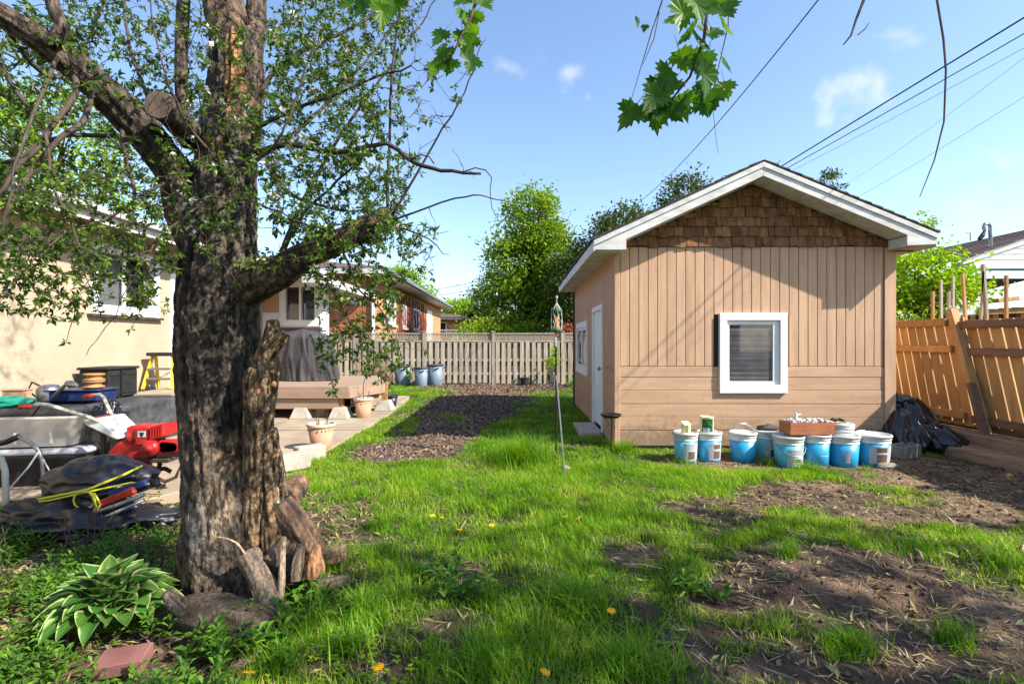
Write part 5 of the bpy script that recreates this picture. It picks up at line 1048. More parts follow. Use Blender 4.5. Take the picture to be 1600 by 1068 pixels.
# ---------------------------------------------------------------- old apple tree
def catmull(pts, rad, n):
    pts = np.array([tuple(p) for p in pts], float); rad = np.array(rad, float); m = len(pts)
    t = np.linspace(0, m - 1 - 1e-6, n); i = t.astype(int); f = (t - i)[:, None]
    g = lambda k: pts[np.clip(k, 0, m - 1)]
    p0, p1, p2, p3 = g(i - 1), g(i), g(i + 1), g(i + 2)
    q_ = .5 * ((2 * p1) + (-p0 + p2) * f + (2 * p0 - 5 * p1 + 4 * p2 - p3) * f ** 2 + (-p0 + 3 * p1 - 3 * p2 + p3) * f ** 3)
    r = rad[i] * (1 - f[:, 0]) + rad[np.clip(i + 1, 0, m - 1)] * f[:, 0]
    return q_, r
def bark(name, pts, rad, n, seg, amp, parent, seed=0, colf=None, mat=None, lobes=0, twist=0, cap=True, furrow=9, base=None):
    C_, r = catmull(pts, rad, n)
    T = np.gradient(C_, axis=0); T /= np.linalg.norm(T, axis=1)[:, None]
    u = np.cross(T[0], [.3, 1, .1]); u /= np.linalg.norm(u); U = []
    for k in range(n): u = u - T[k] * np.dot(u, T[k]); u /= np.linalg.norm(u); U.append(u)
    U = np.array(U); Wv = np.cross(T, U); L = np.concatenate([[0], np.cumsum(np.linalg.norm(np.diff(C_, axis=0), axis=1))])
    a = np.linspace(0, 2 * PI, seg, endpoint=False)[None, :] + twist * L[:, None]
    ca, sa = np.cos(a), np.sin(a); Lg = L[:, None] + 0 * a
    wob = .22 * (fbm(ca * 1.1 + 3, sa * 1.1 + 3, Lg * 1.2, seed + 1, 3) - .5) * 2
    fur = .6 * ridged(ca * furrow * .35 + 7 + wob, sa * furrow * .35 + 7, Lg * 2.2 + wob * 2, seed + 2, 5) + .4 * ridged(ca * furrow * 1.1 + 7 + wob * 2, sa * furrow * 1.1 + 7, Lg * 8 + wob * 3, seed + 12, 4)
    fur = fur - .30 * np.clip(ridged(ca * furrow * .22 + 3 + wob, sa * furrow * .22 + 3, Lg * 1.3, seed + 15, 2) - .80, 0, 1) * 4
    pl = fbm(ca * furrow + 2, sa * furrow + 2, Lg * 22, seed + 3, 3)
    lob = lobes * np.sin(3 * a + 1.3 + 1.1 * Lg) + lobes * .7 * np.sin(5 * a + .5 - 1.4 * Lg)
    hgt = (fur - .60) * 1.9 + (pl - .5) * .6
    Rr = r[:, None] * (1 + wob * .5 + lob) + amp * hgt
    V = C_[:, None, :] + (U[:, None, :] * ca[..., None] + Wv[:, None, :] * sa[..., None]) * Rr[..., None]
    V = V.reshape(-1, 3); ii = np.arange(n - 1)[:, None] * seg; k = np.arange(seg)[None, :]
    Fc = np.stack([ii + k, ii + (k + 1) % seg, ii + seg + (k + 1) % seg, ii + seg + k], -1).reshape(-1, 4)
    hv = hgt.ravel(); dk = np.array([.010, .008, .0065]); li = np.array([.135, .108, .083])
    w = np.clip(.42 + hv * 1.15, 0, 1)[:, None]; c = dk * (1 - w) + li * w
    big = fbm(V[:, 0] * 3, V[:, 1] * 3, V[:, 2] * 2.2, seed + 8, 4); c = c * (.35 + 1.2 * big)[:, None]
    if colf is not None: c = colf(V, c, hv)
    o = npmesh(name, V, Fc, mat or m_barkv, parent, smooth=True, col=c)
    if cap:
        for e, idx in ((0, 0), (1, n - 1)):
            if cap == 'end' and e == 0: continue
            ring_ = V.reshape(n, seg, 3)[idx]; cc = ring_.mean(0); MBo = MB(); vs = [tuple(p) for p in ring_[::2]] + [tuple(cc + T[idx] * (.004 if e else -.004))]; m_ = len(vs) - 1
            MBo.add(vs, [(j, (j + 1) % m_, m_) for j in range(m_)]).build('cut_face', m_endg, o)
    return o
D0 = 2.66
TB = P(352, 925, D0); TB.z = 0
apple = thing('apple_tree', 'old gnarled apple tree with thick dark fissured trunk and sparse small leaves', 'tree', (TB.x, D0, 0))
lv = [(960, 356, 96), (925, 356, 84), (890, 354, 77), (850, 355, 74), (800, 357, 73), (720, 356, 72), (640, 350, 72), (560, 342, 68), (480, 340, 66), (430, 344, 66), (380, 346, 58), (320, 350, 52), (260, 355, 48), (190, 366, 47), (120, 372, 42), (60, 370, 38)]
pix = lambda V: (800 + F * V[:, 0] / V[:, 1], 534 - F * (V[:, 2] - H) / V[:, 1])
def trunkcol(V, c, hv):
    # bare weathered wood where the bark has fallen off, in the trunk's own coordinates
    x_ = V[:, 0]; z_ = V[:, 2]; y_ = V[:, 1]
    front = np.clip((D0 + .06 - y_) / .08, 0, 1); n = fbm(x_ * 14, y_ * 10, z_ * 5, 401, 4); n1 = fbm(x_ * 40, y_ * 30, z_ * 4, 405, 4)
    def blobm(cx, cz, rx, rz, s=1.0): return np.clip((1.15 + (n - .5) * 1.3 - np.sqrt(((x_ - cx) / rx) ** 2 + ((z_ - cz) / rz) ** 2)) * 3.5, 0, 1) * s * front
    pale = np.array([.36, .27, .18]); warm = np.array([.28, .17, .095]); grey = np.array([.24, .22, .20]); orange = np.array([.46, .235, .085])
    for (px, py, rx, rz, col) in ((372, 765, .085, .22, pale), (395, 700, .07, .12, warm), (345, 800, .06, .10, grey), (300, 860, .05, .10, warm * .8), (340, 640, .07, .09, np.array([.19, .145, .10])), (383, 115, .05, .26, orange), (372, 60, .04, .10, np.array([.2, .15, .10])), (395, 170, .045, .10, warm * .7), (330, 190, .035, .15, grey), (405, 195, .03, .10, warm), (360, 250, .06, .05, warm * .6), (320, 870, .12, .07, np.array([.2, .15, .09]))):
        q_ = P(px, py, D0); w = (blobm(q_.x, q_.z, rx, rz) * np.clip(.75 + hv * .8, .25, 1))[:, None] * .85; c = c * (1 - w) + (col * (.35 + 1.1 * n1)[:, None]) * w
    return c
pts = [P(cx, py, D0) for (py, cx, hw) in lv]; rad = [hw * .845 / F * D0 for (py, cx, hw) in lv]
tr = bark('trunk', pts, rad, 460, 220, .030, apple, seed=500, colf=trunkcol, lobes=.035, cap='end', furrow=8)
def limb(pp, name='limb', seed=0, amp=.010, n=None, seg=40, cap='end', colf=None):
    L_ = sum((P(*pp[i][:3]) - P(*pp[i + 1][:3])).length for i in range(len(pp) - 1))
    return bark(name, [P(a, b, d) for (a, b, d, r) in pp], [r / F * d for (a, b, d, r) in pp], n or max(12, int(L_ / .012)), seg, amp, apple, seed=seed, cap=cap, furrow=5, colf=colf)
def bright(k, tint=(1, .85, .68)): return lambda V, c, hv: c * np.array(tint) * k + .01
FORKS = [
    [(368, 110, D0, 30), (362, 60, D0, 31), (352, 20, D0 - .02, 29), (338, -40, D0 - .05, 27), (300, -160, D0 - .1, 22), (250, -300, D0 - .1, 12)],
    [(384, 130, D0, 24), (392, 80, D0, 17), (400, 40, D0 + .05, 14), (402, -10, D0 + .1, 13), (420, -140, D0 + .3, 9), (440, -260, D0 + .4, 5)],
    [(330, 400, D0, 36), (298, 340, D0 - .02, 30), (280, 285, D0 - .08, 26), (248, 235, D0 - .15, 25), (205, 185, D0 - .25, 26), (150, 130, D0 - .35, 23), (100, 88, D0 - .42, 20), (50, 52, D0 - .5, 18), (0, 22, D0 - .55, 16), (-80, -30, D0 - .65, 14), (-180, -60, D0 - .7, 7)],
    [(370, 455, D0, 34), (405, 440, D0 - .06, 28), (440, 424, D0 - .12, 24), (480, 398, D0 - .16, 20), (525, 380, D0 - .2, 18), (570, 358, D0 - .22, 17), (598, 343, D0 - .23, 17), (612, 338, D0 - .23, 15)],
    [(300, 215, D0 - .1, 20), (275, 185, D0 - .25, 20), (248, 163, D0 - .4, 20)],
    [(285, 195, D0 - .1, 9), (283, 100, D0 - .05, 9), (287, 0, D0, 9), (292, -120, D0 + .05, 6)],
    [(60, 58, D0 - .5, 12), (85, 62, D0 - .5, 10), (96, 40, D0 - .5, 9), (84, 10, D0 - .5, 9), (72, -60, D0 - .5, 7)],
]
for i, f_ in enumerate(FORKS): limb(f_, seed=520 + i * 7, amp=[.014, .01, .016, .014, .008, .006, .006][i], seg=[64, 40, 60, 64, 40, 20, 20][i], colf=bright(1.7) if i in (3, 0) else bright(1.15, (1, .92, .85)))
# dead knotted stub pressed against the right side
stubc = lambda V, c, hv: c * .4 + (np.array([.34, .215, .11]) * (.5 + .9 * fbm(V[:, 0] * 22, V[:, 1] * 20, V[:, 2] * 9, 611, 3))[:, None]) * np.clip((hv + .45) * 1.1, .1, 1)[:, None] * .8
for i, s_ in enumerate(([(388, 930, 2.62, 12), (394, 860, 2.60, 16), (398, 800, 2.58, 18), (404, 720, 2.56, 20), (404, 660, 2.53, 20), (408, 620, 2.50, 21), (413, 585, 2.50, 19), (414, 560, 2.48, 15), (425, 535, 2.47, 13), (427, 512, 2.47, 9), (426, 500, 2.47, 6)],
            [(418, 545, 2.47, 12), (432, 532, 2.46, 9), (445, 519, 2.46, 6)], [(400, 640, 2.48, 16), (396, 600, 2.47, 14), (402, 575, 2.47, 10)], [(424, 915, 2.62, 10), (426, 850, 2.61, 15), (424, 780, 2.58, 18), (420, 720, 2.57, 16), (422, 670, 2.55, 10)])):
    limb(s_, 'dead_stub', seed=620 + i, amp=.022, seg=56, colf=stubc)
for i, (px, py, r) in enumerate(((410, 585, .02), (404, 612, .018), (414, 640, .02), (428, 600, .012), (398, 660, .016))):
    b = MB().blob(P(px, py, 2.44), (r, r * .6, r * 1.1), 12, 8, .2, 3, i); b.build('knot', m_endo if i % 2 else m_endg, apple, smooth=True)
# roots / butt flare
for i, s_ in enumerate(([(310, 880, 2.62, 30), (292, 930, 2.56, 26), (280, 985, 2.50, 14)], [(380, 880, 2.58, 34), (392, 940, 2.50, 26), (398, 990, 2.44, 12)], [(350, 880, 2.56, 32), (345, 945, 2.46, 22), (342, 990, 2.42, 8)])):
    limb(s_, 'root', seed=640 + i, amp=.018, seg=48, cap=False, colf=bright(1.0))

# branches and twigs
SK = []       # skeleton nodes: (pos, dir)
TW = MB()
def addline(pp, seg=7, jit=.012, target=TW, n=None):
    P3 = [P(a, b, d) for (a, b, d, r) in pp]; rr = [max(r / F * d, .0012) for (a, b, d, r) in pp]
    L_ = sum((P3[i] - P3[i + 1]).length for i in range(len(P3) - 1)); n = n or max(4, int(L_ / .05))
    C_, r = catmull(P3, rr, n); C_ = C_ + rng.normal(0, jit * .35, C_.shape) * np.linspace(0, 1, n)[:, None]
    r = r * .5; target.tube([Vector(p) for p in C_], list(r), seg, cap=True)
    for k in range(n): SK.append((C_[k], r[k]))
BR = [
    [(395, 240, 2.6, 9), (450, 226, 2.5, 9), (520, 238, 2.45, 8), (580, 228, 2.4, 7), (610, 226, 2.4, 7), (650, 255, 2.35, 7), (700, 268, 2.32, 6), (752, 272, 2.3, 4)],
    [(612, 338, 2.43, 5), (640, 290, 2.4, 4), (690, 205, 2.35, 3), (728, 140, 2.3, 2.4), (745, 90, 2.3, 1.6), (760, 60, 2.3, 1)],
    [(612, 345, 2.43, 4), (665, 325, 2.4, 3), (720, 308, 2.35, 2.6), (755, 305, 2.3, 2), (805, 318, 2.3, 1)],
    [(606, 340, 2.43, 5), (606, 280, 2.45, 5), (609, 225, 2.45, 4.5), (612, 120, 2.45, 4), (622, 30, 2.45, 3), (630, -60, 2.45, 2)],
    [(725, 268, 2.31, 2), (752, 262, 2.3, 2), (768, 278, 2.28, 1.8), (765, 310, 2.28, 1.4), (782, 350, 2.26, .8)],
    [(640, 250, 2.36, 3), (665, 240, 2.3, 2), (680, 255, 2.3, 2.5)],
    [(430, 440, 2.55, 8), (445, 380, 2.6, 7), (480, 300, 2.7, 6), (530, 215, 2.8, 5), (590, 130, 2.85, 3.5), (650, 50, 2.9, 2.5), (690, -20, 2.9, 1.5)],
    [(445, 390, 2.6, 5), (470, 340, 2.5, 5), (520, 290, 2.4, 4), (570, 240, 2.35, 3), (590, 200, 2.3, 2)],
    [(405, 150, 2.65, 8), (430, 110, 2.7, 7), (480, 75, 2.8, 6), (540, 50, 2.9, 5), (600, 10, 3.0, 3), (650, -40, 3.0, 2)],
    [(400, 200, 2.6, 8), (460, 170, 2.5, 6), (520, 150, 2.4, 5), (570, 128, 2.35, 4), (640, 103, 2.3, 3)],
    [(410, 245, 2.65, 8), (450, 300, 2.7, 6), (500, 320, 2.8, 5), (560, 330, 2.9, 3), (600, 300, 2.95, 2)],
    [(520, 380, 2.42, 5), (540, 400, 2.35, 4), (560, 450, 2.3, 3), (590, 480, 2.3, 2.4), (615, 520, 2.3, 1.6), (630, 560, 2.3, 1)],
    [(480, 400, 2.5, 5), (500, 430, 2.4, 3.5), (530, 470, 2.35, 2.5), (545, 505, 2.3, 2), (580, 545, 2.3, 1)],
    [(590, 350, 2.4, 4), (640, 360, 2.35, 3), (680, 380, 2.3, 2), (700, 400, 2.3, 1)],
    [(100, 90, 2.25, 10), (120, 140, 2.2, 9), (80, 200, 2.1, 8), (30, 260, 2.0, 7), (-20, 320, 1.95, 6)],
    [(150, 130, 2.3, 8), (130, 190, 2.2, 8), (95, 215, 2.1, 8), (45, 275, 2.05, 8), (20, 320, 2.0, 6), (0, 350, 2.0, 5)],
    [(230, 215, 2.5, 8), (160, 212, 2.4, 7), (90, 215, 2.3, 6), (20, 250, 2.2, 5), (-40, 270, 2.2, 4)],
    [(190, 185, 2.4, 7), (195, 240, 2.3, 6), (210, 300, 2.2, 5), (205, 350, 2.15, 3.5), (190, 400, 2.1, 2)],
    [(0, 100, 2.1, 8), (30, 150, 2.1, 7), (55, 180, 2.1, 6), (75, 220, 2.05, 5), (80, 280, 2.0, 4), (110, 350, 1.95, 3), (140, 420, 1.9, 2.4), (155, 480, 1.9, 1)],
    [(270, 280, 2.55, 6), (230, 300, 2.4, 5), (170, 340, 2.2, 4), (110, 360, 2.1, 3), (60, 400, 2.0, 2), (20, 440, 1.95, 1.5)],
    [(330, 300, 2.4, 5), (300, 330, 2.2, 4), (250, 370, 2.1, 3), (215, 420, 2.0, 2), (175, 500, 1.95, 1.4), (130, 555, 1.95, .8)],
    [(350, 280, 2.4, 6), (330, 240, 2.2, 5), (290, 190, 2.1, 4), (260, 120, 2.0, 3), (240, 40, 2.0, 2.5), (230, -60, 2, 2)],
    [(360, 250, 2.4, 6), (400, 250, 2.1, 5), (440, 210, 2.0, 3.5), (470, 130, 2.0, 2.5), (500, 40, 2.0, 2)],
    [(340, 330, 2.4, 5), (380, 310, 2.15, 4), (430, 330, 2.1, 3), (480, 350, 2.1, 2)],
    [(0, 22, 2.1, 8), (40, 90, 2.3, 6), (90, 120, 2.6, 5), (140, 60, 2.8, 4), (170, -20, 3.0, 3)],
    [(250, 235, 2.5, 8), (230, 150, 2.8, 6), (200, 60, 3.1, 5), (190, -60, 3.4, 3)],
    [(310, 330, 2.7, 8), (260, 250, 3.1, 6), (180, 180, 3.5, 5), (90, 120, 3.8, 4), (0, 80, 4.0, 3)],
    [(400, 250, 2.75, 8), (470, 200, 3.1, 6), (540, 130, 3.5, 5), (600, 60, 3.8, 3), (640, 0, 4, 2)],
    [(90, 88, 2.22, 7), (60, 160, 1.9, 5), (30, 240, 1.75, 4), (10, 330, 1.7, 3), (-10, 400, 1.7, 2)],
]
for b in BR: addline(b)
for f_ in FORKS[:3] + FORKS[5:]:
    C_, r = catmull([P(a, b, d) for (a, b, d, rr_) in f_], [rr_ for (a, b, d, rr_) in f_], 30); SK += [(p, .02) for p in C_]
C_, r = catmull(pts[9:], rad[9:], 25); SK += [(p, .03) for p in C_]
C_, r = catmull([P(a, b, d) for (a, b, d, rr_) in FORKS[3]], [1] * len(FORKS[3]), 16); SK += [(p, .02) for p in C_]
SP = np.array([s[0] for s in SK]); 
REG = [(-20, 290, 0, 250, 2.0, 3.6, 190), (-20, 290, 250, 430, 1.75, 2.9, 170), (0, 250, 410, 500, 1.9, 2.5, 34), (290, 450, 30, 420, 1.95, 2.5, 95), (290, 450, 0, 300, 2.8, 3.6, 50), (430, 660, -10, 250, 2.1, 3.6, 190),
       (420, 640, 240, 400, 2.1, 3.2, 140), (480, 690, 350, 440, 2.1, 2.6, 40), (490, 620, 420, 580, 2.15, 2.5, 32), (640, 740, 60, 300, 2.2, 2.5, 16), (-300, 0, -60, 420, 1.9, 3.2, 90), (-100, 700, -330, 0, 2.1, 3.8, 150), (100, 560, -260, 0, 3.0, 4.4, 110)]
AT = []
for (a, b, c_, e, d0, d1, n_) in REG:
    for _ in range(int(n_ * 1.75)): AT.append(np.array(P(R.uniform(a, b), R.uniform(c_, e), R.uniform(d0, d1))))
dist = [np.min(np.sum((SP - a) ** 2, 1)) for a in AT]; order = np.argsort(dist)
LV = []       # leaf sites (pos, outward dir)
nodes = [p for p in SP]; NP = np.zeros((60000, 3)); NP[:len(nodes)] = SP; cnt = len(nodes)
for oi_ in order:
    a = AT[oi_]; dd = np.sum((NP[:cnt] - a) ** 2, 1); j = int(np.argmin(dd)); s = NP[j].copy(); L_ = math.sqrt(dd[j])
    if L_ < .03 or L_ > 1.1: continue
    nseg = max(3, int(L_ / .045)); up = np.array([0, 0, .16 * L_ * R.uniform(-1.2, 1)]); side = rng.normal(0, .10 * L_, 3); line = []
    for k in range(nseg + 1):
        t = k / nseg; line.append(s + (a - s) * t + (up + side) * math.sin(PI * t) + rng.normal(0, .0035, 3) * (t > 0))
    r0 = min(.0045, .0016 + L_ * .006); rr_ = [r0 * (1 - .72 * k / nseg) for k in range(nseg + 1)]
    TW.tube([Vector(p) for p in line], rr_, 5, cap=False)
    if cnt + nseg < 59900: NP[cnt:cnt + nseg] = np.array(line[1:]); cnt += nseg
    px_ = 800 + F * a[0] / a[1]
    for k in range(1, nseg + 1):
        if R.random() < (.9 if px_ < 640 else .18): LV.append((line[k], (line[k] - line[k - 1]) / max(1e-6, np.linalg.norm(line[k] - line[k - 1]))))
    # short spurs
    for k in range(1, nseg):
        if R.random() < .55:
            e = line[k] + rng.normal(0, .045, 3); TW.tube([Vector(line[k]), Vector((line[k] + e) / 2 + rng.normal(0, .004, 3)), Vector(e)], [.0017, .0014, .001], 4, cap=False)
            if px_ < 650 or R.random() < .2: LV.append((e, (e - line[k]) / np.linalg.norm(e - line[k])))
for (a, b, d) in [(G_[0], G_[1], G_[2]) for G_ in ((500, 440, 2.35), (530, 470, 2.33), (545, 500, 2.3), (565, 520, 2.3), (590, 545, 2.3), (605, 575, 2.3), (575, 480, 2.3), (600, 500, 2.3), (620, 540, 2.3), (640, 585, 2.3), (556, 560, 2.3), (520, 600, 2.3), (600, 590, 2.3))]:
    p = np.array(P(a, b, d)); j = int(np.argmin(np.sum((NP[:cnt] - p) ** 2, 1)))
    TW.tube([Vector(NP[j]), Vector((NP[j] + p) / 2) + Vector((0, 0, .01)), Vector(p)], [.0025, .002, .001], 5, cap=False)
    for _ in range(5): LV.append((p + rng.normal(0, .03, 3), rng.normal(0, 1, 3)))
tag(TW.build('branches', m_twig, apple, smooth=True), kind='stuff')
def leaves(name, sites, per, Lm, mat, parent, wr=.5, spread=.9, droop=.15, fold=.18, kind='stuff'):
    n = len(sites) * per; pos = np.repeat(np.array([s[0] for s in sites]), per, 0); dr_ = np.repeat(np.array([s[1] for s in sites]), per, 0)
    d = dr_ * .5 + rng.normal(0, spread, (n, 3)) + np.array([0, 0, -droop]); d /= np.linalg.norm(d, axis=1)[:, None] + 1e-9
    s = np.cross(d, rng.normal(0, 1, (n, 3)) + np.array([0, 0, 1.2])); s /= np.linalg.norm(s, axis=1)[:, None] + 1e-9; nn = np.cross(s, d)
    L_ = (Lm * rng.uniform(.55, 1.25, n))[:, None]; W_ = L_ * wr * .5; b = pos + d * L_ * .08
    V = np.stack([b, b + d * L_ * .45 + s * W_ + nn * L_ * fold * .6, b + d * L_ - nn * L_ * .08, b + d * L_ * .45 - s * W_ + nn * L_ * fold * .6], 1).reshape(-1, 3); q_ = np.arange(n)[:, None] * 4
    Fc = np.concatenate([q_ + np.array([[0, 1, 2]]), q_ + np.array([[0, 2, 3]])]); return tag(npmesh(name, V, Fc, mat, parent), kind=kind)
LV = [s for s in LV if not (-1.62 < s[0][0] < -1.10 and s[0][1] < 2.6 and R.random() < .5)]      # the stem itself carries few shoots
leaves('leaves', LV, 7, .0265, m_apple, apple, wr=.5)
bl = [s for s in LV if 2.0 < s[0][1] < 2.6 and R.random() < (.16 if -1.6 < s[0][0] < -.9 else .03)]
leaves('blossoms', bl, 5, .022, m_bloss, apple, wr=.9)

# ---------------------------------------------------------------- logs round the tree
def log(name, pp, label, seed, amp=.008, tint=(1.1, .98, .86), seg=36, cat='log', extra=None, k=1.3):
    p0 = P(*pp[0][:3]); t = thing(name, label, cat, p0)
    L_ = sum((P(*pp[i][:3]) - P(*pp[i + 1][:3])).length for i in range(len(pp) - 1))
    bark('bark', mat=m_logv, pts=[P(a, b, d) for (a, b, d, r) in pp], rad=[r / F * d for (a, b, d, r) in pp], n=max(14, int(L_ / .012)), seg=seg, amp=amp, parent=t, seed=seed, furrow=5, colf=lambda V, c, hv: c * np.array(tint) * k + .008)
    return t
t = log('fallen_log', [(248, 968, 2.30, 18), (290, 958, 2.30, 27), (330, 962, 2.27, 33), (370, 975, 2.24, 35), (405, 990, 2.20, 36), (420, 996, 2.19, 33)], 'thick weathered dark log lying before the trunk beside the hosta', 701, .016, k=.95, seg=60)
bark('side_stub', [P(a, b, d) for (a, b, d) in ((300, 962, 2.26), (278, 945, 2.24), (258, 925, 2.22))], [.05, .035, .018], 26, 32, .008, t, seed=702, furrow=5)
log('leaning_log', [(434, 962, 2.27, 15), (418, 925, 2.33, 17), (400, 890, 2.38, 16), (388, 868, 2.42, 17)], 'grey forked branch leaning on the trunk base above the fallen log', 703, .010, (1.4, 1.3, 1.2), k=1.4)
log('leaning_log', [(488, 860, 2.66, 20), (470, 832, 2.64, 21), (452, 805, 2.62, 20), (436, 784, 2.60, 17)], 'thick split log leaning right of the trunk, bark peeling orange', 705, .014, (1.4, 1.0, .78), k=1.2)
log('cut_log', [(421, 880, 2.40, 12.5), (432, 865, 2.44, 12), (445, 848, 2.50, 12)], 'short cut log with pale round end facing the camera', 706, .004, (1.4, 1.25, 1.1), k=1.3)
log('grey_stick', [(437, 945, 2.30, 5), (440, 905, 2.33, 5), (441, 870, 2.36, 4.5), (443, 838, 2.38, 4)], 'straight grey stick standing upright among the logs', 707, .003, (2, 1.8, 1.6), cat='stick', seg=16, k=1.8)
log('split_wedge', [(490, 902, 2.46, 13), (491, 885, 2.47, 15), (492, 868, 2.48, 10), (497, 850, 2.5, 2)], 'pointed orange split wedge of wood standing in the grass', 708, .008, (2.2, 1.3, .75), k=1.4)
log('split_wedge', [(462, 905, 2.44, 10), (464, 880, 2.45, 10), (470, 850, 2.47, 5)], 'dark bark wedge standing between the grey stick and the orange one', 709, .006)
log('lying_log', [(445, 872, 2.75, 12), (480, 870, 2.78, 12), (515, 868, 2.8, 13), (541, 864, 2.82, 13)], 'tan log lying on the ground to the right of the leaning logs', 710, .005, (1.7, 1.35, 1.0), k=1.5)
log('lying_plank', [(462, 918, 2.6, 9), (500, 914, 2.6, 10), (545, 908, 2.62, 10)], 'grey half-rotten timber lying low in the grass', 711, .006, (1.3, 1.2, 1.0), k=1.5)
log('wood_round', [(447, 790, 3.15, 17), (458, 770, 3.3, 18), (466, 755, 3.4, 17)], 'pale cut round of firewood behind the trunk by the edging blocks', 712, .008, (1.8, 1.35, 1.0), k=1.4)
log('bark_pole', [(447, 795, 2.62, 6), (440, 750, 2.64, 7), (432, 705, 2.66, 7)], 'dark bark pole leaning against the right side of the trunk', 713, .004, cat='pole')
log('bark_slab', [(463, 905, 2.52, 14), (455, 880, 2.53, 15), (450, 850, 2.55, 10)], 'dark slab of bark wedged under the leaning log', 714, .01)
log('twig_on_trunk', [(335, 838, 2.38, 1), (355, 841, 2.36, 1.4), (372, 850, 2.36, 2), (385, 868, 2.38, 2)], 'thin pale bent twig lying across the trunk base', 715, .001, (3, 2.6, 2), cat='twig', seg=10, k=2)
log('green_rod', [(424, 735, 2.56, 3), (429, 760, 2.55, 3), (434, 785, 2.55, 3)], 'short pale green rod stuck beside the trunk', 716, .0005, (1.2, 6, 4), cat='rod', seg=10, k=1.6)
tag(MB().blob(P(398, 955, 2.30), (.05, .03, .06), 14, 9, .2, 2.5, 3).build('stone', m_bluestone, smooth=True), 'blue-grey stone wedged between fallen log and leaning branch', 'stone')
tag(MB().rbox(P(330, 925, 2.42), (.13, .07, .02), (.2, -.5, .2)).rbox(P(341, 945, 2.42), (.06, .05, .09), (0, .1, 0)).build('bark_shard', m_barkn, bevel=.004), 'dark shard of bark leaning at the trunk foot above the fallen log', 'bark')
for i, (px, py, l_, a) in enumerate(((470, 975, .14, .9), (505, 985, .10, .2), (455, 1010, .16, .7), (500, 1020, .18, .35), (530, 1000, .12, 1.2), (380, 1040, .14, .8), (590, 1062, .10, 1.0))):
    x_, y_ = G(px, py); b = MB(); pl = [(-.5, -.1), (-.2, -.16), (.3, -.12), (.5, .02), (.2, .14), (-.35, .12)]
    vs = [(p * l_, q_ * l_, .012 * l_ * 10 * (.4 + .3 * ((k * 7 + i) % 3)) - .01) for k, (p, q_) in enumerate(pl)]; b.add([(v[0], v[1], -.01) for v in vs] + vs, [tuple(range(6))[::-1], tuple(range(6, 12))] + [(k, (k + 1) % 6, (k + 1) % 6 + 6, k + 6) for k in range(6)])
    o = tag(b.build('wood_chunk', M('pale_chip%d' % i, (.30, .20, .15), (.20, .13, .10), scale=12, bump=.6)), ['split wood chunk nearest the cut end of the fallen log', 'pale split chunk lying just right of the first, below the grey timber', 'largest pale chunk lying in front of the fallen log end', 'long pale chunk low in the grass, right of the largest', 'pale chunk farthest from the trunk in the tall grass', 'chunk of wood at the bottom edge below the fallen log', 'small chunk beside a dandelion at the bottom edge'][i], 'wood chunk', 'split wood chunks in the grass'); o.location = (x_, y_, gzf(x_, y_) + .01); o.rotation_euler = (R.uniform(-.2, .2), R.uniform(-.2, .2), a)
x_, y_ = G(186, 1078); tag(MB().rbox((x_, y_ + .02, gzf(x_, y_) + .085), (.165, .11, .05), (.08, -.05, .25)).build('red_paver', m_paver, bevel=.004), 'single reddish paving brick lying at the bottom left', 'paving brick')
# bone-like bits and twigs on the soil
for i, (px, py, l_, a) in enumerate(((1435, 868, .12, 1.2), (1447, 985, .07, .9), (1480, 812, .14, 1.4), (1480, 870, .10, 2.6), (1597, 862, .10, .7))):
    x_, y_ = G(px, py); d_ = Vector((math.cos(a), math.sin(a), .15)) * l_ / 2; c_ = Vector((x_, y_, gzf(x_, y_) + .02))
    tag(MB().tube([c_ - d_, c_ + Vector((.008, 0, .008)), c_ + d_], [.010, .008, .006], 7).build('pale_stick', m_litter, smooth=True), ['pale stick on the straw above the soil hollow', 'short pale stick in front of the dark hollow in the soil', 'pale stick farthest back, near the timbers', 'pale stick lying crosswise in the green strip on the right', 'pale stick at the right picture edge'][i], 'stick', 'pale sticks on the bare soil')
for i, (x0, y0, r_) in enumerate(((.2, 3.1, .25), (-.35, 3.4, .2), (.85, 2.9, .22), (2.7, 3.0, .3), (1.5, 4.1, .2), (-.5, 4.6, .15))):
    b = MB(); a = R.uniform(0, 3); q0 = Vector((x0, y0, gzf(x0, y0) + .02)); b.tube([q0, q0 + Vector((math.cos(a) * r_ * .5, math.sin(a) * r_ * .3, .02)), q0 + Vector((math.cos(a) * r_, math.sin(a) * r_, .01))], [.004, .0035, .002], 5)
    tag(b.build('fallen_twig', m_litter), ['dry twig in the middle of the lawn nearest the viewer', 'dry twig left of the row of dandelions', 'dry twig by the edge of the big bare patch', 'dry twig on the bare soil at the right', 'dry twig in the lawn in front of the first buckets', 'dry twig in the sunny lawn below the mulch'][i], 'twig', 'dry twigs in the lawn')

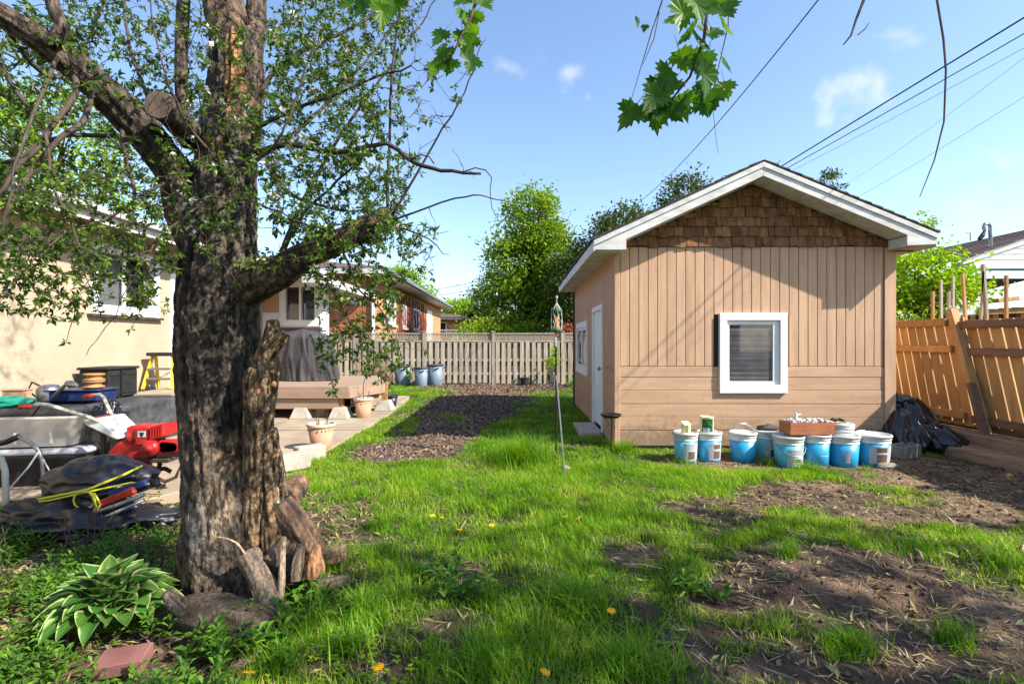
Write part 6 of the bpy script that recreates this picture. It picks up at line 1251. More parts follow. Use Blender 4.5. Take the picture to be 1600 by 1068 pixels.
# ---------------------------------------------------------------- hosta 
hc = G(172, 985); hc = (-1.80, 2.30)
hosta = thing('hosta', 'variegated hosta clump with green leaves edged in cream', 'hosta', (hc[0], hc[1], gzf(*hc)))
def hleaf(seed):
    rr = random.Random(seed); nu, nv = 13, 15; V = []; C_ = []; Lh = 1.0; rr_d = rr.uniform(.18, .45); cup = rr.uniform(.15, .6); wv = rr.uniform(0, 6)
    for i in range(nu):
        t = i / (nu - 1); w_ = (math.sin(PI * t ** .75) ** .85 if t < 1 else 0) * .36 + .004
        for j in range(nv):
            s = (j / (nv - 1)) * 2 - 1; zc = .10 * math.sin(PI * min(t * 1.2, 1)) - rr_d * t * t + cup * (abs(s) ** 1.6) * w_ * 1.1 + .02 * math.sin(9 * t + wv + 2 * s) * abs(s) + .006 * math.cos(s * 14)
            V.append((s * w_, t, zc)); e = abs(s) ** 1.0; edge = max(e - (.74 + .07 * math.sin(t * 17 + seed)), 0) / .10 + max(t - .94, 0) * 8; edge = min(edge, 1)
            g = (.05 + .015 * math.sin(seed), .14 + .03 * math.cos(i * .9 + abs(s) * 22), .02); cr = (.36, .43, .16)
            C_.append(tuple(g[k] * (1 - edge) + cr[k] * edge for k in range(3)))
    Fc = [(i * nv + j, i * nv + j + 1, (i + 1) * nv + j + 1, (i + 1) * nv + j) for i in range(nu - 1) for j in range(nv - 1)]
    me = bpy.data.meshes.new('leaf'); me.from_pydata(V, [], Fc); me.materials.append(m_hosta); me.shade_smooth()
    a = me.color_attributes.new("Col", 'FLOAT_COLOR', 'POINT'); a.data.foreach_set('color', np.array([c + (1,) for c in C_], np.float32).ravel()); return me
hm = [hleaf(i) for i in range(8)]; st = MB()
for i in range(84):
    ring_ = (i / 84) ** .6; a = i * 2.39996; r_ = .015 + .150 * ring_; sz = R.uniform(.095, .13); el = 1.40 - 1.35 * ring_ + R.uniform(-.12, .12)
    base = Vector((math.cos(a) * r_ * 1.15, math.sin(a) * r_, .10 + .10 * (1 - ring_)))
    o = bpy.data.objects.new('leaf', hm[i % 8]); COL.objects.link(o); o.parent = hosta; o.location = base; o.scale = (sz * R.uniform(.9, 1.15), sz, sz * R.uniform(.8, 1.3))
    o.rotation_euler = Euler((el, 0, a - PI / 2 + R.uniform(-.3, .3)), 'XYZ'); st.tube([(math.cos(a) * .03, math.sin(a) * .03, -.02), base * .6 + Vector((0, 0, .02)), base], [.005, .004, .003], 5)
tag(st.build('stems', m_stemg, hosta, local=True), kind='stuff')
# reddish dry stalks behind the hosta
for (px, py, n_, h_) in ((225, 900, 12, .28), (5, 890, 10, .3), (120, 870, 7, .25), (165, 850, 5, .35)):
    b = MB(); x_, y_ = G(px, py)
    for k in range(n_):
        q0 = Vector((x_ + R.gauss(0, .05), y_ + R.gauss(0, .05), 0)); b.tube([q0, q0 + Vector((R.gauss(0, .03), 0, h_ * .5)), q0 + Vector((R.gauss(0, .06), R.gauss(0, .03), h_ * R.uniform(.7, 1.1)))], [.004, .003, .0015], 5)
    tag(b.build('dry_stalks', m_twig), {225: 'clump of reddish dry stalks between hosta and trunk', 5: 'dry stalks at the left edge in front of the black sheet', 120: 'sparse dry stalks in the weeds left of the hosta top', 165: 'thin tall stalks rising in front of the metal plate'}[px], 'dry plant')
# dandelions
heads = [(768, 827), (676, 811), (690, 815), (718, 834), (818, 785), (924, 906), (955, 962), (592, 1058), (851, 1063), (388, 1062), (884, 813), (905, 815), (1577, 742)]
dm = MB()
for k in range(26):
    a = k * 2.4; r_ = .016 * math.sqrt(k / 26); dm.add([(r_ * math.cos(a) + dx, r_ * math.sin(a) + dy, .006 + .005 * (1 - k / 26) + dz) for (dx, dy, dz) in ((0, 0, 0), (.007 * math.cos(a + .5), .007 * math.sin(a + .5), .002), (.012 * math.cos(a), .012 * math.sin(a), -.001), (.007 * math.cos(a - .5), .007 * math.sin(a - .5), .002))], [(0, 1, 2, 3)])
dm.lathe([(.003, 0), (.011, .004), (.014, .007), (.001, .009)], seg=8)
dt = thing('dandelion', 'yellow dandelion flower in the lawn', 'dandelion', (0, 0, 0), 0, 'dandelions in the grass')
dm.build('flower_head', m_dand, dt, local=True); MB().tube([(0, 0, .003), (.004, 0, -.03), (0, .004, -.09)], .0022, 5).build('stem', m_stemg, dt, local=True)
for i, (px, py) in enumerate(heads):
    o = dt if i == 0 else copy_tree(dt); zt = .06
    o['label'] = 'yellow dandelion flower ' + ['alone between the rod and the tree in the middle lawn', 'left one of a close pair, nearest the tree stump logs', 'right one of a close pair, nearest the logs', 'just below and right of the close pair', 'farthest back, in the sunny lawn', 'small and alone, halfway to the big bare patch', 'large and round, in front of the dark weed clump', 'at the bottom edge, left of centre', 'at the bottom edge, right of centre', 'at the bottom edge among the log chips', 'farther right, left one of two in the mid lawn', 'farther right, right one of two in the mid lawn', 'at the far right by the landscape timber'][i]
    d = F * (H - zt) / (py - 534); x_ = (px - 800) / F * d; o.location = (x_, d, gzf(x_, d) + .075); o.rotation_euler = (R.uniform(.1, .5), R.uniform(-.3, .3), i); s_ = .85 if d < 3 else .8; o.scale = (s_, s_, s_)

# ---------------------------------------------------------------- maple overhead (trunk behind the viewer, boughs hanging into view)
def mleaf():
    o = [(0, 0), (.08, .05), (.30, -.02), (.26, .08), (.46, .14), (.40, .22), (.52, .34), (.36, .34), (.40, .46), (.26, .42), (.20, .44), (.26, .62), (.18, .62), (.16, .76), (.09, .72), (0, .98)]
    o = o + [(-x_, y_) for x_, y_ in o[-2:0:-1]]; z_ = [-.10 * abs(x_) ** 1.2 - .15 * y_ ** 2 for x_, y_ in o]; vs = [(x_, y_, q_) for (x_, y_), q_ in zip(o, z_)] + [(0, .3, .06)]; n = len(o)
    me = bpy.data.meshes.new('leaf'); vs += [(-.012, 0, 0), (.012, 0, 0), (.006, -.5, .12), (-.006, -.5, .12)]; me.from_pydata(vs, [], [(i, (i + 1) % n, n) for i in range(n)] + [(n + 1, n + 2, n + 3, n + 4)]); me.materials.append(m_maple); return me
MLf = mleaf()
mp = thing('maple_tree', 'maple whose boughs with big lobed leaves hang into the top of the picture', 'tree', (6.6, -3.6, 0))
tb = MB(); tb.tube([(6.6, -3.6, -.1), (6.55, -3.6, 1.2), (6.6, -3.5, 2.8), (6.7, -3.4, 4.5)], [.34, .27, .24, .18], 20); tb.build('trunk', m_barkn, mp, smooth=True)
bb = MB(); crown = []
for (e, r_) in (((9.0, -1.2, 6.8), .10), ((7.4, .4, 6.6), .10), ((10.4, -2.4, 6.0), .09), ((5.6, -1.2, 5.8), .08), ((8.0, -3.6, 8.0), .11), ((6.2, .6, 5.0), .06), ((3.2, 1.2, 4.0), .05), ((1.2, 1.8, 3.6), .03), ((11.5, -.6, 5.6), .06), ((8.8, 1.2, 5.8), .06)):
    s = Vector((6.65, -3.45, R.uniform(2.8, 4.3))); e = Vector(e); m_ = (s + e) / 2 + Vector((R.uniform(-.3, .3), R.uniform(-.3, .3), .4)); bb.tube([s, (s + m_) / 2 + Vector((0, 0, .2)), m_, (m_ + e) / 2, e], [r_, r_ * .8, r_ * .6, r_ * .4, r_ * .15], 8); crown.append((m_, e))
def hang(pts_, r0): bb.tube([P(*p) for p in pts_], [r0 * (1 - .75 * i / len(pts_)) for i in range(len(pts_))], 6)
h1 = [(1200, -250, 2.3), (1150, -120, 2.2), (1110, -30, 2.1), (1100, 60, 2.05), (1078, 120, 2.0), (1050, 155, 2.0)]
h2 = [(900, -220, 2.3), (800, -120, 2.3), (752, -20, 2.2), (735, 30, 2.15), (712, 75, 2.1), (700, 95, 2.1)]
h3 = [(700, -200, 2.3), (620, -90, 2.3), (585, -20, 2.25), (560, 5, 2.2)]
for hh_ in (h1, h2, h3): hang(hh_, .010)
for hh_ in (h1, h2, h3):
    e = P(*hh_[0]); s = Vector((1.2, 1.8, 3.6)); bb.tube([s, (s + e) / 2 + Vector((0, 0, .15)), e], [.02, .015, .010], 6)
bb.build('boughs', m_barkn, mp, smooth=True)
def mlf(pos, sc, rx, rz, ry=0):
    o = bpy.data.objects.new('leaf', MLf); COL.objects.link(o); o.parent = mp; o.location = Vector(pos) - Vector(mp.location); o.rotation_euler = (rx, ry, rz); o.scale = (sc, sc, sc)
for (px, py, s) in ((1090, 0, .14), (1110, 5, .13), (1065, 0, .13), (1130, 5, .12), (1085, 70, .13), (1060, 90, .12), (1098, 92, .12), (1048, 140, .14), (1064, 160, .13), (1090, 155, .12), (1112, 150, .12), (1022, 180, .12), (1035, 140, .12), (730, 60, .12), (708, 88, .12), (728, 5, .12), (1120, 20, .14), (1080, 15, .15), (1105, 55, .14), (1135, 100, .12), (1070, 60, .13), (1108, 110, .15), (1055, 120, .13), (1080, 150, .14), (1040, 150, .13), (1100, 165, .12), (1015, 165, .15), (1002, 175, .13), (1050, 180, .12), (1075, 95, .12), (1128, 45, .12), (1060, 35, .12), (1095, 135, .13), (1030, 165, .12), (1070, 170, .11), (1125, 140, .1),
                    (745, 10, .12), (722, 30, .13), (740, 50, .11), (712, 70, .12), (695, 95, .12), (725, 85, .11), (700, 60, .1), (748, 70, .09), (690, 110, .1), (735, 100, .1), (755, 30, .1), (715, 105, .1), (575, 5, .13), (600, 15, .12), (550, 10, .12), (590, 0, .12), (1000, 40, .05), (1005, 52, .04), (620, 5, .1), (755, -10, .12)):
    d = R.uniform(1.95, 2.25); mlf(P(px + R.uniform(-8, 8), py - 14, d), s * 1.0, R.uniform(-2.1, -1.15), R.uniform(-1.0, 1.0), R.uniform(-.7, .7))
LS = []
for (m_, e) in crown[:6] + crown[8:]:
    for _ in range(50):
        t = R.uniform(.1, 1.1); c_ = m_ + (e - m_) * t; cc = c_ + Vector((R.gauss(0, .75), R.gauss(0, .6), R.gauss(0, .5)))
        if cc.y > .35 * cc.x + .3 or cc.x < 4.2: continue
        cc.y -= .45
        for _ in range(13): LS.append((np.array(cc) + rng.normal(0, .17, 3), rng.normal(0, 1, 3)))
m_maplem = LEAF('maple_mass', (.035, .11, .008), (.10, .22, .012), trans=.5)
leaves('leaf_mass', LS, 1, .16, m_maplem, mp, wr=.95)
# thin bare twigs hanging from the same boughs
for (L_, nm) in (([(1355, -120, 2.2, 3), (1350, 0, 2.1, 2.5), (1338, 30, 2.05, 2), (1330, 55, 2.0, 1.6), (1318, 70, 2.0, 1)], 0), ([(1340, 55, 2.0, .9), (1352, 45, 2.0, .9), (1358, 36, 2.0, .6)], 0), ([(1460, -120, 2.3, 2), (1464, 0, 2.2, 1.7), (1474, 60, 2.2, 1.6), (1478, 110, 2.2, 1.5), (1475, 190, 2.2, 1.3), (1460, 250, 2.2, 1), (1437, 308, 2.2, .6)], 0),
                 ([(1045, -80, 2.4, 1.4), (1035, 0, 2.3, 1.2), (1018, 50, 2.3, 1), (1000, 110, 2.3, .7), (982, 170, 2.3, .4)], 0), ([(1030, 20, 2.3, .8), (1022, 60, 2.3, .8), (1005, 100, 2.3, .5)], 0), ([(1140, -60, 2.3, 1.2), (1138, 40, 2.2, 1), (1125, 95, 2.2, .8), (1112, 150, 2.2, .5), (1118, 210, 2.2, .4), (1122, 240, 2.2, .3)], 0)):
    b = MB(); b.tube([P(a, b_, d) for (a, b_, d, r) in L_], [r / F * d for (a, b_, d, r) in L_], 5); tag(b.build('hanging_twig', m_twig, mp))

# ---------------------------------------------------------------- overhead cables
def cable(name, a, b_, r, label, sag=.5):
    a, b_ = P(*a), P(*b_); pts_ = [a + (b_ - a) * t - Vector((0, 0, sag * 4 * t * (1 - t))) for t in [i / 24 for i in range(25)]]
    return tag(MB().tube(pts_, r, 6).build(name, m_wire, smooth=True), label, 'cable')
cable('overhead_cable', (1430, -195, 6), (985, 325, 24), .011, 'single cable crossing from top centre down behind the trees', .45)
def cab3(pts_, r, label):
    C_, rr_ = catmull(pts_, [r] * len(pts_), 50); tag(MB().tube([Vector(p) for p in C_], r, 6).build('overhead_cable', m_wire, smooth=True), label, 'cable')
def near(dx, dz, r, label, s=0): cab3([(8.17 + dx, -2.5, 6.24 + dz), (6.6 + dx, 2.2, 5.38 + dz - s * .6), (5.5 + dx, 5.5, 4.77 + dz - s), (4.5 + dx * .6, 8.5, 4.22 + dz * .5 - s * .5), (3.9, 10.3, 3.86), (3.2, 10.5, 3.35)], r, label)
near(0, 0, .0095, 'thickest of the cables running down to the shed roof from the upper right')
near(.02, -.12, .006, 'thinner cable hanging close under the thickest one', .04)
near(.12, -.24, .0025, 'third cable from the upper right, hair thin', .02)
cab3([(1.9 + 2.4, 8.2, 4.20), (4.05, 8.0, 3.95), (3.85, 7.9, 3.6), (3.8, 7.9, 3.1)], .006, 'short cable loop dropping from the thick cable to the roof')
cable('overhead_cable', (1900, -40, 8), (1270, 345, 30), .005, 'fourth, lowest long thin cable right of the shed peak', .2)
cable('overhead_cable', (1640, 60, 12), (1300, 300, 30), .005, 'faint cable ending behind the right roof slope', .2)
cable('overhead_cable', (560, 470, 60), (800, 427, 60), .03, 'far power line over the brick house, upper', .3); cable('overhead_cable', (560, 476, 60), (800, 440, 60), .03, 'far power line over the brick house, lower', .3)

# ---------------------------------------------------------------- neighbouring buildings
def bricks(parent, mat, origin, du, length, z0, z1, cuts, L_=.215, Hh=.075, name='bricks'):
    b = MB(); o = Vector(origin); du = Vector(du); nrm = Vector((du.y, -du.x, 0)); row = 0; z_ = z0
    while z_ < z1:
        u = -(L_ / 2 if row % 2 else 0)
        while u < length:
            a, e = max(u, 0) + .006, min(u + L_, length) - .006
            if e - a > .02 and not any(c0 < (a + e) / 2 < c1 and d0 < z_ + Hh / 2 < d1 for (c0, c1, d0, d1) in cuts):
                p0, p1 = o + du * a, o + du * e; q0, q1 = p0 + nrm * .012, p1 + nrm * .012; zt = z_ + Hh - .010
                b.add([(*q0.xy, z_), (*q1.xy, z_), (*q1.xy, zt), (*q0.xy, zt), (*p0.xy, z_), (*p1.xy, z_), (*p1.xy, zt), (*p0.xy, zt)], [(0, 1, 2, 3), (4, 5, 1, 0), (3, 2, 6, 7), (5, 6, 2, 1), (4, 0, 3, 7)])
            u += L_
        z_ += Hh; row += 1
    tag(b.build(name, mat, parent), kind='stuff')
bh = thing('brick_house', 'long brick bungalow beyond the back fence with white windows under wide eaves', 'house', (-4.6, 16.6, 0))
BX = -4.55; BY = 16.5; BE = 32.5
MB().box(-16, BX, BY, BE, -.2, 3.42).build('wall', m_mortar, bh)
bwin = [(17.7, 18.55, 2.0, 2.98), (20.3, 20.9, 1.95, 2.8), (22.4, 23.5, 1.85, 2.8)]
# windows: screen x -> distance
def dy(px): return -BX * F / (800 - px)
WL = [(604, 617, 1.95, 2.90, 0), (628, 634, 1.9, 2.85, 0), (645, 654, 1.85, 2.85, 0)]
cuts = [(dy(a) - BY, dy(b_) - BY, z0, z1) for (a, b_, z0, z1, _) in WL] + [(dy(667) - BY, dy(674.5) - BY, 0, 3.0)]
bricks(bh, m_brickb, (BX, BY, 0), (0, 1, 0), BE - BY, 1.0, 3.40, cuts, name='side_bricks')
bricks(bh, m_brick, (-9.2, BY, 0), (1, 0, 0), 9.2 + BX, .9, 3.40, [], name='end_bricks')
for (a, b_, z0, z1, _) in WL:
    y0, y1 = dy(a), dy(b_); w = MB(); t_ = .09
    for (p, q_, r_, s_) in ((y0, y1, z0, z0 + t_), (y0, y1, z1 - t_, z1), (y0, y0 + t_, z0 + t_, z1 - t_), (y1 - t_, y1, z0 + t_, z1 - t_), ((y0 + y1) / 2 - .03, (y0 + y1) / 2 + .03, z0 + t_, z1 - t_)): w.box(BX - .02, BX + .04, p, q_, r_, s_)
    w = w.build('window', m_white, bh); MB().box(BX + .001, BX + .008, y0 + t_, y1 - t_, z0 + t_, z1 - t_).build('pane', m_curt, w); MB().box(BX - .02, BX + .10, y0 - .1, y1 + .1, z0 - .10, z0 - .02).build('sill', m_concw, w)
MB().box(BX - .02, BX + .03, dy(667), dy(674.5), .6, 3.0).build('door', m_white, bh)
EZb = 3.42; EO = .62
MB().box(-16, BX + EO, BY - .75, BE + .6, EZb, EZb + .03).build('soffit', m_whiteold, bh)
MB().box(BX + EO, BX + EO + .03, BY - .78, BE + .6, EZb - .02, EZb + .17).build('fascia', m_whiteold, bh); MB().box(-16, BX + EO, BY - .78, BY - .751, EZb - .02, EZb + .17).build('fascia', m_whiteold, bh)
MB().box(BX + EO + .03, BX + EO + .14, BY - .78, BE + .6, EZb + .05, EZb + .16).build('gutter', m_steel, bh)
MB().add([(BX + EO + .1, BY - .8, EZb + .17), (BX + EO + .1, BE + .7, EZb + .17), (-12, BE - 3, EZb + 1.7), (-12, BY + 5.5, EZb + 1.7), (-20, BY - .8, EZb + .17), (-20, BE, EZb + .17)], [(0, 1, 2, 3), (0, 3, 4), (3, 2, 5, 4)]).build('roof', m_brownsh, bh)
MB().tube([(BX + EO + .05, BY - .6, EZb + .06), (BX + EO - .1, BY - .5, EZb - .12), (BX + .3, BY - .2, EZb - .22), (BX + .10, BY - .06, EZb - .35), (BX + .08, BY - .05, 2.6), (BX + .08, BY - .05, .5)], .06, 8).build('downpipe', m_white, bh)
# dark-red streaks standing for marks on the side wall, built as thin tubes
cv = MB()
for i in range(150):
    y0 = R.uniform(dy(620), dy(664)); p0 = Vector((BX + .03, y0, 1.0)); n_ = R.randint(4, 7); pts_ = [p0]
    for k in range(n_): pts_.append(pts_[-1] + Vector((0, R.gauss(0, .16), R.uniform(.18, .42))))
    cv.tube([Vector((BX + .03, p.y, min(p.z, 3.2))) for p in pts_], .016, 4)
tag(cv.build('wall_streaks', M('dark_red_streak', (.17, .045, .03), (.12, .03, .02), island=.4), bh), kind='stuff')
# second little bungalow further on
h2_ = thing('far_bungalow', 'small buff brick bungalow with flat-pitched roof beyond the long brick house', 'house', (-5, 40, 0))
MB().box(-8.5, -3.7, 40, 47, -.2, 3.02).build('wall', m_brickb, h2_); MB().box(-8.6, -3.1, 39.2, 48, 3.02, 3.2).build('eave', m_whiteold, h2_)
MB().add([(-8.6, 39.1, 3.2), (-3.0, 39.1, 3.2), (-3.0, 48, 3.2), (-8.6, 48, 3.2), (-6, 42, 3.75), (-6, 46, 3.75)], [(0, 1, 4), (1, 2, 5, 4), (2, 3, 5), (3, 0, 4, 5)]).build('roof', m_brownsh, h2_)
w = MB().box(-5.95, -5.1, 39.95, 40.02, 1.9, 2.85).build('window', m_white, h2_); MB().box(-5.85, -5.2, 39.93, 39.949, 2.0, 2.75).build('pane', m_dark, w)
MB().box(-3.69, -3.66, 41.5, 43, 1.4, 2.6).build('garage_door', m_white, h2_)
lt = thing('far_lattice_fence', 'far pale lattice fence in front of the small bungalow', 'fence', (-4.6, 36, 0))
for k in range(20): MB().bar((-6.0 + k * .16, 36, .3), (-5.85 + k * .16, 36, 2.1), .05, .03, up=(0, 1, 0)).build('slat', m_greyw, lt)
MB().box(-6.1, -2.8, 35.95, 36.05, 2.08, 2.16).build('rail', m_greyw, lt); MB().box(-3.1, -2.7, 35.9, 36.1, 0, 2.0).build('post', m_concw, lt)
# house on the right
rh = thing('neighbour_house', 'neighbouring house on the right with brown shingle roof and white gable end', 'house', (11, 13, 0))
MB().box(10.9, 20, 14.2, 22, -.1, 3.05).build('wall', m_brownw, rh)
y_ = 13.6
def PZ(px, py, d): q_ = P(px, py, d); return (q_.x, q_.z)
gp = [PZ(1500, 417, y_), PZ(1650, 418, y_), PZ(1800, 418, y_), PZ(1800, 300, y_), PZ(1620, 366, y_), PZ(1523, 404, y_)]
gp = [PZ(1505, 419, y_), PZ(1890, 419, y_), PZ(1880, 409, y_), PZ(1697, 344, y_), PZ(1515, 409, y_)]
MB().prism(gp, y_, y_ + .5).build('gable_end', m_whiteold, rh)
for k in range(5): MB().prism([PZ(1530 + k * 28, 404 - k * 9, y_), PZ(1860 - k * 28, 404 - k * 9, y_), PZ(1860 - k * 28, 405.5 - k * 9, y_), PZ(1530 + k * 28, 405.5 - k * 9, y_)], y_ - .012, y_ - .002).build('siding_lap', m_whiteold, rh)
MB().prism([PZ(1503, 413, y_), PZ(1697, 348, y_), PZ(1697, 341, y_), PZ(1503, 406, y_)], y_ - .05, y_ - .014).build('rake_board', m_white, rh)
a0, a1, a2, a3 = P(1500, 404, y_ - .1), P(1900, 262, y_ - .1), P(1900, 262, 26), P(1478, 412, 24)
rr_ = MB(); A = P(1506, 405, 13.5); Bq = P(1697, 338, 13.5); Cc = Bq + Vector((0, 9, 0)); Dd = A + Vector((0, 9, 0))
n = 12
for i in range(n):
    p0, p1 = A + (Bq - A) * (i / n), A + (Bq - A) * ((i + 1) / n); up_ = Vector((0, 0, .02)); rr_.add([p0 + up_, p1, p1 + Vector((0, 14, 0)), p0 + Vector((0, 14, 0)) + up_, p0 - up_, p1 - up_, p1 + Vector((0, 14, 0)) - up_, p0 + Vector((0, 14, 0)) - up_], [(0, 1, 2, 3), (4, 5, 6, 7), (0, 1, 5, 4), (1, 2, 6, 5), (2, 3, 7, 6), (3, 0, 4, 7)])
tag(rr_.build('roof', m_brownsh, rh), kind=None)
mb_ = MB(); mb_.tube([P(1548, 392, 14), P(1547, 352, 14), P(1544, 349, 14), P(1539, 350, 14), P(1537, 355, 14), P(1539, 360, 14)], .045, 8).build('service_mast', m_steel, rh); MB().tube([P(1539, 360, 14), P(1535, 368, 14), P(1530, 374, 14)], [.03, .06, .05], 6).build('drip_loop', m_blackm, rh)
MB().tube([P(1516, 376, 16), P(1516, 364, 16), P(1510, 364, 16)], .02, 6).build('aerial', m_steel, rh)
aw = thing('white_canopy', 'long white corrugated canopy sloping over the neighbour yard', 'canopy', (9, 11, 1.5))
A, Bq = P(1440, 487, 11.5), P(1760, 466, 11.5); A2, B2 = P(1440, 479, 13.5), P(1760, 398, 13.5)
for k in range(16):
    p0, p1 = A + (Bq - A) * (k / 16), A + (Bq - A) * ((k + 1) / 16); r0, r1 = A2 + (B2 - A2) * (k / 16), A2 + (B2 - A2) * ((k + 1) / 16); dz_ = Vector((0, 0, .03)); MB().add([p0, p1, r1, r0, p0 - dz_, p1 - dz_ * 1.6, r1 - dz_ * 1.6, r0 - dz_], [(0, 1, 2, 3), (4, 5, 6, 7), (0, 1, 5, 4), (1, 2, 6, 5), (2, 3, 7, 6), (3, 0, 4, 7)]).build('panel', m_white, aw)
for px in (1455, 1470, 1520, 1556, 1600, 1640): MB().box(*[v for v in (P(px, 0, 11.6).x - .06, P(px, 0, 11.6).x + .06)], 11.6, 11.72, 0, P(px, 489 - (px - 1440) * .06, 11.6).z - .06).build('post', m_postw, aw)
MB().bar(P(1440, 490, 11.6), P(1720, 478, 11.6), .1, .16).build('beam', m_postw, aw); MB().box(P(1440, 0, 13).x, P(1800, 0, 13).x, 13, 13.1, 0, 2.35).build('back_boards', m_brownw, aw)
for k, (px, py, w_) in enumerate(((1500, 492, 36), (1492, 488, 30), (1570, 470, 34))):
    tag(MB().bar(P(px - w_ / 2, py, 10.8), P(px + w_ / 2, py - 4, 10.8), .2, .09).build('stored_plank', m_wplast if k < 2 else m_cedarf, bevel=.01), ['lower pale plank stored behind the cedar fence', 'upper pale plank stored behind the cedar fence', 'orange plank stored high under the white canopy'][k], 'plank')
wr_ = tag(MB().rbox(P(1405, 490, 13.4), (1.7, 2, 1.1)).build('white_shed', m_white), 'small pale garden box glimpsed under the bright tree', 'shed')

# ---------------------------------------------------------------- trees beyond the fences
def tree(name, label, base, height, blobs, nclump, per, lsz, mat, trad=.16, cl=.35, wr=.7, droop=.1, group=None):
    t = thing(name, label, 'tree', base, 0, group); b0 = Vector(base); tk = MB(); top = b0 + Vector((0, 0, height * .8)); tp = [b0 + Vector((R.gauss(0, .02) * k, R.gauss(0, .02) * k, height * .8 * k / 6)) for k in range(7)]
    tk.tube(tp, [trad * (1 - .13 * k) for k in range(7)], 9); S_ = []
    wsum = sum(b[3] * b[4] * b[5] for b in blobs)
    for (cx, cy, cz, rx, ry, rz) in blobs:
        n_ = max(3, int(nclump * rx * ry * rz / wsum))
        for i in range(n_):
            v = rng.normal(0, 1, 3); v /= np.linalg.norm(v); q_ = R.uniform(.35, 1.0) ** .6; c_ = np.array([b0.x + cx + v[0] * rx * q_, b0.y + cy + v[1] * ry * q_, b0.z + cz + v[2] * rz * q_])
            if R.random() < .35:
                j = max(1, min(6, int((c_[2] - b0.z) / height * 6))); st_ = tp[j]; m_ = (Vector(c_) + st_) / 2 + Vector((0, 0, -.1)); tk.tube([st_, m_, Vector(c_)], [trad * .28, trad * .18, trad * .06], 5, cap=False)
            s_ = cl * R.uniform(.6, 1.3)
            for _ in range(per): S_.append((c_ + rng.normal(0, 1, 3) * np.array([s_, s_, s_ * .6]), v))
    tk.build('trunk', m_barkn, t, smooth=True); leaves('crown', S_, 1, lsz, mat, t, wr=wr, droop=droop)
    return t
def at(px, d): return ((px - 800) / F * d, d, 0)
tree('poplar_tree', 'tall loose green tree standing behind the middle of the back fence', at(832, 21.5), 8.3, [(0, 0, 6.3, 1.25, 1.3, 1.9), (-.5, 0, 4.6, 1.6, 1.5, 1.6), (.7, 0, 4.7, 1.4, 1.5, 1.6), (-.3, 0, 3.0, 2.1, 1.6, 1.3), (.9, 0, 2.9, 1.6, 1.6, 1.3), (-.1, 0, 1.6, 2.0, 1.5, .9)], 560, 58, .15, m_t1, .16, .28)
tree('dark_tree', 'dark dense tree beside the shed roof behind the fence', at(935, 19), 6.2, [(0, 0, 4.6, 1.2, 1.2, 1.2), (-.6, 0, 3.2, 1.3, 1.3, 1.5), (-.9, 0, 1.7, 1.2, 1.2, 1.1), (.9, 0, 5.0, 1.1, 1.2, 1.3)], 340, 50, .13, m_t2, .16, .26)
tree('olive_tree', 'olive-brown leafy tree top rising over the left roof slope', at(1078, 22), 8.3, [(0, 0, 7.2, 1.25, 1.2, 1.25), (-.6, 0, 6.0, 1.2, 1.3, 1.0), (-2.2, 0, 5.7, 1.6, 1.2, 1.0), (-3.2, 0, 5.0, 1.2, 1.2, 1.0)], 260, 52, .14, m_t2, .16, .24)
tree('distant_tree', 'small dark tree tip poking up behind the right roof slope', at(1296, 22), 8.8, [(0, 0, 8.1, .55, .4, .5), (.1, 0, 7.4, .4, .4, .5)], 26, 34, .12, m_t2, .08, .16)
tree('distant_tree', 'leafy shoot rising above the right eave corner of the shed', at(1450, 15), 4.9, [(0, 0, 4.75, .32, .3, .38), (-.1, 0, 4.0, .35, .3, .5)], 20, 22, .10, m_t3, .05, .14)
tree('bright_maple', 'bright yellow-green maple between the shed and the cedar fence', at(1436, 11.2), 3.5, [(.1, 0, 2.75, .95, .8, .62), (-.5, .2, 2.6, .9, .8, .6), (.5, 0, 2.3, .8, .7, .5), (-.6, 0, 1.9, .8, .7, .4)], 170, 44, .10, m_t3, .08, .17)
tree('spruce', 'dark conifer left of the tall green tree', at(762, 24), 5.2, [(0, 0, 4.3, .45, .45, .8), (0, 0, 3.2, .8, .8, .9), (-.1, 0, 2.0, 1.2, 1, 1)], 130, 46, .13, m_t4, .12, .22, wr=.35)
tree('garden_shrub', 'sunlit light green bush over the fence left of the tall tree', at(752, 20), 2.4, [(0, 0, 1.55, .8, .7, .7), (.9, 0, 1.3, .7, .6, .6)], 90, 36, .11, m_t3, .06, .2)
tree('garden_shrub', 'mid green bush over the fence under the tall tree', at(800, 19.5), 2.4, [(0, 0, 1.6, .9, .7, .6), (1.2, 0, 1.5, .8, .6, .6)], 90, 36, .12, m_t1, .06, .2)
tree('round_tree', 'bright green rounded tree behind the roof of the brick house', at(622, 34), 6.4, [(0, 0, 5.0, 1.9, 1.5, 1.3), (-1.5, 0, 5.0, 1.4, 1.5, 1.1), (1.3, 0, 4.4, 1.3, 1.3, .9)], 190, 36, .20, m_t3, .16, .3)
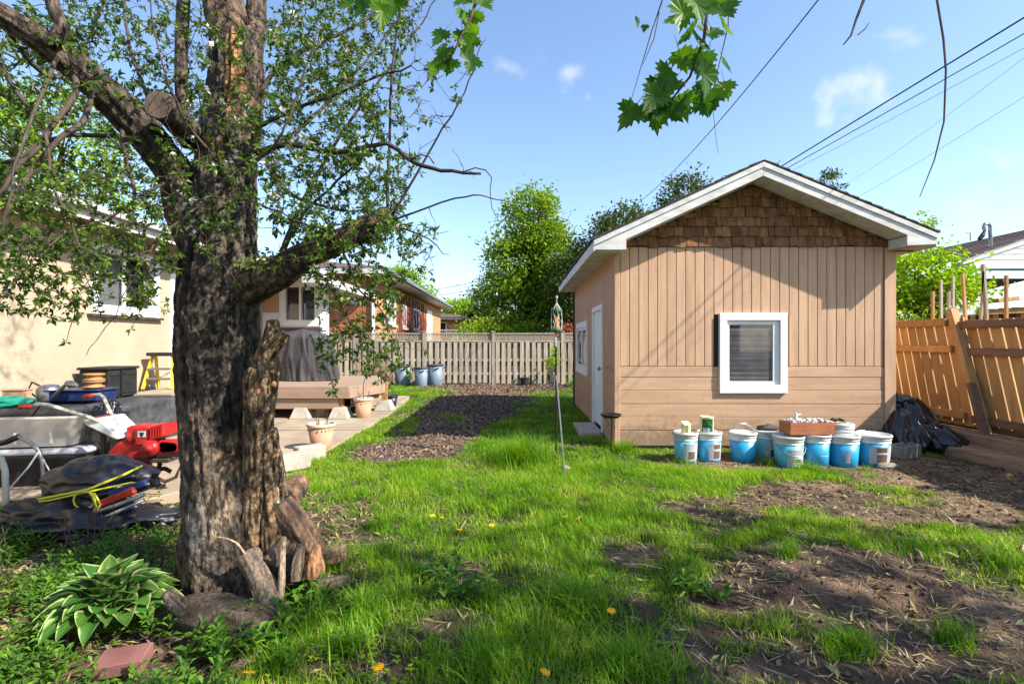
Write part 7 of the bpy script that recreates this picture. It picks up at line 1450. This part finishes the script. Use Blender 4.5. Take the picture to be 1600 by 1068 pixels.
tree('round_tree', 'small bright green tree right of the brick house roof end', at(718, 42), 4.8, [(0, 0, 3.9, 1.3, 1.2, 1.2), (-1, 0, 3.0, 1, 1, 1)], 100, 36, .22, m_t3, .16, .32)
for (px, hh, lb) in ((706, 4.9, 'dark far conifer at the end of the brick roof'), (728, 5.6, 'middle dark far conifer against the sky'), (740, 6.0, 'tallest of the far dark conifers'), (688, 5.3, 'far conifer nearest the brick roof')):
    tree('far_conifer', lb, at(px, 50), hh + 1, [(0, 0, hh, .35, .4, .9), (0, 0, hh - 1.2, .8, .7, .9), (0, 0, hh - 2.4, 1.2, 1, 1)], 60, 40, .2, m_t4, .15, .26, wr=.35)
t = tree('red_bush', 'reddish shrub behind the bird feeder at the fence', at(880, 17.5), 1.9, [(0, 0, 1.45, .35, .3, .45)], 26, 30, .10, m_red_leaf, .04, .12)
tree('fence_shrub', 'small green sapling by the fence corner below the feeder', at(866, 15.2), 1.0, [(0, 0, .75, .22, .2, .3)], 12, 20, .08, m_t3, .02, .09)
tree('roof_gap_tree', 'low dark tree filling the gap between shed and far fence', at(885, 24), 4.2, [(0, 0, 2.6, 2.2, 1, 1.6), (2, 0, 3.0, 2, 1, 1.5)], 200, 40, .15, m_t2, .12, .3)
tree('lime_tree', 'yellow-green tree behind the stucco house at the upper left', at(70, 17), 10, [(0, 0, 7.6, 2.6, 1.5, 2.2), (1.6, 0, 6.0, 1.8, 1.5, 1.3), (-2, 0, 8.5, 1.8, 1.5, 1.6)], 210, 30, .16, m_t3, .2, .3)
# far-off belt of trees that closes the horizon
HG = []
for i in range(560):
    a = rng.uniform(-75, 75); y_ = 62 + abs(rng.normal(0, 5)); hz = rng.uniform(0, 1) ** .6 * (3.2 + 1.2 * float(fbm([a * .13], [1.0], seed=5)[0]))
    for _ in range(14): HG.append((np.array([a, y_, hz]) + rng.normal(0, .7, 3) * np.array([1.2, 1, .6]), rng.normal(0, 1, 3)))
leaves('far_treeline', HG, 1, .75, m_t2, None, wr=.8)
